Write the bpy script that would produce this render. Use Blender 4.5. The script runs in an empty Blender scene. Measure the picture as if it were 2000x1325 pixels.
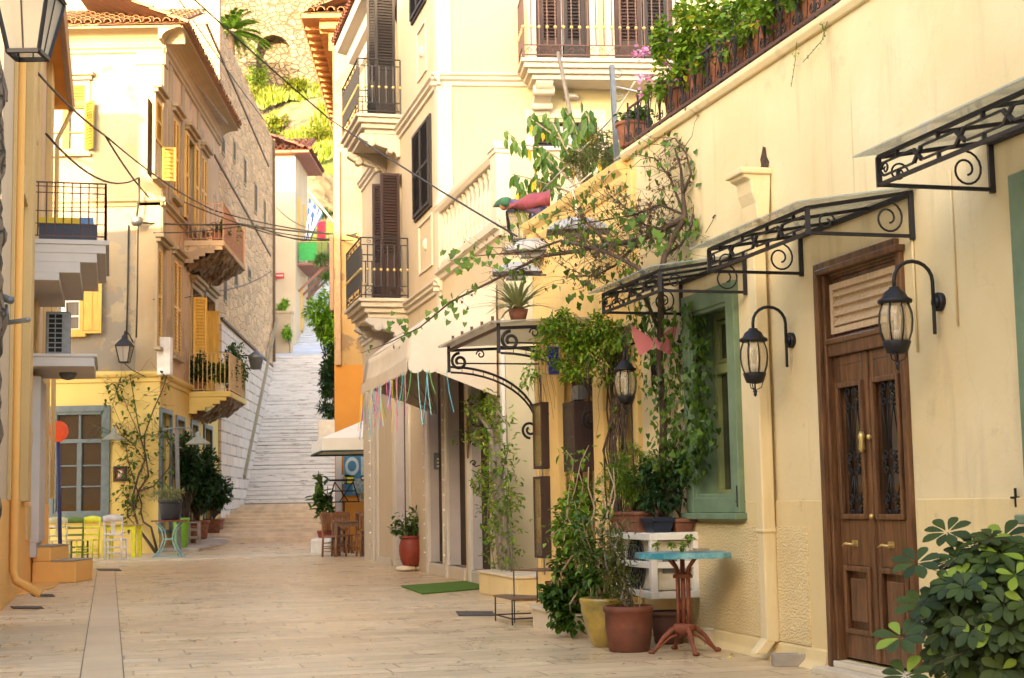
import bpy, math, random
from mathutils import Vector, Matrix, Euler
from mathutils import noise as mn
R = math.radians
rnd = random.Random(7)
C = bpy.context.scene.collection
# ---------------------------------------------------------------- camera
F_PX = 2950.0; CAM = Vector((0, 0, 1.15)); PITCH = R(6.18); ROLL = R(1.03)
cam_d = bpy.data.cameras.new('camera'); cam = bpy.data.objects.new('camera', cam_d); C.objects.link(cam)
MROT = Euler((R(90) + PITCH, 0, 0)).to_matrix() @ Matrix.Rotation(-ROLL, 3, 'Z')
cam.matrix_world = Matrix.Translation(CAM) @ MROT.to_4x4()
cam_d.sensor_width = 36; cam_d.lens = F_PX / 2000 * 36; cam_d.clip_end = 2000; cam_d.clip_start = 0.1
cam_d.dof.use_dof = True; cam_d.dof.focus_distance = 12.5; cam_d.dof.aperture_fstop = 7
bpy.context.scene.camera = cam
# ---------------------------------------------------------------- light
SUN_EL, SUN_AZ = 10.0, 14.0     # the sun stands low behind the camera's left shoulder
world = bpy.data.worlds.new('World'); bpy.context.scene.world = world; world.use_nodes = True
nt = world.node_tree; bg = nt.nodes['Background']
sky = nt.nodes.new('ShaderNodeTexSky'); sky.sky_type = 'NISHITA'; sky.sun_disc = False
sky.sun_elevation = R(SUN_EL); sky.sun_rotation = R(180 + SUN_AZ); sky.dust_density = 4; sky.ozone_density = 0.6; sky.air_density = 0.8
nt.links.new(sky.outputs[0], bg.inputs[0]); bg.inputs[1].default_value = 0.15
sun_d = bpy.data.lights.new('sun', 'SUN'); sun = bpy.data.objects.new('sun', sun_d); C.objects.link(sun)
sun_d.energy = 2.4; sun_d.angle = R(0.6); sun_d.color = (1.0, 0.76, 0.44)
sdir = Vector((math.sin(R(SUN_AZ)) * math.cos(R(SUN_EL)), math.cos(R(SUN_AZ)) * math.cos(R(SUN_EL)), -math.sin(R(SUN_EL))))
sun.rotation_euler = sdir.to_track_quat('-Z', 'Y').to_euler()
sun.location = (-20, -60, 40)
vs = bpy.context.scene.view_settings
vs.view_transform = 'Standard'; vs.look = 'None'; vs.exposure = 3.08; vs.gamma = 1
cy = bpy.context.scene.cycles
cy.max_bounces = 6; cy.diffuse_bounces = 4; cy.glossy_bounces = 3; cy.transparent_max_bounces = 12; cy.sample_clamp_indirect = 6
cy.use_denoising = True

# ---------------------------------------------------------------- photo geometry
def ray(x, y):
    return (MROT @ Vector(((x - 1000) / F_PX, -(y - 662.5) / F_PX, -1))).normalized()
def G(x, y, z=0.0):
    r = ray(x, y); t = (z - CAM.z) / r.z; return CAM + r * t
def atY(x, y, Y):
    r = ray(x, y); return CAM + r * (Y / r.y)
def vdir(x):
    r = ray(x, 982 - .018 * (x - 1000)); return Vector((r.x, r.y)).normalized()
class Face:
    """a vertical plane: u runs along it, z up, o out of it towards the street"""
    def __init__(s, p, d, flip=False):
        s.p = Vector((p[0], p[1])); s.d = Vector((d[0], d[1])).normalized(); n = Vector((-s.d.y, s.d.x))
        if n.dot(Vector((CAM.x, CAM.y)) - s.p) < 0: n = -n
        s.n = -n if flip else n
    def hit(s, x, y, o=0.0):
        r = ray(x, y); r2 = Vector((r.x, r.y)); c = Vector((CAM.x, CAM.y))
        t = ((s.p - c).dot(s.n) + o) / r2.dot(s.n); q = c + r2 * t
        return (q - s.p).dot(s.d), CAM.z + r.z * t
    def P(s, u, z, o=0.0):
        q = s.p + s.d * u + s.n * o; return Vector((q.x, q.y, z))
    def U(s, x, y=900, o=0.0): return s.hit(x, y, o)[0]
    def Z(s, x, y, o=0.0): return s.hit(x, y, o)[1]
    def rect(s, xa, xb, yt, yb, o=0.0):
        """u0,u1,z0,z1 of an upright rectangle whose xa edge spans yt..yb and whose other edge is at xb"""
        ua, zt = s.hit(xa, yt, o); _, zb = s.hit(xa, yb, o); ua = s.hit(xa, (yt + yb) / 2, o)[0]; ub = s.hit(xb, (yt + yb) / 2, o)[0]
        return min(ua, ub), max(ua, ub), min(zt, zb), max(zt, zb)

# ---------------------------------------------------------------- meshes
class MB:
    def __init__(s): s.v = []; s.f = []; s.m = []; s.s = []; s.mi = 0
    def add(s, vs_, fs, smooth=False):
        b = len(s.v); s.v.extend(Vector(q) for q in vs_)
        for f in fs: s.f.append([b + i for i in f]); s.m.append(s.mi); s.s.append(smooth)
        return s
    def hexa(s, p): return s.add(p, [(0,3,2,1),(4,5,6,7),(0,1,5,4),(1,2,6,5),(2,3,7,6),(3,0,4,7)])
    def fb(s, F, u0, u1, z0, z1, o0, o1):
        if F.d.x * F.n.y - F.d.y * F.n.x > 0: u0, u1 = u1, u0
        return s.hexa([F.P(u0,z0,o0),F.P(u0,z0,o1),F.P(u1,z0,o1),F.P(u1,z0,o0),F.P(u0,z1,o0),F.P(u0,z1,o1),F.P(u1,z1,o1),F.P(u1,z1,o0)])
    def box(s, x, y, z, sx, sy, sz, rz=0, rx=0, ry=0):
        m = Euler((rx, ry, rz)).to_matrix(); c = Vector((x, y, z)); p = []
        for dz in (-.5, .5):
            for dx, dy in ((-.5,-.5),(.5,-.5),(.5,.5),(-.5,.5)): p.append(c + m @ Vector((dx*sx, dy*sy, dz*sz)))
        return s.hexa(p)
    def bar(s, a, b, w, h=None, up=Vector((0,0,1))):
        a = Vector(a); b = Vector(b); d = (b - a).normalized(); h = h or w
        x = d.cross(up)
        if x.length < 1e-3: x = d.cross(Vector((0,1,0)))
        x.normalize(); y = x.cross(d).normalized(); x *= w / 2; y *= h / 2
        return s.hexa([a-x-y, a+x-y, a+x+y, a-x+y, b-x-y, b+x-y, b+x+y, b-x+y])
    def tube(s, pts, r, n=6, cap=True):
        pts = [Vector(p) for p in pts]; k = len(pts)
        rs = r if isinstance(r, (list, tuple)) else [r] * k
        t0 = (pts[1] - pts[0]).normalized(); x = t0.orthogonal().normalized(); vv = []
        for i, p in enumerate(pts):
            t = (pts[min(i+1, k-1)] - pts[max(i-1, 0)]).normalized()
            x = (x - t * x.dot(t)); x = x.normalized() if x.length > 1e-6 else t.orthogonal().normalized(); y = t.cross(x)
            for j in range(n):
                a = 2 * math.pi * j / n; vv.append(p + (x * math.cos(a) + y * math.sin(a)) * rs[i])
        ff = [(i*n+j, i*n+(j+1)%n, (i+1)*n+(j+1)%n, (i+1)*n+j) for i in range(k-1) for j in range(n)]
        if cap: ff += [tuple(range(n-1, -1, -1)), tuple((k-1)*n + j for j in range(n))]
        return s.add(vv, ff, True)
    def lathe(s, prof, c=(0,0,0), n=20, sq=1.0, rib=0, ribd=0.0, smooth=True):
        c = Vector(c); vv = []; k = len(prof)
        for r, z in prof:
            for j in range(n):
                a = 2*math.pi*j/n; q = r * (1 + (ribd * (j % 2) if rib else 0)); vv.append(c + Vector((q*math.cos(a), q*math.sin(a)*sq, z)))
        ff = [(i*n+j, i*n+(j+1)%n, (i+1)*n+(j+1)%n, (i+1)*n+j) for i in range(k-1) for j in range(n)]
        ff += [tuple(range(n-1,-1,-1)), tuple((k-1)*n+j for j in range(n))]
        return s.add(vv, ff, smooth)
    def prism(s, poly, vec):
        poly = [Vector(p) for p in poly]; vec = Vector(vec); n = len(poly)
        return s.add(poly + [p + vec for p in poly], [tuple(range(n-1,-1,-1)), tuple(range(n, 2*n))] + [(i,(i+1)%n,n+(i+1)%n,n+i) for i in range(n)])
    def fprism(s, F, uz, o0, o1): return s.prism([F.P(u,z,o0) for u,z in uz], F.P(0,0,o1) - F.P(0,0,o0))
    def oprism(s, F, oz, u0, u1): return s.prism([F.P(u0,z,o) for o,z in oz], F.P(u1,0,0) - F.P(u0,0,0))
    def ball(s, c, r, n=8, k=6, sz=1.0):
        return s.lathe([(max(1e-4, r*math.sin(math.pi*i/k)), -r*sz*math.cos(math.pi*i/k)) for i in range(k+1)], c, n)
    def grid(s, P, nu, nv, smooth=True):
        return s.add([P(i/nu, j/nv) for j in range(nv+1) for i in range(nu+1)], [(j*(nu+1)+i, j*(nu+1)+i+1, (j+1)*(nu+1)+i+1, (j+1)*(nu+1)+i) for j in range(nv) for i in range(nu)], smooth)
    def leaf(s, p, d, L, W, fold=.25, up=Vector((0,0,1)), droop=0.15):
        d = d.normalized(); x = d.cross(up)
        if x.length < .05: x = d.orthogonal()
        x.normalize(); y = x.cross(d)
        a = p + d*L*.33 ; b = p + d*L*.7 - Vector((0,0,droop*L*.4)); t = p + d*L - Vector((0,0,droop*L)); w = W/2; yf = y*w*fold
        return s.add([p, a-x*w+yf, b-x*w*.75+yf, t, b+x*w*.75+yf, a+x*w+yf], [(0,1,2,3),(0,3,4,5)])
    def build(s, name, mats, parent=None, bevel=0, solid=0):
        if not s.v: return None
        me = bpy.data.meshes.new(name); off = Vector((0,0,0)); q = parent
        while q: off += q.location; q = q.parent
        loc = Vector((0,0,0))
        if parent is None:
            xs = [p.x for p in s.v]; ys = [p.y for p in s.v]; loc = Vector(((min(xs)+max(xs))/2, (min(ys)+max(ys))/2, min(p.z for p in s.v)))
        me.from_pydata([p - off - loc for p in s.v], [], s.f)
        if not isinstance(mats, (list, tuple)): mats = [mats]
        for m_ in mats: me.materials.append(m_)
        me.polygons.foreach_set('material_index', s.m); me.polygons.foreach_set('use_smooth', s.s); me.update()
        o = bpy.data.objects.new(name, me); C.objects.link(o); o.location = loc
        if parent: o.parent = parent
        if solid: md = o.modifiers.new('thick', 'SOLIDIFY'); md.thickness = solid
        if bevel: md = o.modifiers.new('bevel', 'BEVEL'); md.width = bevel; md.segments = 2; md.limit_method = 'ANGLE'
        return o
def tag(o, label=None, cat=None, group=None, kind=None):
    if label: o['label'] = label
    if cat: o['category'] = cat
    if group: o['group'] = group
    if kind: o['kind'] = kind
    return o
def thing(name, loc, label, cat, group=None, rz=0):
    o = bpy.data.objects.new(name, None); C.objects.link(o); o.location = loc; o.rotation_euler.z = rz; o.empty_display_size = .2
    return tag(o, label, cat, group)
def dup(root, loc, rz=0, label=None, group=None, sc=None):
    kids = [(c, [g for g in C.objects if g.parent == c]) for c in C.objects if c.parent == root]
    r = root.copy(); C.objects.link(r); r.location = loc; r.rotation_euler.z = rz
    if sc: r.scale = (sc, sc, sc)
    if label: r['label'] = label
    if group: r['group'] = group
    for c, gs in kids:
        k = c.copy(); C.objects.link(k); k.parent = r
        for g in gs: h = g.copy(); C.objects.link(h); h.parent = k
    return r
def depth_for(F, u, x, y):
    lo, hi = 0.0, -1.5
    for _ in range(40):
        q = (lo+hi)/2
        if (F.hit(x, y, q)[0] - u) * (F.hit(x, y, -1.5)[0] - u) > 0: hi = q
        else: lo = q
    return -lo
def place(o, loc, rz=0): o.location = loc; o.rotation_euler.z = rz; return o

# ---------------------------------------------------------------- materials
class NT:
    def __init__(s, name):
        s.m = bpy.data.materials.new(name); s.m.use_nodes = True; s.t = s.m.node_tree; s.b = s.t.nodes['Principled BSDF']
    def n(s, typ, **kw):
        x = s.t.nodes.new(typ)
        for k, v in kw.items(): setattr(x, k, v)
        return x
    def l(s, a, b): s.t.links.new(a, b)
    def coord(s, scale=(1,1,1), world=True, rot=(0,0,0)):
        src = s.n('ShaderNodeNewGeometry').outputs['Position'] if world else s.n('ShaderNodeTexCoord').outputs['Object']
        mp = s.n('ShaderNodeMapping'); mp.inputs['Scale'].default_value = scale; mp.inputs['Rotation'].default_value = rot; s.l(src, mp.inputs[0]); return mp.outputs[0]
    def noise(s, scale, co, detail=4, rough=.55):
        x = s.n('ShaderNodeTexNoise'); x.inputs['Scale'].default_value = scale; x.inputs['Detail'].default_value = detail; x.inputs['Roughness'].default_value = rough; s.l(co, x.inputs['Vector']); return x.outputs[0]
    def ramp(s, fac, a, b, ca=(0,0,0,1), cb=(1,1,1,1)):
        x = s.n('ShaderNodeValToRGB'); e = x.color_ramp.elements; e[0].position = a; e[1].position = b; e[0].color = ca; e[1].color = cb; s.l(fac, x.inputs[0]); return x.outputs[0]
    def mix(s, fac, a, b, mode='MIX'):
        x = s.n('ShaderNodeMix', data_type='RGBA', blend_type=mode)
        for i, q in ((0, fac), (6, a), (7, b)):
            if hasattr(q, 'node'): s.l(q, x.inputs[i])
            elif i == 0: x.inputs[0].default_value = q
            else: x.inputs[i].default_value = (*q[:3], 1)
        return x.outputs[2]
    def bump(s, h, strength=.3, dist=.02):
        x = s.n('ShaderNodeBump'); x.inputs['Strength'].default_value = strength; x.inputs['Distance'].default_value = dist; s.l(h, x.inputs['Height'])
        old = s.b.inputs['Normal'].links
        if old: s.l(old[0].from_socket, x.inputs['Normal'])
        s.l(x.outputs[0], s.b.inputs['Normal'])
    def col(s, c):
        if hasattr(c, 'node'): s.l(c, s.b.inputs['Base Color'])
        else: s.b.inputs['Base Color'].default_value = (*c, 1)
def plain(name, c, rough=.6, metal=0, c2=None, scale=8, bump=0, bscale=60, world=True, coat=0, spec=.5):
    t = NT(name); t.b.inputs['Roughness'].default_value = rough; t.b.inputs['Metallic'].default_value = metal; t.b.inputs['Coat Weight'].default_value = coat
    t.b.inputs['Specular IOR Level'].default_value = spec
    c2 = c2 or tuple(q * .78 for q in c); co = t.coord(world=world)
    t.col(t.mix(t.ramp(t.noise(scale, co), .35, .7), c, c2))
    if bump: t.bump(t.noise(bscale, co), bump, .01)
    return t.m
def plaster(name, c, stain=None, amt=.5, dirt=(.28,.20,.11), bump=.35, streak=.5, crack=.3, peel=None, drips=0):
    """painted render: broad tone drift, vertical rain streaks, blotches, hairline cracks"""
    t = NT(name); t.b.inputs['Roughness'].default_value = .85; t.b.inputs['Specular IOR Level'].default_value = .25
    stain = stain or tuple(q * .8 for q in c); co = t.coord(); st = t.coord((4, 4, .5)); k = c
    k = t.mix(t.ramp(t.noise(.9, co, 6, .6), .3, .75), k, stain); k = t.mix(t.ramp(t.noise(.33, co, 3, .6), .35, .8), k, tuple(q * .9 for q in stain))
    f = t.n('ShaderNodeMath', operation='MULTIPLY'); t.l(t.ramp(t.noise(1.1, st, 5, .6), .56, .95), f.inputs[0]); f.inputs[1].default_value = streak * amt
    k = t.mix(f.outputs[0], k, dirt)
    g = t.n('ShaderNodeMath', operation='MULTIPLY'); t.l(t.ramp(t.noise(2.3, co, 8, .7), .6, .78), g.inputs[0]); g.inputs[1].default_value = .35 * amt
    k = t.mix(g.outputs[0], k, dirt)
    if drips:
        d1_ = t.n('ShaderNodeMath', operation='MULTIPLY'); t.l(t.ramp(t.noise(1.0, t.coord((16, 16, .45)), 3, .5), .70, .76), d1_.inputs[0]); t.l(t.ramp(t.noise(.8, co, 3), .45, .6), d1_.inputs[1]); d2_ = t.n('ShaderNodeMath', operation='MULTIPLY'); t.l(d1_.outputs[0], d2_.inputs[0]); d2_.inputs[1].default_value = drips; k = t.mix(d2_.outputs[0], k, (.42,.24,.08)); sp1 = t.n('ShaderNodeMath', operation='MULTIPLY'); t.l(t.ramp(t.noise(3.1, co, 9, .75), .66, .70), sp1.inputs[0]); sp1.inputs[1].default_value = .5; k = t.mix(sp1.outputs[0], k, (.50,.34,.16))
    if peel:
        k = t.mix(t.ramp(t.noise(.8, co, 9, .62), peel[1], peel[1] + .015), k, peel[0])
        k = t.mix(t.ramp(t.noise(2.1, co, 9, .62), peel[1] + .08, peel[1] + .1), k, dirt)
    if crack:
        v = t.n('ShaderNodeTexVoronoi', feature='DISTANCE_TO_EDGE'); v.inputs['Scale'].default_value = .55
        w = t.n('ShaderNodeVectorMath', operation='ADD'); wn = t.n('ShaderNodeTexNoise'); wn.inputs['Scale'].default_value = 1.7; wn.inputs['Detail'].default_value = 6; t.l(co, wn.inputs[0])
        t.l(co, w.inputs[0]); t.l(wn.outputs['Color'], w.inputs[1]); t.l(w.outputs[0], v.inputs['Vector'])
        h = t.n('ShaderNodeMath', operation='MULTIPLY'); t.l(t.ramp(v.outputs['Distance'], 0, .006, (1,1,1,1), (0,0,0,1)), h.inputs[0]); h.inputs[1].default_value = crack
        k = t.mix(h.outputs[0], k, dirt)
    t.col(k); t.bump(t.noise(9, co, 8, .7), bump, .012); t.bump(t.noise(1.2, co, 3), .3, .05)
    return t.m
def foliage(name, c1, c2, c3=None, rough=.45, trans=.25):
    t = NT(name); g = t.n('ShaderNodeNewGeometry'); r = g.outputs['Random Per Island']
    k = t.mix(r, c1, c2)
    if c3: k = t.mix(t.ramp(r, .90, .92), k, c3)
    t.col(k); t.b.inputs['Roughness'].default_value = rough; t.b.inputs['Specular IOR Level'].default_value = .35
    tr = t.n('ShaderNodeBsdfTranslucent'); t.l(k, tr.inputs[0]); ms = t.n('ShaderNodeMixShader'); ms.inputs[0].default_value = trans
    t.l(t.b.outputs[0], ms.inputs[1]); t.l(tr.outputs[0], ms.inputs[2]); t.l(ms.outputs[0], t.t.nodes['Material Output'].inputs[0])
    return t.m
def stone(name, c1, c2, mortar, scale=2.2, flat=1.7, world=True, bump=1.0, ys=1.0):
    t = NT(name); co = t.coord((scale, scale * ys, scale * flat), world); t.b.inputs['Roughness'].default_value = .95
    wn = t.n('ShaderNodeTexNoise'); wn.inputs['Scale'].default_value = 1.5; wn.inputs['Detail'].default_value = 5; t.l(co, wn.inputs[0])
    w = t.n('ShaderNodeMix', data_type='VECTOR'); w.inputs[0].default_value = .14; t.l(co, w.inputs[4]); t.l(wn.outputs['Color'], w.inputs[5])
    v = t.n('ShaderNodeTexVoronoi'); v.inputs['Scale'].default_value = 1.15; t.l(w.outputs[1], v.inputs['Vector'])
    e = t.n('ShaderNodeTexVoronoi', feature='DISTANCE_TO_EDGE'); e.inputs['Scale'].default_value = 1.15; t.l(w.outputs[1], e.inputs['Vector'])
    sep = t.n('ShaderNodeSeparateColor'); t.l(v.outputs['Color'], sep.inputs[0])
    k = t.mix(sep.outputs[0], c1, c2); k = t.mix(t.ramp(t.noise(14, co, 6), .35, .75), k, tuple(q*.55 for q in c1))
    ed = t.ramp(e.outputs['Distance'], .02, .10)
    k = t.mix(ed, mortar, k); t.col(k); t.bump(ed, bump, .06); t.bump(t.noise(7, co, 6), .6, .03)
    return t.m
def glassy(name, c, rough=.04, tint=.5):
    t = NT(name); t.col(c); t.b.inputs['Roughness'].default_value = rough; t.b.inputs['Specular IOR Level'].default_value = .9; t.b.inputs['Coat Weight'].default_value = .6; t.b.inputs['Coat Roughness'].default_value = .03
    return t.m
def clear_glass(name, c, alpha=.35, rough=.06):
    t = NT(name); t.col(c); t.b.inputs['Roughness'].default_value = rough; t.b.inputs['Alpha'].default_value = alpha; t.b.inputs['Specular IOR Level'].default_value = .8
    return t.m
def wood(name, c1, c2, rough=.45, coat=.15, ax=(9, 9, .8)):
    t = NT(name); co = t.coord(ax); t.b.inputs['Roughness'].default_value = rough; t.b.inputs['Coat Weight'].default_value = coat
    n = t.noise(4, co, 8, .6); t.col(t.mix(t.ramp(n, .35, .68), c1, c2)); t.bump(n, .25, .005); return t.m

M = {}
M['wall_cream'] = plaster('wall_cream', (.80,.66,.41), (.69,.53,.265), amt=1.2, streak=.5, crack=.08, drips=.5)
M['wall_yellow'] = plaster('wall_yellow', (.80,.58,.24), (.72,.48,.17), amt=.9, crack=.25, drips=.5)
M['plinth'] = plaster('plinth', (.82,.64,.33), (.68,.51,.24), amt=1.0, crack=.1, drips=.3)
t = NT('hammered_plaster'); co = t.coord((1,1,1)); t.b.inputs['Roughness'].default_value = .75
t.col(t.mix(t.ramp(t.noise(1.5, co, 6), .3, .75), (.82,.64,.33), (.68,.50,.23)))
w = t.n('ShaderNodeTexWave', wave_type='BANDS', bands_direction='Z'); w.inputs['Scale'].default_value = 11; w.inputs['Distortion'].default_value = 11; w.inputs['Detail'].default_value = 3; w.inputs['Detail Scale'].default_value = 2.2; t.l(co, w.inputs[0])
t.bump(w.outputs['Fac'], .55, .012); M['hammered'] = t.m
M['white_wall'] = plaster('white_wall', (.58,.47,.32), (.52,.41,.265), amt=.4, crack=.0, bump=.15)
M['pale_yellow'] = plaster('pale_yellow', (.54,.47,.275), (.50,.43,.24), amt=.25, crack=.0, bump=.15)
M['annex'] = plaster('annex', (.54,.48,.32), (.47,.41,.26), amt=.4, crack=.0, bump=.15)
M['trim'] = plaster('trim', (.60,.53,.43), (.54,.47,.36), amt=.35, crack=0, bump=.1)
M['trim_cool'] = plaster('trim_cool', (.55,.51,.47), (.48,.44,.40), amt=.3, crack=0, bump=.1)
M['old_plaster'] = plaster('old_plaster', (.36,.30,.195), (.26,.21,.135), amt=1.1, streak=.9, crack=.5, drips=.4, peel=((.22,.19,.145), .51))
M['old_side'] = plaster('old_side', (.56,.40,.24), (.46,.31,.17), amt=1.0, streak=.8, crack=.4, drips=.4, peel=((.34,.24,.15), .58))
M['old_trim'] = plaster('old_trim', (.42,.33,.20), (.32,.24,.14), amt=1.2, streak=.9, crack=.2)
M['cafe_yellow'] = plaster('cafe_yellow', (.70,.53,.185), (.64,.47,.14), amt=.35, crack=.05)
M['left_cream'] = plaster('left_cream', (.62,.44,.20), (.56,.38,.16), amt=.3, crack=0)
M['left_pink'] = plaster('left_pink', (.60,.47,.31), (.54,.41,.26), amt=.3, crack=0)
M['orange'] = plaster('orange', (.66,.28,.045), (.58,.24,.04), amt=.4, crack=.05)
M['left_orange'] = plaster('left_orange', (.82,.45,.13), (.74,.38,.10), amt=.5, crack=0)
M['stone_wall'] = stone('stone_wall', (.86,.51,.25), (.42,.25,.12), (.70,.46,.24), 2.6, 1.5, ys=.5)
M['far_rock'] = stone('far_rock', (.26,.20,.13), (.13,.095,.06), (.07,.05,.03), 1.9, 1.5)
M['rubble'] = stone('rubble', (.26,.18,.11), (.16,.11,.07), (.07,.05,.03), 4.0, 1.2)
M['ashlar'] = None
M['marble'] = plain('marble', (.72,.62,.46), .35, c2=(.58,.47,.33), scale=3)
M['concrete'] = plain('concrete', (.40,.34,.27), .9, c2=(.28,.24,.19), scale=5, bump=.4)
M['white_paint'] = plain('white_paint', (.80,.76,.68), .6, c2=(.68,.62,.53), scale=5)
M['iron'] = plain('iron', (.022,.020,.022), .5, .3, scale=30, spec=.4)
M['iron_brown'] = plain('iron_brown', (.10,.045,.035), .55, .2, scale=20)
M['grey_metal'] = plain('grey_metal', (.20,.21,.22), .5, .6, scale=14)
M['gold'] = plain('gold', (.70,.50,.18), .35, .6)
M['wood_door'] = wood('wood_door', (.185,.080,.030), (.050,.022,.010), .38, .3)
M['shutter_brown'] = wood('shutter_brown', (.050,.024,.020), (.030,.015,.013), .7, 0)
M['shutter_grey'] = wood('shutter_grey', (.024,.019,.021), (.014,.011,.012), .7, 0)
M['shutter_yellow'] = wood('shutter_yellow', (.66,.40,.07), (.50,.28,.045), .6, 0)
M['shutter_yellow_sunlit'] = wood('shutter_yellow_sunlit', (.30,.185,.022), (.21,.12,.014), .7, 0)  # copy of the shutter yellow, darkened to offset direct sun on the upper window
M['curtain_sunlit'] = plain('curtain_sunlit', (.060,.052,.042), .5, c2=(.025,.022,.018), scale=6, coat=.2)  # copy of the curtain colour, darkened to offset the sun on that window
M['louver'] = wood('louver', (.62,.45,.28), (.50,.35,.20), .6, 0)
M['green_paint'] = plain('green_paint', (.175,.245,.140), .6, c2=(.125,.185,.105), scale=6, bump=.15)
M['pale_green'] = plain('pale_green', (.30,.33,.13), .55, c2=(.22,.25,.09), scale=6)
M['slate_paint'] = plain('slate_paint', (.115,.150,.155), .5, c2=(.085,.115,.12), scale=6)
M['black'] = plain('black', (.008,.006,.005), .9)
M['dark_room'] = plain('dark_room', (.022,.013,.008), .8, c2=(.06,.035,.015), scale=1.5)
M['pane'] = glassy('pane', (.022,.020,.016))
M['pane_warm'] = glassy('pane_warm', (.030,.018,.009))
M['pane_curtain'] = NT('pane_curtain').m
t = NT('curtain'); co = t.coord((1,1,.02)); n_ = t.noise(22, co, 2); t.col(t.mix(t.ramp(n_, .3, .7), (.17,.15,.125), (.06,.05,.042))); t.b.inputs['Roughness'].default_value = .3; t.b.inputs['Coat Weight'].default_value = .5; t.b.inputs['Coat Weight'].default_value = .2; M['curtain'] = t.m
M['cab_glass'] = clear_glass('cab_glass', (.10,.09,.07), .25, .05)
M['canopy_glass'] = clear_glass('canopy_glass', (.36,.47,.46), .48, .12)
M['lamp_glass'] = clear_glass('lamp_glass', (.62,.50,.30), .38, .15)
M['frosted'] = clear_glass('frosted', (.42,.38,.31), .6, .3)
M['awning'] = plain('awning', (.62,.545,.43), .9, c2=(.54,.46,.35), scale=1.5, spec=.2)
M['parasol'] = plain('parasol', (.82,.77,.66), .9, c2=(.76,.70,.58), scale=2, spec=.2)
M['terracotta'] = plain('terracotta', (.27,.100,.048), .85, c2=(.13,.052,.030), scale=9, bump=.3, world=False)
M['terracotta_dark'] = plain('terracotta_dark', (.17,.048,.020), .7, c2=(.085,.028,.015), scale=5, bump=.3, world=False)
M['terracotta_red'] = plain('terracotta_red', (.26,.035,.016), .6, c2=(.18,.026,.012), scale=6, bump=.2, world=False)
M['glazed_yellow'] = plain('glazed_yellow', (.44,.29,.045), .35, c2=(.17,.13,.03), scale=6, world=False, coat=.4)
M['soil'] = plain('soil', (.05,.03,.018), 1, bump=.6)
M['bark'] = wood('bark', (.10,.065,.04), (.045,.028,.018), .9, 0)
M['bark_pale'] = wood('bark_pale', (.42,.31,.18), (.24,.17,.10), .9, 0)
M['pole_wood'] = wood('pole_wood', (.26,.21,.15), (.15,.12,.09), .9, 0)
M['leaf_dark'] = foliage('leaf_dark', (.035,.085,.018), (.015,.045,.012))
M['leaf_mid'] = foliage('leaf_mid', (.085,.165,.014), (.028,.075,.008))
M['leaf_bright'] = foliage('leaf_bright', (.22,.34,.020), (.055,.14,.010), (.38,.38,.03))
M['leaf_ficus'] = foliage('leaf_ficus', (.10,.19,.016), (.035,.09,.010), (.75,.42,.02), .35)
M['leaf_olive'] = foliage('leaf_olive', (.14,.15,.035), (.07,.09,.022))
M['leaf_dry'] = foliage('leaf_dry', (.20,.10,.04), (.10,.045,.02))
M['leaf_scheff'] = foliage('leaf_scheff', (.050,.078,.007), (.014,.028,.004), (.20,.28,.025), .55, .15)
M['leaf_lit'] = foliage('leaf_lit', (.30,.52,.03), (.14,.32,.02))
M['grass'] = foliage('grass', (.15,.17,.012), (.07,.12,.008), (.26,.20,.015))
M['pink'] = foliage('pink', (.75,.16,.38), (.85,.55,.70), None, .6)
M['tile'] = plain('tile', (.42,.20,.09), .9, c2=(.26,.16,.09), scale=3.5, bump=.6, bscale=20)
M['tile_red'] = plain('tile_red', (.20,.070,.040), .8, c2=(.13,.045,.03), scale=3)
M['rope'] = plain('rope', (.75,.68,.60), .9)
M['cable'] = plain('cable', (.02,.018,.015), .6)
M['plastic_white'] = plain('plastic_white', (.66,.60,.47), .5, c2=(.50,.43,.32), scale=6)
M['rust'] = plain('rust', (.24,.065,.025), .75, c2=(.12,.035,.018), scale=14, bump=.4)
t = NT('blue_top'); co = t.coord((1,1,1), False); t.col(t.mix(t.ramp(t.noise(6, co, 8, .7), .42, .62), (.03,.20,.25), (.22,.42,.42))); t.b.inputs['Roughness'].default_value = .3; M['blue_top'] = t.m
def flat(name, c, rough=.6, **k):
    if name not in M: M[name] = plain(name, c, rough, **k)
    return M[name]
# ================================================================ the setting
F1 = Face(G(1500, 1283), vdir(190))            # near right house, street face
F2 = Face(G(961, 1147), vdir(262))             # white building and its annex, street face
uC = F2.U(862, 600); uA = F2.U(988, 800); uE = F2.U(730, 800); uEE = F2.U(703, 500)
F3 = Face(F2.P(uC, 0)[:2], (1, .10))           # white building, face towards the camera
F4 = Face(F2.P(uA, 0)[:2], (1, .10))           # annex, face towards the camera
FL = Face(G(40, 1155), vdir(218))              # near left building
HY = 38.0
hc = atY(310, 1083, HY)
FH = Face((hc.x, HY), (1, 0))                  # corner house, front (u=0 is the corner, negative to the left)
FS = Face((hc.x, HY), vdir(856))               # corner house and stone building, side
SD = vdir(205)

def steps_z(Y):
    if Y < 36: return 0
    if Y < 42: return (Y - 36) * .035
    return .21 + (1.25 - .21) * min(1, math.floor((min(Y, 53.9) - 42) / 1.2 + 1) / 10)

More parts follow.
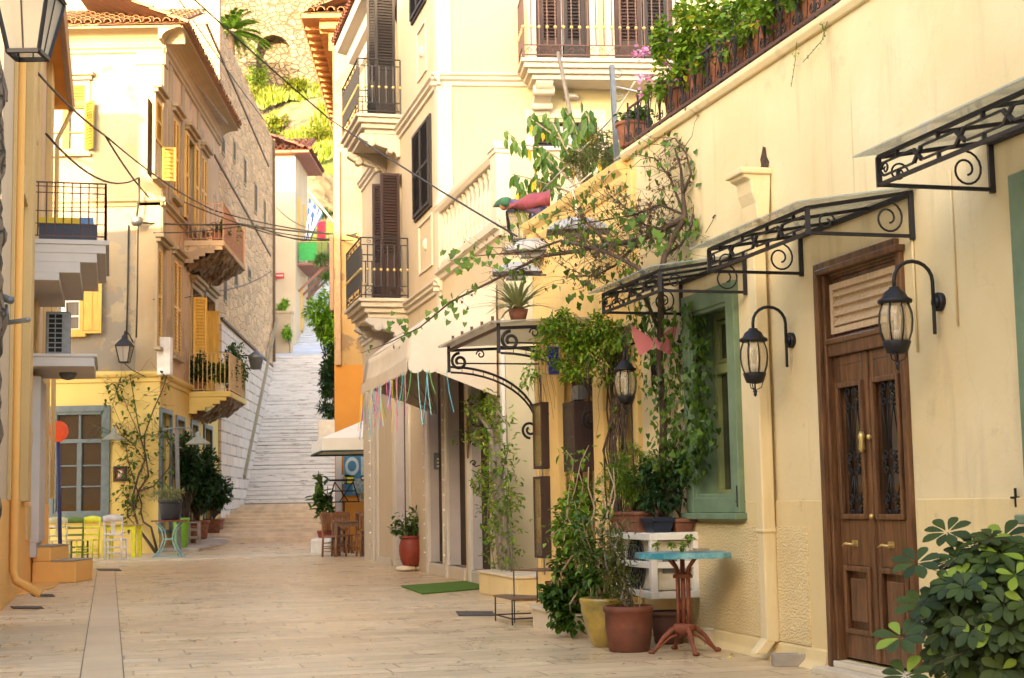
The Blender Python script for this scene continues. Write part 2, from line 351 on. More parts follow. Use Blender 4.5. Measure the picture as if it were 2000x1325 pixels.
# paving
t = NT('paving'); ang = math.atan2(-SD.x, SD.y); co = t.coord((1,1,1), rot=(0,0,-ang)); t.b.inputs['Roughness'].default_value = .42
br = t.n('ShaderNodeTexBrick'); br.offset = 0; br.offset_frequency = 1; br.squash = 1
for k_, v_ in (('Scale', 1), ('Brick Width', 1.15), ('Row Height', .29), ('Mortar Size', .010), ('Mortar Smooth', .3), ('Bias', 0)): br.inputs[k_].default_value = v_
br.inputs['Color1'].default_value = (.78,.60,.36,1); br.inputs['Color2'].default_value = (.53,.395,.23,1); br.inputs['Mortar'].default_value = (.17,.115,.065,1)
wob = t.n('ShaderNodeTexNoise'); wob.inputs['Scale'].default_value = 1.3; wob.inputs['Detail'].default_value = 3; t.l(co, wob.inputs[0])
wm = t.n('ShaderNodeMix', data_type='VECTOR'); wm.inputs[0].default_value = .03; t.l(co, wm.inputs[4]); t.l(wob.outputs['Color'], wm.inputs[5]); sp_ = t.n('ShaderNodeSeparateXYZ'); t.l(wm.outputs[1], sp_.inputs[0]); dv = t.n('ShaderNodeMath', operation='DIVIDE'); t.l(sp_.outputs[1], dv.inputs[0]); dv.inputs[1].default_value = .29; fl_ = t.n('ShaderNodeMath', operation='FLOOR'); t.l(dv.outputs[0], fl_.inputs[0]); wn_ = t.n('ShaderNodeTexWhiteNoise', noise_dimensions='1D'); t.l(fl_.outputs[0], wn_.inputs['W']); ml_ = t.n('ShaderNodeMath', operation='MULTIPLY_ADD'); t.l(wn_.outputs['Value'], ml_.inputs[0]); ml_.inputs[1].default_value = 5.0; t.l(sp_.outputs[0], ml_.inputs[2]); cb_ = t.n('ShaderNodeCombineXYZ'); t.l(ml_.outputs[0], cb_.inputs[0]); t.l(sp_.outputs[1], cb_.inputs[1]); t.l(cb_.outputs[0], br.inputs[0])
st = t.coord((1.2, 16, 1), rot=(0,0,-ang)); n1 = t.noise(2.0, st, 8, .7); big = t.noise(.45, co, 5, .6)
k = t.mix(t.ramp(n1, .42, .66), br.outputs[0], (.46,.335,.20)); big2 = t.n('ShaderNodeMath', operation='MULTIPLY'); t.l(t.ramp(big, .45, .7), big2.inputs[0]); big2.inputs[1].default_value = .55; k = t.mix(big2.outputs[0], k, (.62,.43,.22))
k = t.mix(t.ramp(t.noise(5, co, 8, .7), .62, .72), k, (.36,.26,.16)); k = t.mix(t.ramp(t.noise(26, st, 3), .70, .76), k, (.18,.12,.07)); t.col(k)
rr = t.ramp(t.noise(1.8, co, 6, .7), .3, .7, (.18,.18,.18,1), (.55,.55,.55,1)); t.l(rr, t.b.inputs['Roughness'])
t.bump(n1, .25, .008); t.bump(br.outputs['Fac'], -.6, .008); M['paving'] = t.m
t = NT('white_steps'); co = t.coord(); st = t.coord((.8, 4, 9)); t.b.inputs['Roughness'].default_value = .8
k = t.mix(t.ramp(t.noise(1.6, st, 8, .7), .45, .7), (.74,.70,.66), (.52,.47,.42)); t.col(t.mix(t.ramp(t.noise(2.2, st, 8, .7), .58, .63), k, (.22,.18,.14))); t.bump(t.noise(5, st, 6), .5, .02); M['white_steps'] = t.m

m = MB(); m.add([(-400,-300,-.06),(400,-300,-.06),(400,500,-.06),(-400,500,-.06)], [(0,1,2,3)]); tag(m.build('ground', M['concrete']), kind='structure')
m = MB(); m.add([(-12,-12,0),(12,-12,0),(12,36,0),(-14,36,0)], [(0,1,2,3)])
m.add([(-14,36,0),(2,36,0),(2,42,.21),(-14,42,.21)], [(0,1,2,3)]); tag(m.build('street', M['paving']), kind='structure')
m = MB()
for i in range(10):
    y0 = 42 + i*1.2; z = .21 + .104*(i+1); m.hexa([(-12,y0,0),(0,y0,0),(0,y0+1.25,0),(-12,y0+1.25,0),(-12,y0+rnd.uniform(-.08,.08),z),(0,y0+rnd.uniform(-.3,.1),z),(0,y0+1.25,z),(-12,y0+1.25,z)])
tag(m.build('low_steps', plain('worn_steps', (.70,.57,.42), .7, c2=(.50,.39,.28), scale=2.5, bump=.4, bscale=9)), kind='structure')
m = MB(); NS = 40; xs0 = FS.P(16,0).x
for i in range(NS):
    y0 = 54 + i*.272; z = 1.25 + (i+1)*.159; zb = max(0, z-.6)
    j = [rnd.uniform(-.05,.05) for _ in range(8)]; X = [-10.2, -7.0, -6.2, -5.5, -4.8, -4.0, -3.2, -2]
    m.mi = 1; m.add([(X[q], y0+j[q]-.004, z-.22) for q in range(8)] + [(X[q], y0+j[q]-.004, z-.159+.004+abs(j[q])*.8) for q in range(8)], [(q,q+1,9+q,8+q) for q in range(7)])  # dark strip painted as the shadow line under each nosing
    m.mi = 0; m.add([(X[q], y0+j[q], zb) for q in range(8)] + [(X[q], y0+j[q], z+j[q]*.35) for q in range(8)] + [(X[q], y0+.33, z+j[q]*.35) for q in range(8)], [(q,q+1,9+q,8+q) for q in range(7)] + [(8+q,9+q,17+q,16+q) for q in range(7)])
tag(m.build('white_stairs', [M['white_steps'], plain('nosing_shadow', (.30,.26,.22), .9, c2=(.12,.10,.08), scale=1.4)]), kind='structure')
# small kerb pavement beside the corner house
m = MB(); kz = .16
m.prism([FS.P(.0,-.02,-.0), FS.P(.0,-.02,1.0), FS.P(2.5,-.02,1.25), FS.P(8.5,-.02,1.2), FS.P(11.5,-.02,.9), FS.P(11.5,-.02,0)], (0,0,kz+.25)); 
for p in m.v[6:]: p.z = kz + max(0, p.y - 40) * .045
tag(m.build('kerb_pavement', M['concrete'], bevel=.02), kind='structure')
# smooth sandy channel strip in the paving
m = MB()
a, b, c, d = G(160,1323), G(242,1323), G(224,1112), G(190,1112)
dirn = (Vector((c.x,c.y)) - Vector((b.x,b.y))).normalized(); e0 = Vector((a.x,a.y)) - dirn*6; e1 = Vector((b.x,b.y)) - dirn*6
m.add([(e0.x,e0.y,.004),(e1.x,e1.y,.004),(c.x,c.y,.004),(d.x,d.y,.004)], [(0,1,2,3)])
t = NT('sand_strip'); co = t.coord(); t.b.inputs['Roughness'].default_value = .6; k = t.mix(t.ramp(t.noise(1.2, co, 6), .3, .75), (.62,.45,.26), (.50,.36,.20)); t.col(t.mix(t.ramp(t.noise(30, co, 4), .6, .8), k, (.26,.18,.10))); M['sand_strip'] = t.m
tag(m.build('channel_strip', M['sand_strip']), kind='structure')
m = MB()
for s_, q in ((-1, (a, d)), (1, (b, c))):
    p0 = Vector((q[0].x,q[0].y)) - dirn*6; p1 = Vector((q[1].x,q[1].y)); w_ = Vector((dirn.y,-dirn.x))*.004
    m.add([(*(p0-w_),.006),(*(p0+w_),.006),(*(p1+w_),.006),(*(p1-w_),.006)], [(0,1,2,3)])
p0, p1 = G(60,1117), G(720,1106)
tag(m.build('strip_joints', flat('joint', (.22,.15,.09), .9)), kind='structure')
# the worn edge of the platform that crosses the street
m = MB(); m.hexa([(-10.8,32.9,-.05),(-3.0,35.6,-.05),(-3.0,36.3,-.05),(-13,36.3,-.05),(-10.8,32.9,.03),(-3.0,35.6,.03),(-3.0,36.3,.03),(-13,36.3,.03)])
tag(m.build('platform_edge', M['marble']), kind='structure')

# ================================================================ building helpers
def wall(m, F, u0, u1, z0, z1, holes=(), depth=.3, o=0.0, mi_rev=None):
    us = sorted({u0, u1, *[h[0] for h in holes], *[h[1] for h in holes]}); zs = sorted({z0, z1, *[h[2] for h in holes], *[h[3] for h in holes]})
    us = [u for u in us if u0 <= u <= u1]; zs = [z for z in zs if z0 <= z <= z1]
    for i in range(len(us)-1):
        for j in range(len(zs)-1):
            cu = (us[i]+us[i+1])/2; cz = (zs[j]+zs[j+1])/2
            if any(h[0] < cu < h[1] and h[2] < cz < h[3] for h in holes): continue
            m.add([F.P(us[i],zs[j],o),F.P(us[i+1],zs[j],o),F.P(us[i+1],zs[j+1],o),F.P(us[i],zs[j+1],o)], [(0,1,2,3)])
    for h in holes:
        a, b, c, d = h[:4]; b = min(b, u1); a = max(a, u0); d = min(d, z1); c = max(c, z0); q = -(h[4] if len(h) > 4 else depth) + o
        for (p0, p1) in (((a,c),(b,c)),((b,c),(b,d)),((b,d),(a,d)),((a,d),(a,c))):
            if (p0[0] == p1[0] == b and b < h[1]) or (p0[0] == p1[0] == a and a > h[0]): continue
            m.add([F.P(*p0,o),F.P(*p1,o),F.P(*p1,q),F.P(*p0,q)], [(0,1,2,3)])
def ring(m, F, u0, u1, z0, z1, w, o0, o1, wb=None, sides='lrtb'):
    wb = w if wb is None else wb
    if 'l' in sides: m.fb(F, u0, u0+w, z0, z1, o0, o1)
    if 'r' in sides: m.fb(F, u1-w, u1, z0, z1, o0, o1)
    if 't' in sides: m.fb(F, u0+w, u1-w, z1-w, z1, o0, o1)
    if 'b' in sides: m.fb(F, u0+w, u1-w, z0, z0+wb, o0, o1)
def pane(F, u0, u1, z0, z1, o, mat, parent, name='pane'):
    return MB().fb(F, u0, u1, z0, z1, o-.01, o).build(name, mat, parent)
def louver(m, F, u0, u1, z0, z1, o, w=.06, t=.035, rails=(0.5,), pitch=.055, solid=()):
    """a shutter leaf: stiles, rails and tilted slats; bands listed in solid are panelled"""
    ring(m, F, u0, u1, z0, z1, w, o, o+t); H = z1 - z0; cuts = [z0+w] + [z0 + H*r for r in rails] + [z1-w]
    for r in rails: m.fb(F, u0+w, u1-w, z0+H*r-w/2, z0+H*r+w/2, o, o+t)
    for i in range(len(cuts)-1):
        a = cuts[i] + (w/2 if i else 0); b = cuts[i+1] - (w/2 if i < len(cuts)-2 else 0)
        if i in solid: m.fb(F, u0+w, u1-w, a, b, o+.008, o+t-.014); m.fb(F, u0+w*1.7, u1-w*1.7, a+w*.7, b-w*.7, o+t-.014, o+t-.004); continue
        n = max(2, int((b-a)/pitch))
        for k in range(n):
            z = a + (k+.5)*(b-a)/n
            m.oprism(F, [(o+.004,z-.004+pitch*.35),(o+t-.004,z-.004-pitch*.25),(o+t-.004,z+.006-pitch*.25),(o+.004,z+.006+pitch*.35)], u0+w, u1-w)
        m.fb(F, u0+w, u1-w, a, b, o+.001, o+.003)
def leaf_face(F, u, o, ang):
    """the plane of a shutter swung open by ang degrees about a vertical hinge at u"""
    p = F.P(u, 0, o); c, s_ = math.cos(R(ang)), math.sin(R(ang)); d = F.d * c + F.n * s_
    G_ = Face((p.x, p.y), d); return G_
def scroll(P, cx, cz, r, turns=1.6, a0=0, cw=1, n=26, shrink=.25):
    """points of a wrought iron spiral in a plane given by P(u, z)"""
    out = []
    for i in range(n+1):
        k = i/n; a = a0 + cw*2*math.pi*turns*k; q = r*(1-(1-shrink)*k); out.append(P(cx+q*math.cos(a), cz+q*math.sin(a)))
    return out
def tiles(m, A, B, up, L, pitch=.24, r=.10, rows=5):
    """barrel tile courses running up from the eave line A-B along the vector up"""
    A = Vector(A); B = Vector(B); d = (B-A); n = max(2, int(d.length/pitch)); d.normalize(); up = Vector(up).normalized(); nn = d.cross(up)
    if nn.z < 0: nn = -nn
    m.add([A - nn*.02, B - nn*.02, B + up*L - nn*.02, A + up*L - nn*.02], [(0,1,2,3)])
    for i in range(n):
        c = A + d*((i+.5)*pitch) + nn*rnd.uniform(-.01,.01)
        for k in range(rows):
            s0 = c + up*(k*L/rows - rnd.uniform(0,.03)); s1 = c + up*((k+1)*L/rows + .04); r0 = r*rnd.uniform(.95,1.08); r1 = r*.82; vv = []
            for P0, q in ((s0, r0), (s1, r1), (s0, r0-.018)):
                for j in range(7): a = math.pi*j/6; vv.append(P0 + nn*(.03 if P0 is s0 else 0) + d*q*math.cos(a) + nn*q*math.sin(a))
            m.add(vv, [(j,j+1,8+j,7+j) for j in range(6)] + [(j,j+1,15+j,14+j) for j in range(6)], True)
def railing(m, P, u0, u1, z0, z1, gap=.12, r=.007, style='plain', gold=None, band=.16):
    """iron balustrade in the plane P(u, z)"""
    m.bar(P(u0,z1), P(u1,z1), .03, .02); m.bar(P(u0,z0+.06), P(u1,z0+.06), .02)
    if style != 'plain': m.bar(P(u0,z0+.06+band), P(u1,z0+.06+band), .016)
    if style == 'double': m.bar(P(u0,z1-band*.8), P(u1,z1-band*.8), .016)
    n = max(2, int(abs(u1-u0)/gap)); zz0 = z0+.06 + (band if style != 'plain' else 0); zz1 = z1 - (band*.8 if style == 'double' else 0)
    for i in range(n+1):
        u = u0 + (u1-u0)*i/n; m.bar(P(u,zz0), P(u,zz1), r*2)
        if gold is not None: gold.append(P(u, z0+.52))
    if style != 'plain':
        k = max(1, int(abs(u1-u0)/.34))
        for i in range(k):
            uc = u0 + (u1-u0)*(i+.5)/k; sg = 1
            for s_ in (-1, 1):
                m.tube(scroll(P, uc+s_*.055, z0+.06+band*.5, .045, 1.2, math.pi/2, -s_, 14), .005, 4)
                m.tube([P(uc+s_*.06, z0+.06+band*.85), P(uc+s_*.12, z0+.06+band*.5), P(uc+s_*.165, z0+.07)], .005, 4)
                if style == 'double': m.tube(scroll(P, uc+s_*.06, z1-band*.4, .05, 1.2, math.pi/2, -s_, 14), .005, 4)
    for u in (u0, u1): m.bar(P(u,z0), P(u,z1), .026)
def slab(m, F, u0, u1, zt, o, h=.30, steps=3):
    """moulded balcony slab, narrower towards the bottom"""
    m.fb(F, u0, u1, zt-.06, zt, 0, o)
    for i in range(steps):
        k = .05 + .07*i; hh = (h-.06)/steps; m.fb(F, u0+k, u1-k, zt-.06-hh*(i+1), zt-.06-hh*i, 0, o-k)
def corbel(m, F, u, w, zt, o, h):
    pts = [(0,zt),(o,zt)]
    for i in range(13):
        k = i/12; pts.append((o*(1-k)**1.15 + .09*math.sin(k*math.pi*2.2)*o + .03, zt - .06 - (h-.06)*k))
    pts.append((0, zt-h)); m.oprism(F, pts, u-w/2, u+w/2)
    m.tube([F.P(u-w*.62, zt-.15, o*.72), F.P(u+w*.62, zt-.15, o*.72)], .085, 10); m.tube([F.P(u-w*.6, zt-h*.72, o*.25), F.P(u+w*.6, zt-h*.72, o*.25)], .06, 10)
# ================================================================ right side: the near house
ztop = F1.Z(1300, 252)
u_near = F1.U(2000, 700) - 3.5; u_far = F1.U(1036, 520)
uB = F1.U(1243, 450)                                    # where the cream paint meets the yellow part
h1 = thing('shop_house', F1.P((u_near+u_far)/2, 0), 'cream single-storey house on the right with tall brown door, green windows and geranium terrace', 'house')
gw = F1.rect(1348, 1447, 585, 997); gwo = (gw[0]+.02, gw[1]-.02, gw[2], gw[3])
dr = F1.rect(1626, 1776, 535, 1296); dr = (dr[0], dr[1], .085, dr[3])
ga = F1.U(1990, 400); gw2 = (ga-1.05, ga, gw[2], F1.Z(1985, 350))
bd = F1.rect(1208, 1243, 640, 1200); bd = (bd[0], bd[1], .2, bd[3])          # dark doorway
sw = F1.rect(1100, 1176, 740, 1110); sw = (sw[0], sw[1], .55, F1.Z(1100,745))        # display window behind the cabinets
gd = F1.rect(1038, 1058, 735, 1092); gd = (gd[0], u_far-.12, .35, gd[3])
m = MB(); wall(m, F1, u_near, uB, 0, ztop, [gwo, dr, gw2], .34)
wl = m.build('wall', M['wall_cream'], h1)
m = MB(); wall(m, F1, uB, u_far, 0, ztop-.05, [bd, sw, gd], .4, -.02)
m.fb(F1, u_far-.02, u_far, 0, ztop-.05, -7, -.02)
m.build('wall', M['wall_yellow'], h1)
m = MB(); m.fb(F1, u_near, u_far-.03, ztop-.25, ztop-.02, -7, -.06); m.fb(F1, u_near, u_near+.1, 0, ztop, -7, -.06)
m.fb(F1, u_near, u_far-.02, 0, ztop-.3, -7.2, -7.0); m.build('terrace', M['concrete'], h1)
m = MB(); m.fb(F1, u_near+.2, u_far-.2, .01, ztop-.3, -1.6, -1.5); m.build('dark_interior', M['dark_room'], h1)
# rounded parapet cornice, cream near part and moulded yellow far part
m = MB(); m.oprism(F1, [(-.3,ztop-.03),(.03,ztop-.05),(.055,ztop-.01),(.05,ztop+.035),(.0,ztop+.05),(-.3,ztop+.05)], u_near, uB+.25)
m.build('cornice', M['wall_cream'], h1, bevel=.008)
m = MB(); m.oprism(F1, [(-.3,ztop-.30),(.0,ztop-.30),(.03,ztop-.24),(.03,ztop-.18),(.08,ztop-.13),(.10,ztop-.06),(.02,ztop-.02),(-.3,ztop-.02)], uB+.25, u_far+.05)
m.build('cornice', M['wall_yellow'], h1, bevel=.008)
# plinth band and hammered panels
zp = F1.Z(1780, 975); zh = F1.Z(1480, 1027)
m = MB()
for a, b in ((gw[1]-.0, uB), ): m.fb(F1, a+.0, b, .0, gw[2]-.07, -.01, .02)
m.fb(F1, dr[1]+.09, gw[0]-.09, .0, zp, -.01, .02); m.fb(F1, gw[0]-.09, gw[1], 0, gw[2]-.10, -.01, .021); m.fb(F1, u_near, dr[0]-.09, 0, zp, -.01, .02)
m.build('plinth', M['plinth'], h1, bevel=.006)
m = MB(); pl = F1.rect(1372, 1586, 1030, 1235)
m.fb(F1, pl[0], pl[1], .14, zh, .02, .032); m.fb(F1, u_near, F1.U(1880, 1050), .14, zh, .02, .032)
m.build('hammered_panel', M['hammered'], h1)
m = MB()
for a_, b_ in ((u_near, dr[0]-.09), (dr[1]+.12, uB)): m.oprism(F1, [(.0,0),(.10,0),(.05,.05),(.035,.13),(0,.14)], a_, b_)
m.add([F1.P(0,0,0)]*3, [(0,1,2)]); m.build('footing', M['plinth'], h1, bevel=.01)
# cream corner pilaster and pipe beside the doorway
m = MB(); m.fb(F1, uB-.02, uB+.10, .2, ztop-.2, -.02, .05); q = F1.U(1180, 900); m.fb(F1, q-.28, q+.02, .25, 3.2, -.02, .10); q = F1.U(1096, 900); m.fb(F1, q-.12, q+.25, .3, 2.9, -.02, .07)
m.build('pilaster', M['wall_yellow'], h1, bevel=.01)
m = MB(); pu = F1.U(1512, 900); m.fb(F1, pu-.055, pu+.055, .13, F1.Z(1480, 440), .03, .13); m.fb(F1, pu-.065, pu+.065, .9, .93, .03, .14)
m.prism([F1.P(pu-.05,.16,.03),F1.P(pu+.05,.16,.03),F1.P(pu+.05,.16,.13),F1.P(pu-.05,.16,.13)], F1.P(0,-.11,.10)-F1.P(0,0,0))
zhp = F1.Z(1470, 352); pts = [(.0,zhp),(.22,zhp),(.22,zhp-.05),(.17,zhp-.07),(.16,zhp-.16),(.13,zhp-.24),(.12,zhp-.36),(.03,zhp-.4)]
m.oprism(F1, pts, pu-.13, pu+.13); m.fb(F1, pu-.15, pu+.15, zhp-.03, zhp+.02, 0, .25)
m.build('drainpipe', M['wall_cream'], h1, bevel=.012)
m = MB(); m.add([F1.P(pu+.06-q_,zhp+z_,.004) for q_, z_ in ((0,.03),(.15,.02),(.17,.07),(.13,.12),(.12,.19),(.07,.21),(.05,.17),(.015,.12),(.03,.08))], [tuple(range(9))]); m.build('hole', flat('hole_brown', (.10,.06,.03), .95, c2=(.02,.012,.008), scale=30), h1)
# small service conduit up the wall and iron hooks
m = MB(); cu = F1.U(1862, 400)
m.tube([F1.P(cu, F1.Z(1862,330), .012), F1.P(cu, F1.Z(1862,640), .012)], .006, 5); m.tube([F1.P(cu+.45, F1.Z(1750,470), .012), F1.P(cu+.45, 2.0, .012)], .008, 5)
m.build('conduit', M['wall_cream'], h1)
m = MB(); hu, hz = F1.hit(1990, 972); m.bar(F1.P(hu,hz+.05,.02), F1.P(hu,hz-.05,.02), .012); m.bar(F1.P(hu,hz,.0), F1.P(hu,hz,.05), .012); m.build('hook', M['iron'], h1); m = MB()
hu, hz = F1.hit(1452, 972); m.bar(F1.P(hu,hz+.09,.05), F1.P(hu,hz-.07,.05), .014); m.bar(F1.P(hu-.03,hz-.03,.0), F1.P(hu+.03,hz-.03,.05), .012); m.build('hook', M['iron'], h1)
m = MB(); bu, bz = F1.hit(1818, 255); m.fb(F1, bu-.04, bu+.04, bz-.06, bz+.05, 0, .05); m.build('junction_box', M['trim'], h1, bevel=.008)

def green_window(W, nm):
    u0, u1, z0, z1 = W; p = MB(); ring(p, F1, u0-.02, u1+.02, z0-.02, z1+.02, .15, -.02, .05, .12); ring(p, F1, u0+.11, u1-.11, z0+.08, z1-.11, .05, -.02, .035)
    fr = p.build('window', M['green_paint'], h1, bevel=.008)
    d0 = -depth_for(F1, u1-.14, 1404, 800) - .03
    p = MB(); p.fb(F1, u1-.14, u1-.132, z0+.1, z1-.13, d0, -.0); p.fb(F1, u0+.132, u0+.14, z0+.1, z1-.13, d0, 0); p.fb(F1, u0+.14, u1-.14, z1-.135, z1-.128, d0, 0); p.fb(F1, u0+.14, u1-.14, z0+.10, z0+.108, d0, 0)
    p.build('reveal', M['green_paint'], fr)
    p = MB(); zt = z0 + (z1-z0)*.655; ring(p, F1, u0+.14, u1-.14, z0+.108, z1-.135, .055, d0, d0+.06); p.fb(F1, u0+.19, u1-.19, zt-.04, zt+.04, d0, d0+.08)
    ring(p, F1, u0+.20, (u0+u1)/2, zt+.05, z1-.2, .035, d0+.02, d0+.05); ring(p, F1, (u0+u1)/2, u1-.20, zt+.05, z1-.2, .035, d0+.02, d0+.05)
    p.build('sash', M['pale_green'], fr, bevel=.006)
    pane(F1, u0+.15, u1-.15, z0+.12, z1-.14, d0+.02, M['pane'], fr)
    p = MB(); p.fb(F1, u0-.05, u1+.05, z0-.07, z0-.02, -.02, .10); p.build('sill', M['green_paint'], fr, bevel=.008)
    return fr
gwin = green_window(gw, 'a'); green_window(gw2, 'b')
# round ornament and small plant seen in the window
m = MB(); ou, oz = F1.hit(1437, 870, -.25); m.tube([F1.P(ou+.07*math.cos(a*.5236), oz+.1*math.sin(a*.5236)*1.2, -.26) for a in range(13)], .014, 6); m.ball(F1.P(ou, oz-.14, -.25), .05, 8, 6, 1.2); m.build('ornament', M['gold'], gwin)

# the double door
u0, u1, z0, z1 = dr
m = MB(); ring(m, F1, u0-.07, u1+.10, z0-.08, z1+.09, .07, -.02, .04, 0, 'rt'); m.fb(F1, u1, u1+.10, z0-.08, z1+.02, -.02, .042); m.fb(F1, u0-.07, u1+.03, z1, z1+.04, -.02, .065); m.fb(F1, u0-.05, u0, z0-.08, z1+.02, -.02, .035); m.fb(F1, u1, u1+.04, z0-.08, z1, -.02, .065)
m.fb(F1, u0, u0+.03, z0, z1, -.30, .01); m.fb(F1, u1-.03, u1+.005, z0, z1, -.30, .03); m.fb(F1, u0+.03, u1-.03, z1-.03, z1, -.30, -.02)
door = m.build('door', M['wood_door'], h1, bevel=.008)
ztr = F1.Z(1610, 672); dO = -depth_for(F1, u1-.03, 1652, 1000)
m = MB(); m.fb(F1, u0+.03, u1-.03, ztr-.10, ztr, dO-.02, .02); m.fb(F1, u0+.03, u1-.03, ztr-.02, ztr+.02, dO, .04); m.build('transom_bar', M['wood_door'], door, bevel=.01)
m = MB(); ring(m, F1, u0+.03, u1-.03, ztr, z1-.03, .05, dO, dO+.04)
m.build('transom_frame', M['wood_door'], door, bevel=.006)
m = MB(); louver(m, F1, u0+.06, u1-.06, ztr+.05, z1-.07, dO+.04, .04, .03, (), .055); m.build('transom_louver', M['louver'], door)
um = (u0+u1)/2; iron_bits = MB(); glassb = MB(); handles = MB()
zl = F1.Z(1700, 1090); zg0 = F1.Z(1700, 1015); zg1 = ztr-.42
for a, b in ((u0+.04, um-.012), (um+.012, u1-.04)):
    m = MB(); zt = ztr - .10; w = .064
    ring(m, F1, a, b, z0+.02, zt, w, dO, dO+.05, .16); m.fb(F1, a+w, b-w, zt-.20, zt-w, dO+.002, dO+.05)
    zg1 = zt-.20; m.fb(F1, a+w, b-w, zg0-.30, zg0, dO+.002, dO+.05)
    ring(m, F1, a+w-.02, b-w+.02, zg0-.0, zg1+.02, .035, dO+.04, dO+.075)            # glazed opening moulding
    ring(m, F1, a+w-.02, b-w+.02, z0+.18, zg0-.30, .035, dO+.04, dO+.07); 
    m.fb(F1, a+w, b-w, z0+.16, zg0-.29, dO+.002, dO+.02); m.fb(F1, a+w+.055, b-w-.055, z0+.26, zg0-.38, dO+.02, dO+.055)
    m.build('door_leaf', M['wood_door'], door, bevel=.007)
    glassb.fb(F1, a+w, b-w, zg0, zg1, dO+.004, dO+.01)
    c = (a+b)/2; P = lambda u, z: F1.P(u, z, dO+.05)
    for zc in (zg0+.09, (zg0+zg1)/2-.08, zg1-.09):
        for s_ in (-1, 1):
            iron_bits.tube(scroll(P, c+s_*.042, zc+.04, .040, 1.3, -math.pi/2, s_, 18), .006, 5)
            iron_bits.tube(scroll(P, c+s_*.042, zc-.045, .034, 1.3, math.pi/2, -s_, 18), .006, 5)
    for s_ in (-1, 0, 1):
        zm = (zg0+zg1)/2-.08
        iron_bits.tube([P(c+s_*.07, zg0+.14), P(c+s_*.045, (zg0+zm)/2), P(c+s_*.01, zm-.08)], .005, 5); iron_bits.tube([P(c+s_*.01, zm+.08), P(c+s_*.045, (zg1+zm)/2), P(c+s_*.07, zg1-.14)], .005, 5)
    iron_bits.build('grille', M['iron'], door); glassb.build('pane', M['pane_warm'], door); iron_bits = MB(); glassb = MB()
    hz = zg0-.16; hu = b-w*.5 if a > um else a+w*.5; hu = c + .04
    handles.fb(F1, hu-.05, hu+.02, hz-.015, hz+.025, dO+.05, dO+.056); handles.tube([F1.P(hu-.03,hz,dO+.05),F1.P(hu-.03,hz,dO+.09),F1.P(hu+.0,hz+.005,dO+.11),F1.P(hu+.07,hz-.012,dO+.10)], [.010,.008,.008,.006], 8); handles.build('handle', M['gold'], door); handles = MB()
m = MB(); m.fb(F1, um-.02, um+.02, z0+.02, ztr-.1, dO+.03, dO+.065); m.build('meeting_stile', M['wood_door'], door, bevel=.008)
kz = F1.Z(1700, 860); m = MB()
m.lathe([(.012,-.07),(.022,-.05),(.018,0),(.024,.03),(.012,.06)], F1.P(um+.06, kz, dO+.08), 10); m.build('knocker', M['gold'], door)
for q_, z_ in ((.04, kz+.02), (.03, zg0+.02)): m = MB(); m.ball(F1.P(um-q_,z_,dO+.08), .018); m.build('door_knob', M['gold'], door)

m = MB(); m.fb(F1, u0-.10, u1+.10, z0-.09, z0-.045, -.35, .16); m.fb(F1, u0-.02, u1+.02, z0-.045, z0-.004, -.35, .05); m.build('doorstep', M['marble'], h1, bevel=.008)
# shopfront side: dark doorway, shop door with grille, display window
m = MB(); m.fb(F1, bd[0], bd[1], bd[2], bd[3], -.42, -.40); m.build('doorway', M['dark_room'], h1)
m = MB(); ring(m, F1, sw[0], sw[1], sw[2], sw[3], .05, -.2, -.12); fr = m.build('display_window', M['shutter_brown'], h1); pane(F1, sw[0]+.04, sw[1]-.04, sw[2]+.04, sw[3]-.04, -.16, M['pane_warm'], fr)
m = MB(); ring(m, F1, gd[0], gd[1], gd[2], gd[3], .06, -.12, -.05); m.fb(F1, gd[0], gd[1], 1.5, 1.58, -.12, -.05)
P = lambda u, z: F1.P(u, z, -.06); c = (gd[0]+gd[1])/2
for zc in [gd[2]+.2+.3*i for i in range(int((gd[3]-gd[2]-.3)/.3)+1)]:
    for s_ in (-1,1): m.tube(scroll(P, c+s_*.12, zc, .10, 1.3, 0, s_, 14), .01, 4)
g_ = m.build('grille_door', M['grey_metal'], h1); pane(F1, gd[0]+.05, gd[1]-.05, gd[2]+.05, gd[3]-.05, -.11, M['pane'], g_)
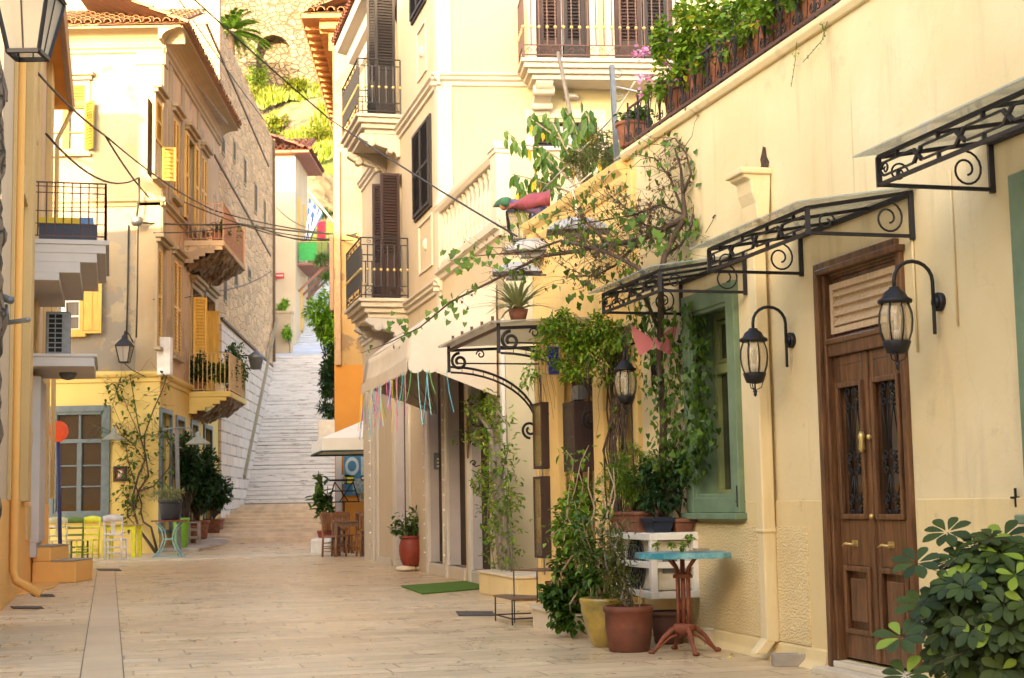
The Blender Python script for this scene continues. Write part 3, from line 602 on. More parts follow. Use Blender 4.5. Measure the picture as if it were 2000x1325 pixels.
# display cabinets hung on the wall, brown sides, glass fronts
for i, (xa, yt, yb, w_, o_) in enumerate(((1085, 785, 915, .55, .20), (1166, 783, 920, .6, .30), (1085, 930, 1090, .5, .22))):
    ua = F1.U(xa, 850); zt = F1.Z(xa, yt); zb = F1.Z(xa, yb); w_ *= .62; o_ *= .78; t_ = thing('display_cabinet', F1.P(ua+w_/2, zb, 0), ['brown glass-fronted cabinet hung high on the yellow wall beside the scrollwork door', 'wider brown glass-fronted cabinet hung on the wall right next to the vine-covered pillar', 'brown glass cabinet low beside the shop entrance, under the other one'][i], 'cabinet', 'display cabinets by the shop entrance')
    m = MB(); m.fb(F1, ua, ua+.03, zb, zt, 0, o_); m.fb(F1, ua+w_-.03, ua+w_, zb, zt, 0, o_); m.fb(F1, ua+.03, ua+w_-.03, zb, zb+.03, 0, o_); m.fb(F1, ua+.03, ua+w_-.03, zt-.03, zt, 0, o_); m.fb(F1, ua+.03, ua+w_-.03, zb+.03, zt-.03, 0, .02)
    m.fb(F1, ua+.03, ua+w_-.03, (zb+zt)/2, (zb+zt)/2+.012, .02, o_-.03); m.build('case', M['shutter_brown'], t_, bevel=.004)
    pane(F1, ua+.03, ua+w_-.03, zb+.03, zt-.03, o_-.005, M['cab_glass'], t_, 'glass')
    m = MB()
    for k in range(9): m.ball(F1.P(ua+.07+rnd.random()*(w_-.14), (zb if k % 2 else (zb+zt)/2)+.06, o_*.55), rnd.uniform(.02,.035), 7, 5, 1.3)
    m.build('wares', flat('wares', (.5,.42,.30), .3, c2=(.1,.25,.35), scale=25), t_)
# ================================================================ right side: annex and white building
zr = F2.Z(972, 296); zbal = F2.Z(974, 449)
an = thing('arcade_annex', F2.P((uA+uC)/2, 0), 'low pale annex with a balustraded terrace and tall narrow openings behind the cream awning', 'building')
ops = [F2.rect(741, 765, 760, 1078), F2.rect(775, 797, 760, 1085), F2.rect(840, 868, 700, 1098), F2.rect(877, 908, 700, 1103), F2.rect(922, 955, 700, 1106)]
ops = [(a, b, (.2 if i > 1 else .14), 3.45) for i, (a, b, c, d) in enumerate(ops)]
m = MB(); D2_ = [depth_for(F2, ops[0][1], 756, 900), depth_for(F2, ops[1][1], 790, 900), depth_for(F2, ops[2][1], 857, 900), depth_for(F2, ops[3][1], 898, 900), depth_for(F2, ops[4][1], 940, 900)]
print('DEPTHS', D2_)
ops = [(*q, D2_[i]) for i, q in enumerate(ops)]
uG = F2.U(832, 900); wall(m, F2, uA, uC, 0, zbal, ops[2:], .34); wall(m, F2, uC, uG, 0, 3.9, ops[2:3], .34)
wl = m.build('wall', M['white_wall'], an)
m = MB(); m.fb(F4, .004, 8, 0, zr-.04, -.3, 0); m.build('end_wall', M['annex'], an)
m = MB(); m.fb(F4, -.02, 8, zr-.04, zr+.02, -.32, .04); m.build('parapet_cap', M['trim_cool'], an, bevel=.01)
m = MB(); m.fb(F2, uA, uC, zbal-.2, zbal-.02, -8, -.05); m.build('terrace', M['concrete'], an)
m = MB()
for a, b, c, d, e in ops[2:]: m.fb(F2, a, b, c, d, -e, -e+.005)
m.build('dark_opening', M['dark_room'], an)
m = MB()
for a, b, c, d, e in ops[2:]: m.fb(F2, a, b, c-.03, c, -.1, .03)
m.build('opening_frame', M['trim_cool'], an)
M['reveal_paint'] = plain('reveal_paint', (.50,.44,.42), .7, c2=(.42,.37,.36), scale=2)
for i_, (a, b, c, d, e) in enumerate(ops): m = MB(); m.fb(F2, b-.012, b-.002, c, d, -e+.006, .0); m.build('reveal', M['reveal_paint'], an)
M['pilaster_white'] = plain('pilaster_white', (.66,.61,.53), .7, c2=(.58,.52,.44), scale=2)
for q_, w_ in [(q[1]-.01, .18) for q in ops[3:]] + [(ops[2][1], .22), (uA, .12)]: m = MB(); m.fb(F2, q_, q_+w_, 0, 3.6, .0, .05); m.build('pilaster', M['pilaster_white'], an, bevel=.01)
m = MB()
for a, b in ((ops[4][0], ops[4][1]), (ops[3][0], ops[3][1]), (ops[2][0], ops[2][1])): m.fb(F2, a, b, 0, .17, 0, .04)
m.build('sill', M['trim'], an, bevel=.01)
m = MB(); zc4 = F2.Z(972, 449); m.oprism(F2, [(0,zc4-.14),(.05,zc4-.12),(.05,zc4-.05),(.11,zc4-.02),(.11,zc4+.02),(0,zc4+.02)], uA, uC); m.build('cornice', M['trim'], an)
# balustrade
m = MB(); m.oprism(F2, [(-.12,zr-.14),(.07,zr-.14),(.11,zr-.07),(.11,zr),(-.12,zr)], uA+.3, uC-.05); m.fb(F2, uA+.3, uC, zbal+.02, zbal+.14, -.1, .06)
m.fb(F2, uA-.03, uA+.3, zbal, zr-.02, -.12, .09); m.fb(F2, uA-.07, uA+.34, zr-.02, zr+.08, -.16, .13); m.fb(F2, uA-.05, uA+.32, zr-.08, zr-.02, -.14, .11); m.fb(F2, uC-.28, uC, zbal, zr-.02, -.12, .09); m.fb(F2, uC-.32, uC-.001, zr-.02, zr+.06, -.15, .12)
m.build('balustrade', M['trim'], an, bevel=.008)
n = 13; prof = [(.055,0),(.055,.04),(.035,.06),(.06,.17),(.068,.26),(.05,.38),(.03,.50),(.028,.56),(.045,.60),(.035,.63),(.055,.66),(.055,.70)]; sc_ = (zr-.14-zbal-.14)/.70; m = MB()
for i in range(n):
    u = uA+.42 + (uC-.4-uA-.42)*i/(n-1); m = MB(); m.lathe([(r_*1.05, z*sc_) for r_, z in prof], F2.P(u, zbal+.14, -.02), 10); m.build('baluster', M['trim'], an)

wb = thing('white_building', F2.P((uC+uEE)/2, 0), 'tall cream and white three-storey building with brown louvred shutters, scroll corbels and iron balconies', 'building')
ZT = 12.2; usE = F2.U(706, 250)
zs = F2.Z(845, 165); zs1 = F2.Z(848, 560)
zb1 = F2.Z(785, 224); q = F2.U(777, 150); d1 = (q, q+.95, zb1, zb1+2.75)
zb2 = F2.Z(800, 583); q = F2.U(786, 450); d2 = (q, q+.9, zb2, zb2+2.45); q = F2.U(746, 450); d3 = (q, q+.8, zb2+.6, zb2+2.2)
w1 = F2.rect(812, 843, 268, 430); w2 = F2.rect(806, 832, -110, 45)
m = MB(); wall(m, F2, uC, usE, 3.9, ZT, [d1, d2, d3], .3); wall(m, F2, uG, usE, 0, 3.9, [ops[1]], .3); wall(m, F2, usE, uE, 0, zs1-.2, [ops[0]], .3)
m.build('wall', M['white_wall'], wb)
m = MB(); w3 = (.0, .0); pf = []
dA = F3.rect(1045, 1150, -150, 108); dB = F3.rect(1197, 1312, -150, 108); wlow = F3.rect(1043, 1092, 238, 330); wlo2 = F3.rect(1130, 1168, 238, 330)
zsl = F3.Z(1020, 112, .8)
dA = (dA[0], dA[1], zsl, zsl+2.6); dB = (dB[0], dB[1], zsl, zsl+2.6); wlow = (wlow[0], wlo2[1], wlow[3]-1.6, wlow[3])
wall(m, F3, 0, 9, 0, ZT, [dA, dB, wlow], .2); m.build('wall', M['pale_yellow'], wb)
m = MB(); m.fb(F2, uC, usE, ZT-.1, ZT, -9, .0); m.fb(F2, usE, usE+.05, 0, ZT, -9, -.001); m.build('roof', M['concrete'], wb)
m = MB(); a, b, c, d, e = ops[0]; m.fb(F2, a, b, c, d, -e, -e+.005); a, b, c, d, e = ops[1]; m.fb(F2, a, b, c, d, -e, -e+.005)
m.build('dark_opening', M['dark_room'], wb)
m = MB(); pw = F3.U(884, 300); m.fb(F3, -.03, pw, 0, ZT, -.02, .035); m.fb(F2, uC-.03, uC+.22, 4.0, ZT, -.02, .035)
for a, b, c, d, e in ops[:2]: m.fb(F2, b, b+.25, 0, 3.8, 0, .05); m.fb(F2, a, b, 0, .13, 0, .04)
m.fb(F2, uE-.1, uE+.2, 0, 3.8, 0, .05); a = ops[1][0]; m.fb(F2, a-.35, a-.02, 0, 3.8, 0, .05)
m.build('pilaster', M['trim'], wb, bevel=.01)
prof = [(0,-.18),(.04,-.16),(.04,-.10),(.09,-.07),(.09,-.03),(.13,.0),(.13,.03),(0,.05)]
m = MB()
for z in (zs, zs1): m.oprism(F2, [(o, z+q) for o, q in prof], uC-.13, usE); m.oprism(F3, [(o, z+q) for o, q in prof], -.13, 9)
m.build('string_course', M['trim'], wb, bevel=.005)
# top cornice with a tiled edge
zc = F2.Z(675, 40, .6) ; m = MB(); m.oprism(F2, [(0,zc-.55),(.08,zc-.5),(.12,zc-.32),(.25,zc-.28),(.30,zc-.1),(.5,zc-.05),(.55,zc+.1),(0,zc+.12)], F2.U(775,200), usE+.25); m.build('cornice', M['trim_cool'], wb, bevel=.01)
m = MB(); Aa = F2.P(F2.U(775,200), zc+.12, .6); Bb = F2.P(usE+.25, zc+.12, .6); tiles(m, Aa, Bb, Vector((-F2.n.x, -F2.n.y, .4)), .8, .2, .08, 3); m.build('roof_edge', M['tile_red'], wb)
# relief panels
for xa, xb, yt, yb in ((816, 834, 65, 165), (820, 846, 440, 540)):
    m = MB(); a, b, c, d = F2.rect(xa, xb, yt, yb); ring(m, F2, a, b, c, d, .045, 0, .03); rp = m.build('relief_panel', M['trim'], wb, bevel=.005); m = MB(); m.ball(F2.P((a+b)/2, (c+d)/2, .0), .07, 8, 6, 1.6); m.build('rosette', M['trim'], rp)
def shut_window(F, W, mat, parent, ang=0, rails=(.5,), pitch=.05):
    a, b, c, d = W; fr = MB(); ring(fr, F, a-.05, b+.05, c-.05, d+.05, .05, 0, .04); f = fr.build('window', mat, parent)
    k = MB(); k.fb(F, a, b, c, d, .002, .01); mid = (a+b)/2; louver(k, F, a, mid-.004, c, d, .03, .05, .04, rails, pitch); louver(k, F, mid+.004, b, c, d, .03, .05, .04, rails, pitch); k.build('shutter', mat, f); return f
shut_window(F2, w1, M['shutter_grey'], wb); shut_window(F2, w2, M['shutter_grey'], wb)
def balcony_door(F, D, mat, parent, angs=(70, 110), o=.05, depth=.28, pm='pane', rails=(.35,), solid=(0,), half=True):
    a, b, c, d = D; fr = MB(); ring(fr, F, a, b, c, d, .06, -depth, -depth+.06, .06); mid = (a+b)/2; fr.fb(F, mid-.04, mid+.04, c, d, -depth, -depth+.07); fr.fb(F, a, b, c+(d-c)*.3, c+(d-c)*.3+.06, -depth, -depth+.06)
    f = fr.build('door', mat, parent); pane(F, a, b, c, d, -depth+.01, M[pm], f); w_ = (b-a)/2*.82
    for hinge, ang in ((a, angs[0]), (b, angs[1])):
        if ang is None: continue
        LF = leaf_face(F, hinge, o, ang if hinge == a else ang)
        k = MB(); u0_, u1_ = 0, w_
        louver(k, LF, u0_, u1_, c+.03, d-.02, -.02, .05, .04, rails, .055, solid); k.build('shutter', mat, f)
    return f
balcony_door(F2, d1, M['shutter_grey'], wb, (95, 80)); balcony_door(F2, d2, M['shutter_brown'], wb, (97, 78))
shut_window(F2, d3, M['shutter_brown'], wb)
# frames round the doors of the camera-facing side
m = MB()
for D in (dA, dB): ring(m, F3, D[0]-.14, D[1]+.14, D[2], D[3]+.14, .14, 0, .03, 0, 'lrt')
ring(m, F3, wlow[0]-.14, wlow[1]+.14, wlow[2]-.1, wlow[3]+.2, .14, 0, .03); m.build('surround', M['trim'], wb)
for D in (dA, dB):
    a, b, c, d = D; k = MB(); ring(k, F3, a, b, c, d, .07, -.12, -.02); mid = (a+b)/2; f = k.build('door', M['shutter_brown'], wb); pane(F3, a, b, c, d, -.14, M['pane'], f)
    k = MB(); louver(k, F3, a+.07, mid-.02, c+.02, d-.07, -.10, .07, .05, (.2,.62), .055, (0,)); k.build('shutter', M['shutter_brown'], f)
    k = MB(); louver(k, F3, mid+.02, b-.07, c+.02, d-.07, -.10, .07, .05, (.2,.62), .055, (0,)); k.build('shutter', M['shutter_grey'], f)
a, b, c, d = wlow; k = MB(); mid = (a+b)/2; louver(k, F3, a, a+(b-a)*.36, c, d, -.08, .06, .05, (.5,), .055); louver(k, F3, b-(b-a)*.3, b, c, d, -.08, .06, .05, (.5,), .055); f = k.build('window', M['shutter_grey'], wb); pane(F3, a, b, c, d, -.15, M['pane'], f)
m = MB(); lu, lz = F3.hit(1115, 193); m.lathe([(.005,.07),(.10,.05),(.13,0),(.13,-.02)], F3.P(lu, lz, .06), 16, 1.0); m.build('wall_light', M['trim_cool'], wb)
def balcony(F, u0, u1, zt, o, parent, rail_h=1.05, style='band', mat='iron', gold=True, slabmat='trim', h=.34, infill=False, gap=.12):
    m = MB(); slab(m, F, u0, u1, zt, o, h); b = m.build('balcony', M[slabmat], parent, bevel=.006)
    m = MB(); g = [] if gold else None
    railing(m, lambda u, z: F.P(u, z, o-.05), u0+.04, u1-.04, zt, zt+rail_h, gap, .010, style, g)
    for uu in (u0+.05, u1-.05): railing(m, lambda o_, z, uu=uu: F.P(uu, z, o_), .02, o-.05, zt, zt+rail_h, gap, .010, style, g)
    m.build('railing', M[mat], b)
    for p_ in g or ():
        k_ = MB(); k_.ball(p_, .030, 8, 6); k_.build('rail_ball', M['gold'], b)
    return b
o1 = .86; ua_ = F2.U(785,224); ub_ = F2.hit(664, 268, o1)[0]
bl = balcony(F2, ua_, ub_, zb1, o1, wb, 1.05, 'double', 'iron', True)
m = MB(); m.fb(F2, ua_+.10, ub_-.06, zb1+.32, zb1+.9, o1-.085, o1-.075); m.build('screen', flat('reed_screen', (.13,.07,.05), .8), bl)
for q_ in (ua_+.3, ub_-.35): m = MB(); corbel(m, F2, q_, .2, zb1-.34, .75, .42); m.build('corbel', M['trim'], wb, bevel=.01)
o2 = .92; ua_ = F2.U(800,583); ub_ = F2.hit(672, 612, o2)[0]
bl = balcony(F2, ua_, ub_, zb2, o2, wb, 1.1, 'double', 'iron', True)
m = MB(); m.fb(F2, ua_+.10, ub_-.06, zb2+.3, zb2+.9, o2-.085, o2-.075); m.build('screen', M['reed_screen'], bl)
for q_ in (ua_+.3, ub_-.35): m = MB(); corbel(m, F2, q_, .2, zb2-.34, .75, .40); m.build('corbel', M['trim_cool'], wb, bevel=.01)
ua_ = F3.hit(1018, 112, .8)[0]
bl = balcony(F3, ua_, 6.5, zsl, .8, wb, 1.08, 'band', 'iron_brown', True, h=.3, gap=.1315)
m = MB(); corbel(m, F3, F3.U(1056,180), .28, zsl-.28, .55, .48); m.build('corbel', M['trim'], wb, bevel=.01)
# ================================================================ left side: near building
lb = thing('ochre_building', FL.P(3, 0), 'cream building with an ochre base, white entrance canopy and tiled eave at the left edge', 'building')
uL0 = FL.U(0, 900) - 5; uL1 = FL.U(94, 900); ZL = 9.62; zo = FL.Z(60, 982)
lops = [FL.rect(44, 56, 560, 700), FL.rect(70, 76, 740, 960)]
m = MB(); m.fb(FL, uL0+4.4, uL1, zo, ZL, -7, 0); m.build('wall', M['left_pink'], lb)
m = MB(); m.fb(FL, uL0+4.4, uL1, 0, zo, -7, .03); m.prism([FL.P(FL.U(30,1100),0,.03), FL.P(FL.U(75,1100),0,.03), FL.P(FL.U(75,1100),0,.5), FL.P(FL.U(45,1100),0,.45)], (0,0,.02)); m.build('base', M['left_orange'], lb, bevel=.015)
m = MB()
for xa, xb, o_ in ((14, 26, .05), (38, 45, .12), (60, 66, .06), (80, 85, .1)): a, b = FL.U(xa), FL.U(xb); m.fb(FL, a, b, zo, ZL, 0, o_)
m.build('pilaster', M['left_cream'], lb, bevel=.01)
m = MB(); 
for xa, xb, yt, yb in ((46,53,990,1055), (73,79,990,1050), (46,56,830,862), (73,80,860,890), (78,82,765,800), (40,48,320,380), (60,68,190,250)):
    m = MB(); a, b, c, d = FL.rect(xa, xb, yt, yb); m.fb(FL, a, b, c, d, .0, .06); m.build('niche', M['left_cream'], lb)
m = MB(); a, b = FL.U(57), FL.U(70); m.fb(FL, a, b, FL.Z(62,1058), FL.Z(60,735), .0, .16); m.fb(FL, a, b, FL.Z(62,1085), FL.Z(62,1058), .0, .12); m.build('door_post', M['trim_cool'], lb, bevel=.01)
# white balcony slab with stepped corbel, rail and blue-yellow planter
zu = FL.Z(52, 465); oo = 1.19; ua_ = FL.U(52, 480); ub_ = ua_ + 3.2
m = MB(); m.fb(FL, ua_, ub_, zu-.07, zu, 0, oo); m.fb(FL, ua_+.02, ub_-.02, zu-.20, zu-.07, 0, oo-.05)
for i, (k, zz) in enumerate(((.18,.34),(.42,.50),(.72,.62))): m.fb(FL, ua_+.03, ub_-.03, zu-zz-.0, zu-(.20,.34,.50)[i], 0, oo-k)
bl = m.build('balcony', M['trim_cool'], lb, bevel=.006)
m = MB(); hR = FL.Z(52, 345)-zu
P = lambda u, z: FL.P(u, z, oo-.06); railing(m, P, ua_+.05, ub_-.05, zu, zu+hR, .14, .008, 'plain')
for dz in (hR*.5, hR*.82, hR*.93): m.bar(P(ua_+.05,zu+dz), P(ub_-.05,zu+dz), .014)
P = lambda o_, z: FL.P(ua_+.05, z, o_); railing(m, P, .03, oo-.06, zu, zu+hR, .12, .008, 'plain')
for dz in (hR*.28, hR*.5, hR*.82, hR*.93): m.bar(P(.03,zu+dz), P(oo-.06,zu+dz), .014)
m.build('railing', M['iron_brown'], bl)
m = MB(); m.fb(FL, ua_+.5, ua_+1.0, zu+.02, zu+.32, .15, 1.0); o_ = m.build('storage_box', flat('navy_box', (.03,.04,.07), .5)); tag(o_, 'dark box with a yellow and blue lid on the left balcony behind its brown rail', 'box')
m = MB(); m.fb(FL, ua_+.48, ua_+1.02, zu+.32, zu+.42, .13, .75); m.build('lid', flat('yellow_lid', (.75,.50,.01), .5), o_); m = MB(); m.fb(FL, ua_+.48, ua_+1.02, zu+.32, zu+.43, .76, .95); m.build('lid', flat('blue_lid', (.10,.25,.55), .5), o_)
o_.location.z += 0
zl_ = FL.Z(57, 690); ua2 = FL.U(57, 700); o2_ = .98
m = MB(); m.fb(FL, ua2, ua2+2.4, zl_-.05, zl_, 0, o2_+.04); m.fb(FL, ua2+.02, ua2+2.38, zl_-.20, zl_-.05, 0, o2_); m.build('entrance_canopy', M['trim_cool'], lb, bevel=.008)
m = MB(); m.lathe([(.02,-.12),(.10,-.10),(.14,-.03),(.14,0)], FL.P(ua2+1.2, zl_-.2, .55), 14); m.build('ceiling_lamp', M['grey_metal'], lb)
# eave with gutter and tiles
ue0, ue1 = uL0+4.4, uL1+.3; m = MB(); m.fb(FL, ue0, ue1, ZL-.02, ZL+.06, -.1, .30); m.build('soffit', M['orange'], lb)
m = MB(); m.oprism(FL, [(.29,ZL-.06),(.39,ZL-.06),(.43,ZL+.08),(.29,ZL+.08)], ue0, ue1); m.build('gutter', flat('copper', (.22,.09,.045), .5), lb); m = MB(); m.tube([FL.P(ue1-.05,ZL-.03,.36), FL.P(ue1-.1,ZL-.35,.24), FL.P(ue1-.15,ZL-.7,.08), FL.P(ue1-.15, 4, .08), FL.P(ue1-.15, 1.4, .08)], .05, 8); m.build('downpipe', M['left_cream'], lb); m = MB(); m.box(-12.95, 26.4, 12.1, 1.05, .7, 2.2); m.box(-12.95, 26.4, 13.25, 1.25, .9, .12); m.build('chimney', M['left_cream'], lb)
m = MB(); tiles(m, FL.P(ue0,ZL+.09,.34), FL.P(ue1,ZL+.09,.34), Vector((-FL.n.x,-FL.n.y,.45)), 4.5, .24, .1, 8); m.build('roof', M['tile_red'], lb)
# ochre drain pipe
m = MB(); dp = FL.U(15, 900); m.tube([FL.P(dp,9.2,.09), FL.P(dp,.42,.09), FL.P(dp-.0,.30,.12), FL.P(dp-.05,.12,.42)], .052, 10); m.build('drainpipe', M['left_orange'], lb)
# ochre stepped block
m = MB(); p0 = G(62, 1140); p1 = G(150, 1138); 
w_ = (p1-p0).length; zt1 = 1.15 - (1094-998)*p0.y/2950*.98; m.box((p0.x+p1.x)/2, p0.y+.5, .17, w_, 1.0, .34); m.box(p0.x+w_*.21, p0.y+.5, .34+.12, w_*.42, 1.0, .24)
o_ = m.build('entrance_steps', M['left_orange'], bevel=.02); tag(o_, 'ochre painted two-step block at the foot of the cream building on the left', 'steps')
m = MB(); m.box((p0.x+p1.x)/2+w_*.21, p0.y+.5, .352, w_*.58, 1.02, .02); m.box(p0.x+w_*.21, p0.y+.5, .592, w_*.44, 1.02, .02); m.build('tread', M['concrete'], o_)
# rough stone corner right at the frame's edge
m = MB(); FQ = Face(FL.P(FL.U(-27,900)-.02, 0, .12)[:2], FL.d); 
m.grid(lambda a, b: FQ.P(-a*4, b*5.6, .10*mn.noise(Vector((a*9,b*12,1)))+.05*mn.noise(Vector((a*22,b*31,4)))), 40, 70); e = Face(FQ.P(0,0)[:2], FL.n)
m.grid(lambda a, b: FQ.P(.10*mn.noise(Vector((a*2,b*12,7)))+.05*mn.noise(Vector((a*6,b*31,9))), b*5.6, .10*mn.noise(Vector((0,b*12,1)))+.05*mn.noise(Vector((0,b*31,4)))-a*.6), 8, 70); m.fb(FQ, -4, 0, 5.5, 5.62, -.6, .03)
o_ = m.build('stone_corner', M['rubble']); tag(o_, 'rough dark rubble stone wall end cut off by the left edge of the picture', 'stone wall')

# ================================================================ corner house with the yellow cafe
ch = thing('corner_house', (hc.x-2, HY+4, 0), 'old corner house with yellow ground floor, peeling plaster, ochre shutters and barrel tiled roof', 'house')
zg = FH.Z(300, 733); zbelt = FH.Z(290, 395); zev = FH.Z(315, 62); LW = -6.6; sd = 10.2
cw = FH.rect(104, 205, 803, 1008); mw = FH.rect(88, 158, 560, 648); uw = FH.rect(88, 168, 168, 296)
suw = [FS.rect(300.5, 312, 190, 340), FS.rect(335, 347, 226, 378), FS.rect(362, 377, 262, 430), FS.rect(391, 401, 300, 440)]
smw = [FS.rect(305, 320, 482, 672), FS.rect(336, 351, 505, 690), FS.rect(373, 391, 560, 757), FS.rect(400, 417, 575, 770)]
sgw = [FS.rect(312, 333, 800, 1030), FS.rect(343, 358, 815, 1040), FS.rect(372, 384, 825, 1010), FS.rect(397, 412, 832, 1010)]
sgw = [(a, b, .55, d) for a, b, c, d in sgw]
m = MB(); wall(m, FH, LW, 0, 0, zg, [cw], .2); wall(m, FS, 0, sd, 0, zg, sgw, .2); m.build('ground_floor', M['cafe_yellow'], ch)
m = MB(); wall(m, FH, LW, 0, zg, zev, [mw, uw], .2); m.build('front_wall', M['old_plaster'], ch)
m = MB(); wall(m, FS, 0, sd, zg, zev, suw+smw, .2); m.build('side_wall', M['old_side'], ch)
m = MB(); m.fb(FH, LW, 0, zev-.2, zev-.1, -9, -.05); m.fb(FH, LW, LW+.1, 0, zev, -9, -.01); m.build('attic_floor', M['concrete'], ch)
m = MB(); pr = [(0,-.18),(.04,-.16),(.04,-.07),(.10,-.03),(.13,.03),(.13,.08),(0,.12)]
m.oprism(FH, [(o, zg+z) for o, z in pr], LW, .13); m.oprism(FS, [(o, zg+z) for o, z in pr], -.13, sd); m.build('cornice', M['cafe_yellow'], ch)
m = MB(); pr = [(0,-.12),(.05,-.10),(.05,-.02),(.12,.02),(.12,.09),(0,.14)]
m.oprism(FH, [(o, zbelt+z) for o, z in pr], LW, .12); m.oprism(FS, [(o, zbelt+z) for o, z in pr], -.12, sd)
zc0 = FH.Z(300, 96)
for F_, a, b in ((FH, LW, .0), (FS, .0, sd-.0)):   # architrave and the deep coved eave
    e = .55 if F_ is FH else 0; m.oprism(F_, [(0,zc0-.12),(.06,zc0-.10),(.06,zc0-.02),(.12,zc0+.02),(.12,zc0+.08),(0,zc0+.1)], a if F_ is FH else -.12, .12 if F_ is FH else b)
    pts = [(0, zc0+.1)] + [(.08+.50*(1-math.cos(k*math.pi/12)), zc0+.1+(zev-zc0-.18)*math.sin(k*math.pi/12)) for k in range(7)] + [(.62,zev-.08),(.62,zev),(0,zev)]
    m.oprism(F_, pts, a if F_ is FH else -.60, .60 if F_ is FH else b)
m.build('eave_cornice', M['old_trim'], ch)
m = MB(); m.fb(FH, -.62, .02, zg+.1, zc0-.1, -.01, .05); m.fb(FS, -.02, .42, zg+.1, zc0-.1, -.01, .05); m.build('pilaster', M['old_trim'], ch, bevel=.015); m = MB()
cap = FH.Z(290, 128); m.fb(FH, -.66, .06, cap, zc0-.11, -.01, .09); m.fb(FS, -.06, .46, cap, zc0-.11, -.01, .09); m.build('capital', M['old_trim'], ch, bevel=.015)
for xx in (333, 357, 388): m = MB(); a = FS.U(xx, 300); m.fb(FS, a-.35, a+.05, zbelt+.2, zc0-.12, -.01, .05); m.build('pilaster', M['old_trim'], ch, bevel=.015)
m = MB(); ca = (FH.P(LW, zev+.0, .72)); cb = FH.P(.72, zev, .72); tiles(m, ca, cb, (0, 1, .42), 3.4, .25, .105, 7)
cd = FS.P(sd, zev, .72); m2_ = Vector((-FS.n.x, -FS.n.y, .42)); tiles(m, FS.P(-.72, zev, .72), cd, m2_, 3.4, .25, .105, 7); m.build('roof', M['tile'], ch)
def old_window(F, W, kind, parent, hood=True, fm='shutter_yellow'):
    a, b, c, d = W; k = MB(); ring(k, F, a-.10, b+.10, c-.08, d+.10, .12, -.02, .05)
    k.fb(F, a-.16, b+.16, c-.16, c-.08, -.02, .14); 
    f = k.build('window', M['old_trim'] if hood else M[fm], parent)
    if hood: k = MB(); k.fb(F, a-.22, b+.22, d+.22, d+.32, 0, .22); k.fb(F, a-.16, b+.16, d+.12, d+.22, 0, .13); k.build('hood', M['old_trim'], f, bevel=.01)
    return f
# cafe window, slate blue
a, b, c, d = cw; k = MB(); ring(k, FH, a-.13, b+.13, c-.10, d+.12, .16, -.03, .06); ring(k, FH, a+.02, b-.02, c+.04, d-.04, .07, -.03, .035); cf = k.build('cafe_window', M['slate_paint'], ch, bevel=.01)
zt_ = FH.Z(150, 862); k = MB(); k.fb(FH, a, b, zt_-.05, zt_+.05, -.13, .0); mid = (a+b)/2; k.fb(FH, mid-.06, mid+.06, c, zt_, -.13, -.01); k.fb(FH, mid-.03, mid+.03, zt_, d, -.13, -.02); ring(k, FH, a, b, c, d, .10, -.13, -.02)
for z in (FH.Z(150,910), FH.Z(150,951)): k.fb(FH, a, b, z-.018, z+.018, -.12, -.04)
k.build('sash', M['slate_paint'], cf, bevel=.006); pane(FH, a, b, c, d, -.10, M['pane_warm'], cf)
k = MB(); k.fb(FH, a-.2, b+.18, c-.16, c-.08, -.03, .13); k.build('sill', M['slate_paint'], cf)
# middle window, white sash with one ochre shutter swung open
a, b, c, d = mw; f = old_window(FH, mw, 0, ch, False, 'shutter_yellow'); mid = (a+b)/2
k = MB(); ring(k, FH, a, b, c, d, .07, -.13, -.06); k.fb(FH, mid-.06, mid+.06, c, d, -.13, -.05)
for i in (1, 2): z = c + (d-c)*i/3; k.fb(FH, a, b, z-.02, z+.02, -.12, -.07)
k.build('sash', M['white_paint'], f); pane(FH, a, b, c, d, -.11, M['curtain'], f)
sh = FH.rect(160, 201, 540, 650); k = MB(); ring(k, FH, sh[0], sh[1], c-.08, d+.15, .07, .10, .14); mm = (sh[0]+sh[1])/2; k.fb(FH, mm-.03, mm+.03, c, d+.1, .10, .14); k.fb(FH, sh[0]+.03, sh[1]-.03, c, d+.1, .105, .125); k.build('shutter', M['shutter_yellow'], f)
# upper window with open shutter
a, b, c, d = uw; f = old_window(FH, (a, b, c, d), 0, ch, True); z2 = FH.Z(140, 206)
k = MB(); ring(k, FH, a, b, c, z2, .07, -.13, -.04); mid = a+(b-a)*.5; k.fb(FH, mid-.09, mid+.09, c, z2, -.13, -.03); k.fb(FH, a, b, z2-.02, z2+.08, -.13, .0); zq = (c+z2)/2-.1; k.fb(FH, a, b, zq-.015, zq+.015, -.12, -.06); k.build('sash', M['shutter_yellow_sunlit'], f)
pane(FH, a, b, c, z2, -.11, M['curtain_sunlit'], f); k = MB(); louver(k, FH, a, b, z2+.08, d, -.05, .06, .05, (), .07)
k.build('shutter', M['shutter_yellow_sunlit'], f); k = MB(); LFx = Face(FH.P(b+.02,0,.03)[:2], (.80, -.6)); louver(k, LFx, 0, .32, c, z2+.05, 0, .05, .04, (.5,), .07); k.build('shutter', M['shutter_yellow_sunlit'], f)
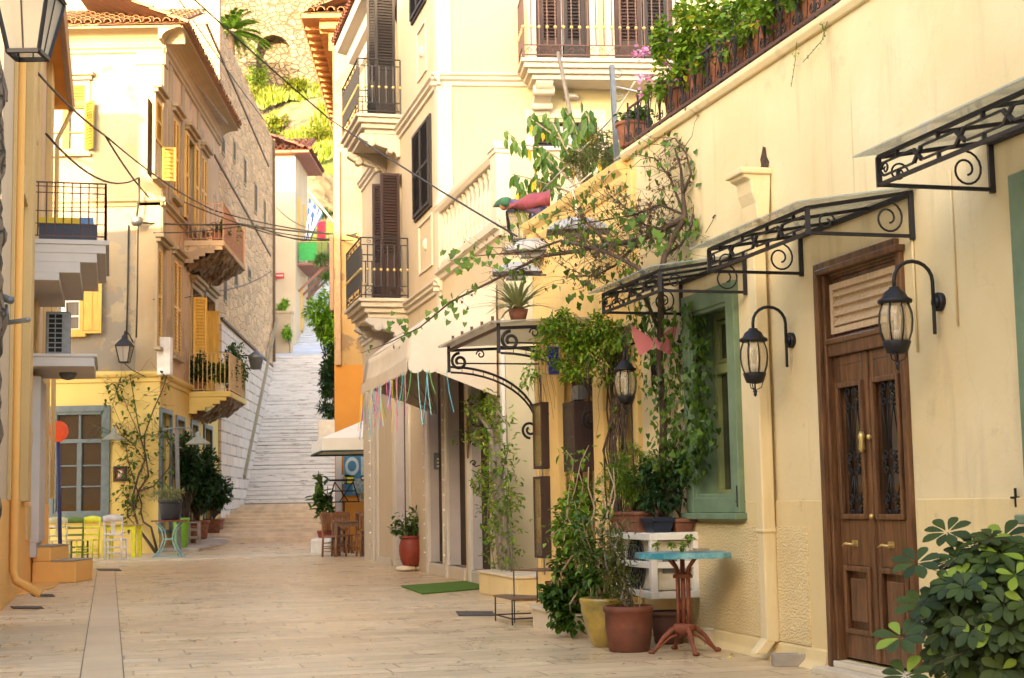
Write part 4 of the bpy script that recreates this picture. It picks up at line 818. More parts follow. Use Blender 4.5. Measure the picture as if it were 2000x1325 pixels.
# side windows
for i, W in enumerate(suw + smw):
    a, b, c, d = W; f = old_window(FS, W, 0, ch, True); mid = (a+b)/2; k = MB()
    if i in (0,): k.fb(FS, a, b, c, d, -.16, -.15); k.build('opening', M['dark_room'], f); k = MB(); zq = c+(d-c)*.45; louver(k, FS, a, b, zq, d, .02, .07, .05, (.5,), .09); LFx = Face(FS.P(b,0,.05)[:2], (FS.d.x+.9, FS.d.y*.5)); louver(k, LFx, 0, (b-a)*.45, c, zq, 0, .06, .05, (.5,), .09)
    elif i in (2,): k.fb(FS, a, b, c, d, -.16, -.15); k.build('opening', M['pane'], f); k = MB(); louver(k, FS, a-.45, a+.05, c, d, .05, .08, .05, (.5,), .09); louver(k, FS, b-.1, b+.5, c, d, .05, .08, .05, (.5,), .09)
    elif i == 6: k.fb(FS, a, b, c, d, -.16, -.15); k.build('opening', M['dark_room'], f); k = MB(); LFx = Face(FS.P(a,0,.05)[:2], (FS.d.x+.8, FS.d.y*.4)); louver(k, LFx, 0, .40, c, d-.3, 0, .07, .05, (.45,), .09)
    elif i == 7: k.fb(FS, a, b, c, d, -.16, -.15); k.build('opening', M['dark_room'], f); k = MB(); LFx = Face(FS.P(a,0,.05)[:2], (FS.d.x+.8, FS.d.y*.4)); ring(k, LFx, 0, .38, c, d-.5, .07, 0, .04); k.fb(LFx, .16, .22, c, d-.5, 0, .04); k.fb(LFx, .05, .34, c+.05, d-.55, .01, .03)
    else: louver(k, FS, a, mid-.01, c, d, .0, .08, .05, (.5,), .09); louver(k, FS, mid+.01, b, c, d, .0, .08, .05, (.5,), .09)
    k.build('shutter', M['shutter_yellow'], f)
for a, b, c, d in sgw:
    k = MB(); ring(k, FS, a-.06, b+.06, c-.02, d+.06, .12, -.02, .05, .08); f = k.build('window', M['slate_paint'], ch); pane(FS, a, b, c, d, -.12, M['pane'], f)
    k = MB(); k.fb(FS, (a+b)/2-.03, (a+b)/2+.03, c, d, -.12, -.05); k.fb(FS, a, b, d-.5, d-.42, -.12, -.05); k.build('sash', M['slate_paint'], f)
# balconies on the side, crumbling undersides
def old_balcony(x0, y_top, x1, ln, rail_top, mat, name_lab):
    u0 = FS.U(x0, y_top); zt = FS.Z(x0, y_top); o = None
    for q in range(10, 300):
        if abs(FS.hit(x1, y_top, q/100)[0]-u0) < .25 and FS.hit(x1, y_top, q/100)[0] < u0 + .0: o = q/100; break
    return u0, zt
def side_balcony(x0, x1, y_top, ln, y_rail, mat, slab_mat, rail_mat):
    u0 = FS.U(x0, y_top); zt = FS.Z(x0, y_top); p = FS.P(u0, 0, 0); o = ((x1-x0)/F_PX*p.y)*1.02; hR = (y_top-y_rail)/F_PX*p.y
    m = MB(); m.fb(FS, u0, u0+ln, zt-.16, zt, 0, o); b = None
    n = 9
    def und(a, c): # rough corbelled underside
        oo_ = o*(.96 - .9*c) ; zz = zt-.165 - .55*c**.8 - .16*mn.noise(Vector((a*ln*2.3, c*3.1, x0))) - .10*mn.noise(Vector((a*ln*6, c*8, x0))); return FS.P(u0+.05+(ln-.1)*a, min(zz, zt-.12), oo_)
    mu_ = MB(); mu_.grid(und, 22, 12, False)
    for i in range(5): k = i/5; m.fb(FS, u0+.02, u0+.12, zt-.16-.45*(i+1)/5-.02, zt-.16-.45*i/5, 0, o*(.9-.8*k+rnd.uniform(-.06,.06)))
    b = m.build('balcony', slab_mat, ch, bevel=.02); mu_.build('underside', flat('crumbled', (.24,.17,.10), .95, c2=(.10,.07,.045), scale=4, bump=.8, bscale=12), b)
    m = MB()
    for P, a, c in ((lambda u, z: FS.P(u, z, o-.04), u0+.03, u0+ln-.03), (lambda q, z: FS.P(u0+.04, z, q), .02, o-.04), (lambda q, z: FS.P(u0+ln-.04, z, q), .02, o-.04)): railing(m, P, a, c, zt, zt+hR, .115, .011, 'plain'); 
    m.build('railing', rail_mat, b); return u0, o, zt, hR
ub1 = side_balcony(358, 437, 470, 4.6, 396, None, M['old_side'], flat('rail_tan', (.42,.20,.10), .6))
ub2 = side_balcony(368, 448, 765, 3.6, 690, None, M['cafe_yellow'], flat('rail_ochre', (.55,.36,.14), .6))
m = MB(); m.fb(FS, ub1[0]+4.4, ub1[0]+4.45, ub1[2], ub1[2]+1.15, .0, ub1[1]); m.build('side_panel', flat('peach', (.80,.42,.20), .8), ch)
# framed niche picture on the front wall
t_ = FH.rect(222, 248, 911, 941); m = MB(); ring(m, FH, t_[0], t_[1], t_[2], t_[3], .07, 0, .06); o_ = m.build('picture_frame', M['shutter_brown'], bevel=.01); tag(o_, 'small dark framed picture hanging on the yellow cafe wall', 'picture')
m = MB(); m.fb(FH, t_[0]+.07, t_[1]-.07, t_[2]+.07, t_[3]-.07, 0, .02); m.build('picture', flat('picture_red', (.45,.12,.04), .6), o_); m = MB(); mu = (t_[0]+t_[1])/2; m.fb(FH, mu-.05, mu+.05, t_[2]+.11, t_[3]-.11, .02, .025); m.lathe([(.02,0),(.035,.04),(.02,.10)], FH.P(mu, t_[2]+.12, .03), 8); m.build('figure', M['white_paint'], o_)

# ================================================================ stone building beyond
sb = thing('stone_building', FS.P(18, 0), 'long tall rubble stone building climbing beside the white steps, with slit windows', 'building')
s0, s1 = sd+.02, FS.U(533, 600); ZS = 17.0
m = MB(); m.fb(FS, s0, s1, 0, ZS, -8, .0); m.build('wall', M['stone_wall'], sb)
m = MB(); m.fb(FH, -8, -.53, 13, 18.5, -sd-.3, -sd-.02); 
m.build('end_wall', M['old_trim'], sb)
m = MB()
for (xa, ya, xb, yb) in ((402, 45, 524, 325), (418, 304, 528, 500)): pa = FS.hit(xa, ya); pb = FS.hit(xb, yb); m.bar(FS.P(*pa, .01), FS.P(*pb, .01), .06, .08)
pa = FS.hit(430, 622); pb = FS.hit(530, 716); m.bar(FS.P(*pa, .05), FS.P(*pb, .05), .08, .08)
m.bar(FS.P(s1-.05, 7, .06), FS.P(s1-.05, ZS, .06), .10)
m.build('ledge', flat('ledge', (.16,.11,.07), .9), sb)
for (xa, xb, yt, yb) in ((455,459,270,315), (476,480,305,360), (497,501,355,415), (515,518,388,440), (433,438,262,300), (458,463,480,560), (437,442,510,590), (484,489,520,545)):
    a, b, c, d = FS.rect(xa, xb, yt, yb); m = MB(); m.fb(FS, a-.02, b+.02, c, d, -.02, .03); sw_ = m.build('slit_window', M['old_trim'], sb); m = MB(); m.fb(FS, a, b-.1, c+.1, d-.1, .03, .035); m.build('pane', M['dark_room'], sw_)
t = NT('ashlar'); co = t.coord((1,1,1), rot=(0, R(90), 0)); co = t.coord(); br = t.n('ShaderNodeTexBrick')
cmb = t.n('ShaderNodeCombineXYZ'); sep = t.n('ShaderNodeSeparateXYZ'); t.l(co, sep.inputs[0]); t.l(sep.outputs[1], cmb.inputs[0]); t.l(sep.outputs[2], cmb.inputs[1]); t.l(cmb.outputs[0], br.inputs[0])
for k_, v_ in (('Scale', 1), ('Brick Width', 1.5), ('Row Height', .36), ('Mortar Size', .03)): br.inputs[k_].default_value = v_
br.inputs['Color1'].default_value = (.70,.55,.42,1); br.inputs['Color2'].default_value = (.56,.43,.32,1); br.inputs['Mortar'].default_value = (.24,.18,.12,1)
t.col(t.mix(t.ramp(t.noise(1.2, co, 7), .4, .7), br.outputs[0], (.56,.47,.39))); t.bump(br.outputs['Fac'], -.5, .02); t.bump(t.noise(6, co, 6), .5, .02); t.b.inputs['Roughness'].default_value = .9; M['ashlar'] = t.m
m = MB(); pa = FS.hit(422, 622)[1]; pb = FS.hit(531, 716)[1]; m.prism([FS.P(s0,0,.005), FS.P(s1+.02,0,.005), FS.P(s1+.02,pb-.1,.005), FS.P(s0,pa-.1,.005)], FS.P(0,0,.09)-FS.P(0,0,0)); m.build('ashlar_base', M['ashlar'], sb)
# sloping coping/handrail of the steps on the left
m = MB(); a = FS.P(15.6, 1.3, .14); b = FS.P(s1+.3, 8.3, .14); m.bar(a+Vector((0,0,.9)), b+Vector((0,0,.9)), .10, .14)
o_ = m.build('stair_rail', flat('rail_stone', (.34,.26,.15), .9)); tag(o_, 'sloping ochre rail against the stone wall beside the white steps', 'handrail')

# ================================================================ orange building behind the arcade
ob0 = atY(653, 700, 37.2); FO = Face((ob0.x, 37.2), (1, 0)); ob = thing('orange_building', (ob0.x+2, 40, 0), 'tall building with orange ground floor and bright peeling cream upper wall, behind the cafe chairs', 'building')
zo_ = FO.Z(690, 713); m = MB(); m.fb(FO, 0, 7, 0, zo_, -8, 0); m.build('ground_floor', M['orange'], ob)
M['peel_cream'] = plaster('peel_cream', (.52,.37,.17), (.48,.28,.09), amt=1.0, crack=.3, drips=.6, peel=((.30,.19,.09), .55))
m = MB(); m.fb(FO, 0, 7, zo_, 13.3, -8, -.015); m.build('upper_wall', M['peel_cream'], ob)
FOs = Face((ob0.x, 37.2), FS.d, True); m = MB(); m.fb(FO, -.72, 7, 13.3, 13.42, .0, .5); m.fb(FO, -.3, 7, 13.1, 13.3, 0, .25); m.fb(FOs, .0, 14, 13.3, 13.42, -3, .72); m.fb(FOs, 0, 14, 13.05, 13.3, -3, .32); m.fb(FOs, 0, 14, 12.6, 13.05, -3, .1);
for k in range(24): m.fb(FOs, .2+k*.58, .32+k*.58, 13.2, 13.3, .3, .7)
m.build('eave', flat('eave_wood', (.50,.24,.08), .8, c2=(.35,.15,.05)), ob)
m = MB(); tiles(m, FO.P(-.6, 13.43, .55), FO.P(7, 13.43, .55), (0,1,.42), 4.5, .25, .105, 7); tiles(m, FOs.P(14,13.43,.78), FOs.P(-.5,13.43,.78), Vector((-FOs.n.x,-FOs.n.y,.42)), 3.5, .25, .105, 5); m.build('roof', M['tile'], ob)
m = MB(); m.fb(FO, .05, .17, zo_-.0, 10, -.0, .10); m.build('drainpipe', flat('pipe_tan', (.50,.30,.15), .7), ob)
m = MB(); pr = [(.02,0,.95,2.7)]; m.fb(FO, .03, .17, 0, 2.6, 0, .05); m.build('door_post', M['trim_cool'], ob)
# peeling shutter on its hidden flank seen edge-on
m = MB(); m.fb(FO, -.12, -.02, 6.0, 7.9, -1.4, -.1); m.build('shutter', flat('old_shutter', (.36,.22,.13), .8), ob)
# ================================================================ far house, upper path, hillside
FY = 70.0; f0 = atY(531, 500, FY); f1 = atY(577, 500, FY); FF = Face((f0.x, FY), (1, 0)); FG = Face((f1.x, FY), vdir(700))
fh = thing('hill_house', ((f0.x+f1.x)/2, FY+5, 7), 'small white house with red tiled eave at the top of the white steps', 'house')
zt_ = FF.Z(550, 303); m = MB(); ww = f1.x-f0.x; m.fb(FF, -6, ww, 5, zt_, -4.2, 0); m.build('wall', M['white_wall'], fh)
m = MB(); m.fb(FF, -6, ww+.7, zt_, zt_+.12, -4.7, .5); m.build('eave', flat('red_fascia', (.30,.11,.06), .7), fh); m = MB(); tiles(m, FF.P(-6,zt_+.13,.55), FF.P(ww+.75,zt_+.13,.55), (0,1,.4), 3, .3, .13, 4); tiles(m, FF.P(ww+.75,zt_+.13,-4.7), FF.P(ww+.75,zt_+.13,.55), (-1,0,.4), 2, .3, .13, 3); m.build('roof', M['tile_red'], fh)
m = MB()
FGs = Face((f1.x, FY), (0, 1)); 
for a, b, c, d in ((.8,1.4,13.5,15.8),(2.6,3.2,13.5,15.8),(1.6,2.2,9.5,11.6)): m.fb(FGs, a, b, c, d, -.02, .05)
m.build('window', M['shutter_yellow'], fh)
zz = FF.Z(590, 470); m = MB(); zb_ = zz-1.0; m.fb(FGs, .5, 4, zb_-.1, zb_, 0, 1.5); 
for u in (.8, 2.2, 3.6): m.bar(FGs.P(u, zb_-.1, 1.3), FGs.P(u, zb_-1.3, .02), .1)
b_ = m.build('balcony', flat('balcony_wood', (.30,.14,.09), .8), fh); m = MB(); railing(m, lambda u, z: FGs.P(u,z,1.45), .5, 4, zb_, zb_+1, .25, .015); railing(m, lambda q, z: FGs.P(.55,z,q), .05, 1.45, zb_, zb_+1, .25, .015); m.build('railing', M['iron_brown'], b_)
m = MB(); m.fb(FGs, .35, .37, zb_+.1, zb_+.95, .1, .95); o_ = m.build('green_towel', flat('green_cloth', (.05,.35,.08), .9)); tag(o_, 'green cloth hung over the rail of the wooden balcony on the hill', 'cloth')
m = MB(); pr_ = atY(628, 452, 60); m.grid(lambda a, b: (pr_.x+(a-.5)*.35, 60+.05*math.sin(a*6), pr_.z+(b-.5)*.8), 4, 4); o_ = m.build('red_towel', flat('red_cloth', (.75,.06,.10), .9), solid=.01); tag(o_, 'pink-red cloth hanging in the lane beside the flag', 'cloth')
m = MB(); r0 = FF.rect(535, 555, 534, 545); m.fb(FF, r0[0], r0[1], r0[2], r0[3], 0, .04); r0 = FF.rect(533, 541, 540, 548); m.fb(FF, r0[0], r0[1], r0[2], r0[3], .05, .3); o_ = m.build('red_sign', flat('sign_red', (.50,.05,.04), .6)); tag(o_, 'small red and white sign plate on the lit white house wall', 'sign')
m = MB(); r1 = FF.rect(537, 554, 536.5, 542); 
for k in range(9): a = r1[0]+(r1[1]-r1[0])*k/9; m.fb(FF, a, a+.025, r1[3]-.09, r1[3]-.02, .04, .045)
m.build('lettering', M['white_paint'], o_)
m = MB(); zz0 = 7.65; m.hexa([(-12,64.8,5),(0,64.8,5),(0,70,5),(-12,70,5),(-12,64.8,zz0),(0,64.8,zz0),(0,70,8.6),(-12,70,8.6)]); m.hexa([(-10.5,70,5),(0,70,5),(0,95,5),(-10.5,95,5),(-10.5,70,8.6),(0,70,8.6),(0,95,18.2),(-10.5,95,18.2)])
for i in range(60): y = 70.2 + i*.41; m.box(-6, y, 8.6+(y-70)*.384+.02, 9, .1, .06)
M['upper_path'] = plain('upper_path', (.60,.62,.66), .8, c2=(.48,.50,.54), scale=1.2); tag(m.build('upper_path', M['upper_path']), kind='structure')
m = MB(); q0 = atY(530, 690, 65.5); q1 = atY(572, 690, 65.5); m.box((q0.x+q1.x)/2-.1, 66, 8.4, q1.x-q0.x, .5, 2.4); m.box((q0.x+q1.x)/2-.1, 66, 9.65, q1.x-q0.x+.1, .6, .1); o_ = m.build('low_wall', M['white_wall']); tag(o_, 'short cream garden wall at the top of the white steps', 'wall')
# hillside
m = MB(); m.hexa([(-30,74.6,5),(-10.7,74.6,5),(-10.2,95,5),(-30,95,5),(-30,74.6,12.2),(-10.7,74.6,11.6),(-10.2,95,19.6),(-30,95,20.5)]); bank_ = m
def hz(x, y):
    pr = [(92,10),(92.6,19.5),(96,24),(99,24.6),(103,27),(105,29.5),(109,31),(112,33.5),(112.8,40),(113.6,62),(130,66)]
    for (a, za), (b, zb) in zip(pr, pr[1:]):
        if a <= y <= b: return za + (zb-za)*(y-a)/(b-a)
    return pr[-1][1]

ys = []; y = 92.0
while y < 130: ys.append(y); y += .12 if (y < 93 or 112 < y < 113.8) else .35 if y < 114 else 3
m = MB(); nx = 130; V = []
for j, yy in enumerate(ys):
    for i in range(nx+1):
        x = -45 + 60*i/nx; w_ = mn.fractal(Vector((x*.25, yy*.25, 1.3)), 1.0, 2.0, 5); dy = mn.fractal(Vector((x*.3, yy*.1, 9)), 1, 2, 5)
        V.append((x, yy + dy*1.2, hz(x, yy) + w_*1.1))
m.add(V, [(j*(nx+1)+i, j*(nx+1)+i+1, (j+1)*(nx+1)+i+1, (j+1)*(nx+1)+i) for j in range(len(ys)-1) for i in range(nx)], True)
t = NT('hill_rock'); co = t.coord(); g = t.n('ShaderNodeNewGeometry'); t.b.inputs['Roughness'].default_value = .95
v = t.n('ShaderNodeTexVoronoi'); v.inputs['Scale'].default_value = 1.1; cz = t.coord((1,1,1.5)); t.l(cz, v.inputs[0]); rk = t.mix(v.outputs['Distance'], (.19,.145,.085), (.07,.052,.03)); rk = t.mix(t.ramp(t.noise(.5, co, 8, .65), .4, .7), rk, (.20,.15,.085)); rk = t.mix(t.ramp(t.noise(1.1, co, 8, .75), .50, .60), rk, (.07,.05,.03))
sp = t.n('ShaderNodeSeparateXYZ'); t.l(g.outputs['Normal'], sp.inputs[0]); a_ = t.n('ShaderNodeMath', operation='MULTIPLY'); t.l(sp.outputs[2], a_.inputs[0]); t.l(t.noise(.35, co, 5), a_.inputs[1])
t.col(t.mix(t.ramp(a_.outputs[0], .32, .40), rk, (.11,.14,.015))); t.bump(t.noise(1.5, co, 8, .7), 1, .2); t.bump(v.outputs['Distance'], .8, .15); M['hill_rock'] = t.m
tag(bank_.build('hill_bank', M['hill_rock']), kind='structure')
tag(m.build('hillside', M['hill_rock']), kind='structure')
# old fortress wall with the arched niche
ac = atY(534, 102, 109.5); m = MB(); FW = Face((ac.x, 109.5), (1, .02)); ra = 34/F_PX*109.5; zt0 = ac.z; N = 16
arc = [(ra*math.cos(math.pi*k/N), zt0+ra*math.sin(math.pi*k/N)) for k in range(N+1)]
def wob(u, z): return .18*mn.noise(Vector((u*.8, z*.8, 3))) 
outer = [(13, 52), (-13, 52)]
rings = 9
for k in range(N):
    (a0, b0), (a1, b1) = arc[k], arc[k+1]
    th0, th1 = math.pi*k/N, math.pi*(k+1)/N
    for q in range(rings):
        s0_, s1_ = ra*(1+q*.55), ra*(1+(q+1)*.55)
        m.add([FW.P(s*math.cos(th), zt0+s*math.sin(th), wob(s*math.cos(th), s*math.sin(th))+(.15 if s < ra*1.5 else 0)) for s, th in ((s0_,th0),(s1_,th0),(s1_,th1),(s0_,th1))], [(0,1,2,3)])
    m.add([FW.P(a0,b0,.15),FW.P(a1,b1,.15),FW.P(a1,b1,-1.2),FW.P(a0,b0,-1.2)], [(0,1,2,3)])
for s_ in (-1, 1):
    m.add([FW.P(s_*ra,zt0,.1),FW.P(s_*ra,zt0-3,.1),FW.P(s_*ra,zt0-3,-1.2),FW.P(s_*ra,zt0,-1.2)], [(0,1,2,3)]); m.add([FW.P(s_*ra,zt0,.1),FW.P(s_*ra*5,zt0,.1),FW.P(s_*ra*5,zt0-3,.1),FW.P(s_*ra,zt0-3,.1)], [(0,1,2,3)])
m.add([FW.P(-ra*1.02,zt0-3,-1.2),FW.P(ra*1.02,zt0-3,-1.2),FW.P(ra*1.02,zt0+ra,-1.2),FW.P(-ra*1.02,zt0+ra,-1.2)], [(0,1,2,3)])
o_ = m.build('fortress_wall', M['far_rock']); tag(o_, 'ancient rubble fortress wall with a round arched niche high on the hill', 'fortress wall')
# unseen tall block added behind the camera to shade this lane
m = MB(); m.hexa([(-18.5,-35,0),(10,-35,0),(10,-25,0),(-18.5,-25,0),(-18.5,-35,20),(10,-35,20),(10,-25,20),(-18.5,-25,20)])
tag(m.build('shade_block', M['white_wall']), kind='structure')
m = MB(); F5 = Face(FL.P(FL.U(11,900)-4.2, 0, -3.0)[:2], FL.d); m.fb(F5, -24, 0, 0, 5.2, -8, 0); tag(m.build('street_row', M['left_cream']), kind='structure')
# ================================================================ glass canopies on iron brackets
def iron_cross(m, P, u, z, s=.045):
    for a in range(4):
        t_ = a*math.pi/2+math.pi/4; m.bar(P(u, z), P(u+s*math.cos(t_), z+s*math.sin(t_)), .016)
    m.ball(P(u, z), .014, 6, 4)
def glass_canopy(u0, u1, zb, label, o=.70):
    t_ = thing('glass_canopy', F1.P((u0+u1)/2, zb, 0), label, 'canopy', 'iron and glass canopies along the cream wall')
    fr = MB(); hf = .15; hw = .27; P = lambda u, z: F1.P(u, z, o)
    for z in (zb, zb+hf): fr.bar(P(u0, z), P(u1, z), .020)
    for u in (u0, u1): fr.bar(P(u, zb-.01), P(u, zb+hf), .028)
    fr.build('front_beam', M['iron'], t_)
    for u in (u0, u1):
        b = MB(); b.bar(F1.P(u, zb, 0), F1.P(u, zb, o), .020); b.bar(F1.P(u, zb-.02, .012), F1.P(u, zb+hw, .012), .03); b.bar(F1.P(u, zb+hw, 0), F1.P(u, zb+hf, o), .022)
        Q = lambda q, z, u=u: F1.P(u, z, q)
        b.tube(scroll(Q, .17, zb+.105, .105, 1.45, math.pi/2, 1, 26, .28), .007, 5); b.tube(scroll(Q, o-.12, zb+.07, .06, 1.2, math.pi, -1, 20, .3), .006, 5)
        b.build('bracket', M['iron'], t_)
    lt = MB(); n = 4; L = (u1-u0)/n; zc = zb+hf/2
    for i in range(n):
        a = u0+L*i; b_ = a+L; c = (a+b_)/2
        lt.bar(P(a+.05, zc+.035), P(b_-.05, zc+.035), .011); lt.bar(P(a+.05, zc-.035), P(b_-.05, zc-.035), .011)
        if i < n: 
            for s_ in (-1, 1): lt.bar(P(a+.05, zc+s_*.035), P(a+.012, zc), .011); lt.bar(P(b_-.05, zc+s_*.035), P(b_-.012, zc), .011)
        for s_ in (-1, 1): lt.bar(P(c, zc+s_*.035), P(c, zc+s_*.07), .02)
        if i: iron_cross(lt, P, a, zc, .05)
    lt.tube(scroll(P, u1-.07, zc, .035, 1.2, 0, 1, 14), .006, 4); lt.build('lattice', M['iron'], t_)
    g = MB(); g.prism([F1.P(u0-.08, zb+hw+.02, .0), F1.P(u1+.10, zb+hw+.02, .0), F1.P(u1+.10, zb+hf+.015, o+.10), F1.P(u0-.08, zb+hf+.015, o+.10)], (0,0,.009)); g.build('glass', M['canopy_glass'], t_)
    k = MB(); zq = zb+(hw+hf)/2
    for u in (u0+(u1-u0)*.33, u0+(u1-u0)*.66): k.bar(F1.P(u, zb+hw, .0), F1.P(u, zb+hf, o), .02)
    k.bar(F1.P(u0, zb+hw-.01, .015), F1.P(u1, zb+hw-.01, .015), .03); k.build('rafter', M['iron'], t_)
    return t_
zk = F1.Z(1600, 524)
glass_canopy(F1.U(1785, 450), F1.U(1568, 525), zk, 'iron and glass canopy over the tall brown door')
glass_canopy(F1.U(1458, 553), F1.U(1333, 600), zk, 'iron and glass canopy over the green window, behind the climbing vine')
u_ = F1.U(1942, 371); glass_canopy(u_-1.6, u_, F1.Z(1942, 371), 'iron and glass canopy at the right edge, highest in the picture')
# arched canopy of the shop with its white glass roof
ua_, ub_ = F1.U(1172, 640), F1.U(1052, 660); zt = F1.Z(1172, 628); o4 = 1.03
t_ = thing('arched_canopy', F1.P((ua_+ub_)/2, zt-.6, 0), 'pale glass canopy on arched wrought iron brackets overgrown with creeper at the shop entrance', 'canopy')
for u in (ua_, ub_):
    m = MB(); Q = lambda q, z, u=u: F1.P(u, z, q)
    m.bar(Q(0,zt-.03), Q(o4,zt-.08), .03); m.bar(Q(0,zt-.22), Q(o4-.1,zt-.22), .016)
    arc = [Q(o4-.02-(o4-.06)*math.sin(k*math.pi/24), zt-.26-.62*(1-math.cos(k*math.pi/24))) for k in range(13)]; arc2 = [Q(o4-.02-(o4-.06)*math.sin(k*math.pi/24), zt-.32-.62*(1-math.cos(k*math.pi/24))) for k in range(13)]
    m.tube(arc, .014, 6); m.tube(arc2, .012, 6)
    for k in range(1, 12): m.bar(arc[k], arc2[k], .008)
    m.tube(scroll(Q, o4-.12, zt-.20, .095, 1.4, math.pi/2, -1, 24, .3), .017, 6); m.tube(scroll(Q, .12, zt-.95, .095, 1.4, -math.pi/2, 1, 24, .3), .015, 6); m.bar(Q(o4, zt), Q(o4, zt-.32), .035)
    m.tube(scroll(Q, o4-.36, zt-.12, .05, 1.2, 0, 1, 16, .3), .009, 5)
    m.build('bracket', M['iron'], t_)
m = MB(); m.bar(F1.P(ua_, zt-.08, o4), F1.P(ub_, zt-.08, o4), .03)
for i in range(5): u = ua_+(ub_-ua_)*(i+.5)/5; m.bar(F1.P(u, zt-.02, o4), F1.P(u, zt+.06, o4), .03)
m.build('front_rail', M['iron_brown'], t_)
m = MB(); m.prism([F1.P(ua_-.1, zt+.02, 0), F1.P(ub_+.1, zt+.02, 0), F1.P(ub_+.1, zt-.04, o4+.1), F1.P(ua_-.1, zt-.04, o4+.1)], (0,0,.02)); m.build('glass', M['frosted'], t_)

# ================================================================ wall lanterns
def wall_lantern(F, x_wall, y_plate, label, out=.25, sc=1.0, x_body=None, y_cap=None):
    u, z = F.hit(x_wall, y_plate)
    t_ = thing('wall_lantern', F.P(u, z, 0), label, 'lantern', 'black wall lanterns on curved arms')
    P = lambda o_, zz: F.P(u, z+zz*sc, o_*sc)
    m = MB(); m.tube([P(.0,0), P(.03,0)], .055*sc, 14); m.tube([P(.03,0), P(.045,0)], .038*sc, 12); m.bar(P(.05,.03), P(.05,-.19), .018*sc); m.build('wall_plate', M['iron'], t_)
    m = MB(); m.tube([P(.05, -.02), P(.05, .12)] + [P(.05+out/2*(1-math.cos(k*math.pi/10)), .12+.115*math.sin(k*math.pi/10)) for k in range(1, 11)] + [P(.05+out, .07)], .0115*sc, 8); m.build('arm', M['iron'], t_)
    c = P(.05+out, 0); 
    m = MB(); m.lathe([(.008*sc,.085*sc),(.030*sc,.08*sc),(.034*sc,.068*sc),(.06*sc,.05*sc),(.075*sc,.02*sc),(.10*sc,.005*sc),(.10*sc,-.01*sc),(.085*sc,-.015*sc)], c, 28, rib=1, ribd=-.05); m.build('cap', M['iron'], t_)
    m = MB(); gp = [(.078,-.015),(.097,-.07),(.101,-.12),(.094,-.18),(.074,-.235)]; m.lathe([(r_*.97*sc, q*sc) for r_, q in gp], c, 20); m.build('glass', M['lamp_glass'], t_)
    m = MB(); 
    for j in range(8):
        a = 2*math.pi*j/8+.2; m.tube([c+Vector((r_*1.0*sc*math.cos(a), r_*1.0*sc*math.sin(a), q*sc)) for r_, q in gp], .005*sc, 5)
    m.build('cage', M['iron'], t_)
    m = MB(); m.lathe([(.078*sc,-.232*sc),(.082*sc,-.24*sc),(.06*sc,-.30*sc),(.02*sc,-.31*sc)], c, 20)
    for j in range(3):
        a = 2*math.pi*j/3; m.tube([c+Vector((.055*sc*math.cos(a), .055*sc*math.sin(a), -.30*sc)), c+Vector((.045*sc*math.cos(a), .045*sc*math.sin(a), -.335*sc)), c+Vector((0,0,-.355*sc))], .004*sc, 4)
    m.lathe([(.006*sc,-.31*sc),(.006*sc,-.35*sc),(.018*sc,-.36*sc),(.01*sc,-.375*sc),(.013*sc,-.385*sc),(.003*sc,-.40*sc)], c, 10); m.build('base', M['iron'], t_)
    m = MB(); m.tube([c+Vector((0,0,-.23*sc)), c+Vector((0,0,-.17*sc))], .014*sc, 8); m.tube([c+Vector((0,0,-.17*sc)), c+Vector((0,0,-.07*sc))], .011*sc, 8); m.build('bulb', M['white_paint'], t_)
wall_lantern(F1, 1838, 590, 'largest black wall lantern on a curved arm, in front of the brown door')
wall_lantern(F1, 1548, 665, 'black wall lantern on a curved arm between the green window and the brown door')
wall_lantern(F1, 1284, 722, 'black wall lantern hanging among the climbing ivy left of the green window')

# big street lantern, top left
def street_lantern(c, s, label, mat, glass, name='street_lantern', square=True):
    c = Vector(c); t_ = thing(name, c, label, 'lantern'); w0, w1, h = .185*s, .105*s, .42*s
    cs = lambda w, z: [c+Vector((x*w, y*w, z)) for x, y in ((-1,-1),(1,-1),(1,1),(-1,1))]
    a, b = cs(w1, 0), cs(w0, h); m = MB()
    for i in range(4): m.bar(a[i], b[i], .022*s); m.bar(a[i], a[(i+1)%4], .028*s); m.bar(b[i], b[(i+1)%4], .028*s); m.bar((a[i]+a[(i+1)%4])/2, (b[i]+b[(i+1)%4])/2, .009*s); m.ball(a[i]+(a[i]-c).normalized()*.01, .012*s, 6, 4)
    m.build('frame', mat, t_)
    m = MB(); 
    for i in range(4): m.add([a[i]*.985+c*.015, a[(i+1)%4]*.985+c*.015, b[(i+1)%4]*.985+c*.015, b[i]*.985+c*.015], [(0,1,2,3)])
    m.build('glass', glass, t_)
    m = MB(); r2 = .06*s; q = [cs(w0*1.12, h), cs(w0*.75, h+.10*s), cs(r2, h+.19*s), cs(r2, h+.24*s), cs(.02*s, h+.30*s)]
    for k in range(4):
        for i in range(4): m.add([q[k][i], q[k][(i+1)%4], q[k+1][(i+1)%4], q[k+1][i]], [(0,1,2,3)])
    m.lathe([(.015*s,h+.29*s),(.03*s,h+.32*s),(.012*s,h+.36*s),(.003*s,h+.40*s)], c, 8); m.build('hood', mat, t_)
    return t_, c, h
p = atY(55, 108, 12.3); t_, c, h = street_lantern(p, 1.22, 'large old square street lantern hanging at the upper left corner', M['iron'], M['frosted'])
m = MB(); wl_ = FL.P(FL.U(0,900)-6.0, p.z+.9, 0); m.tube([c+Vector((0,0,.80)), c+Vector((-.05,0,.98)), c+Vector((-.5,-.1,1.02)), c+Vector((-1.6,-.3,.95))], .02, 8); m.build('arm', M['iron'], t_)
p = FH.hit(243, 708, .45); P_ = FH.P(p[0], p[1], .45); t_, c, h = street_lantern(P_, .98, 'small dark lantern on the peeling front wall of the corner house', M['iron'], M['frosted'], 'small_lantern')
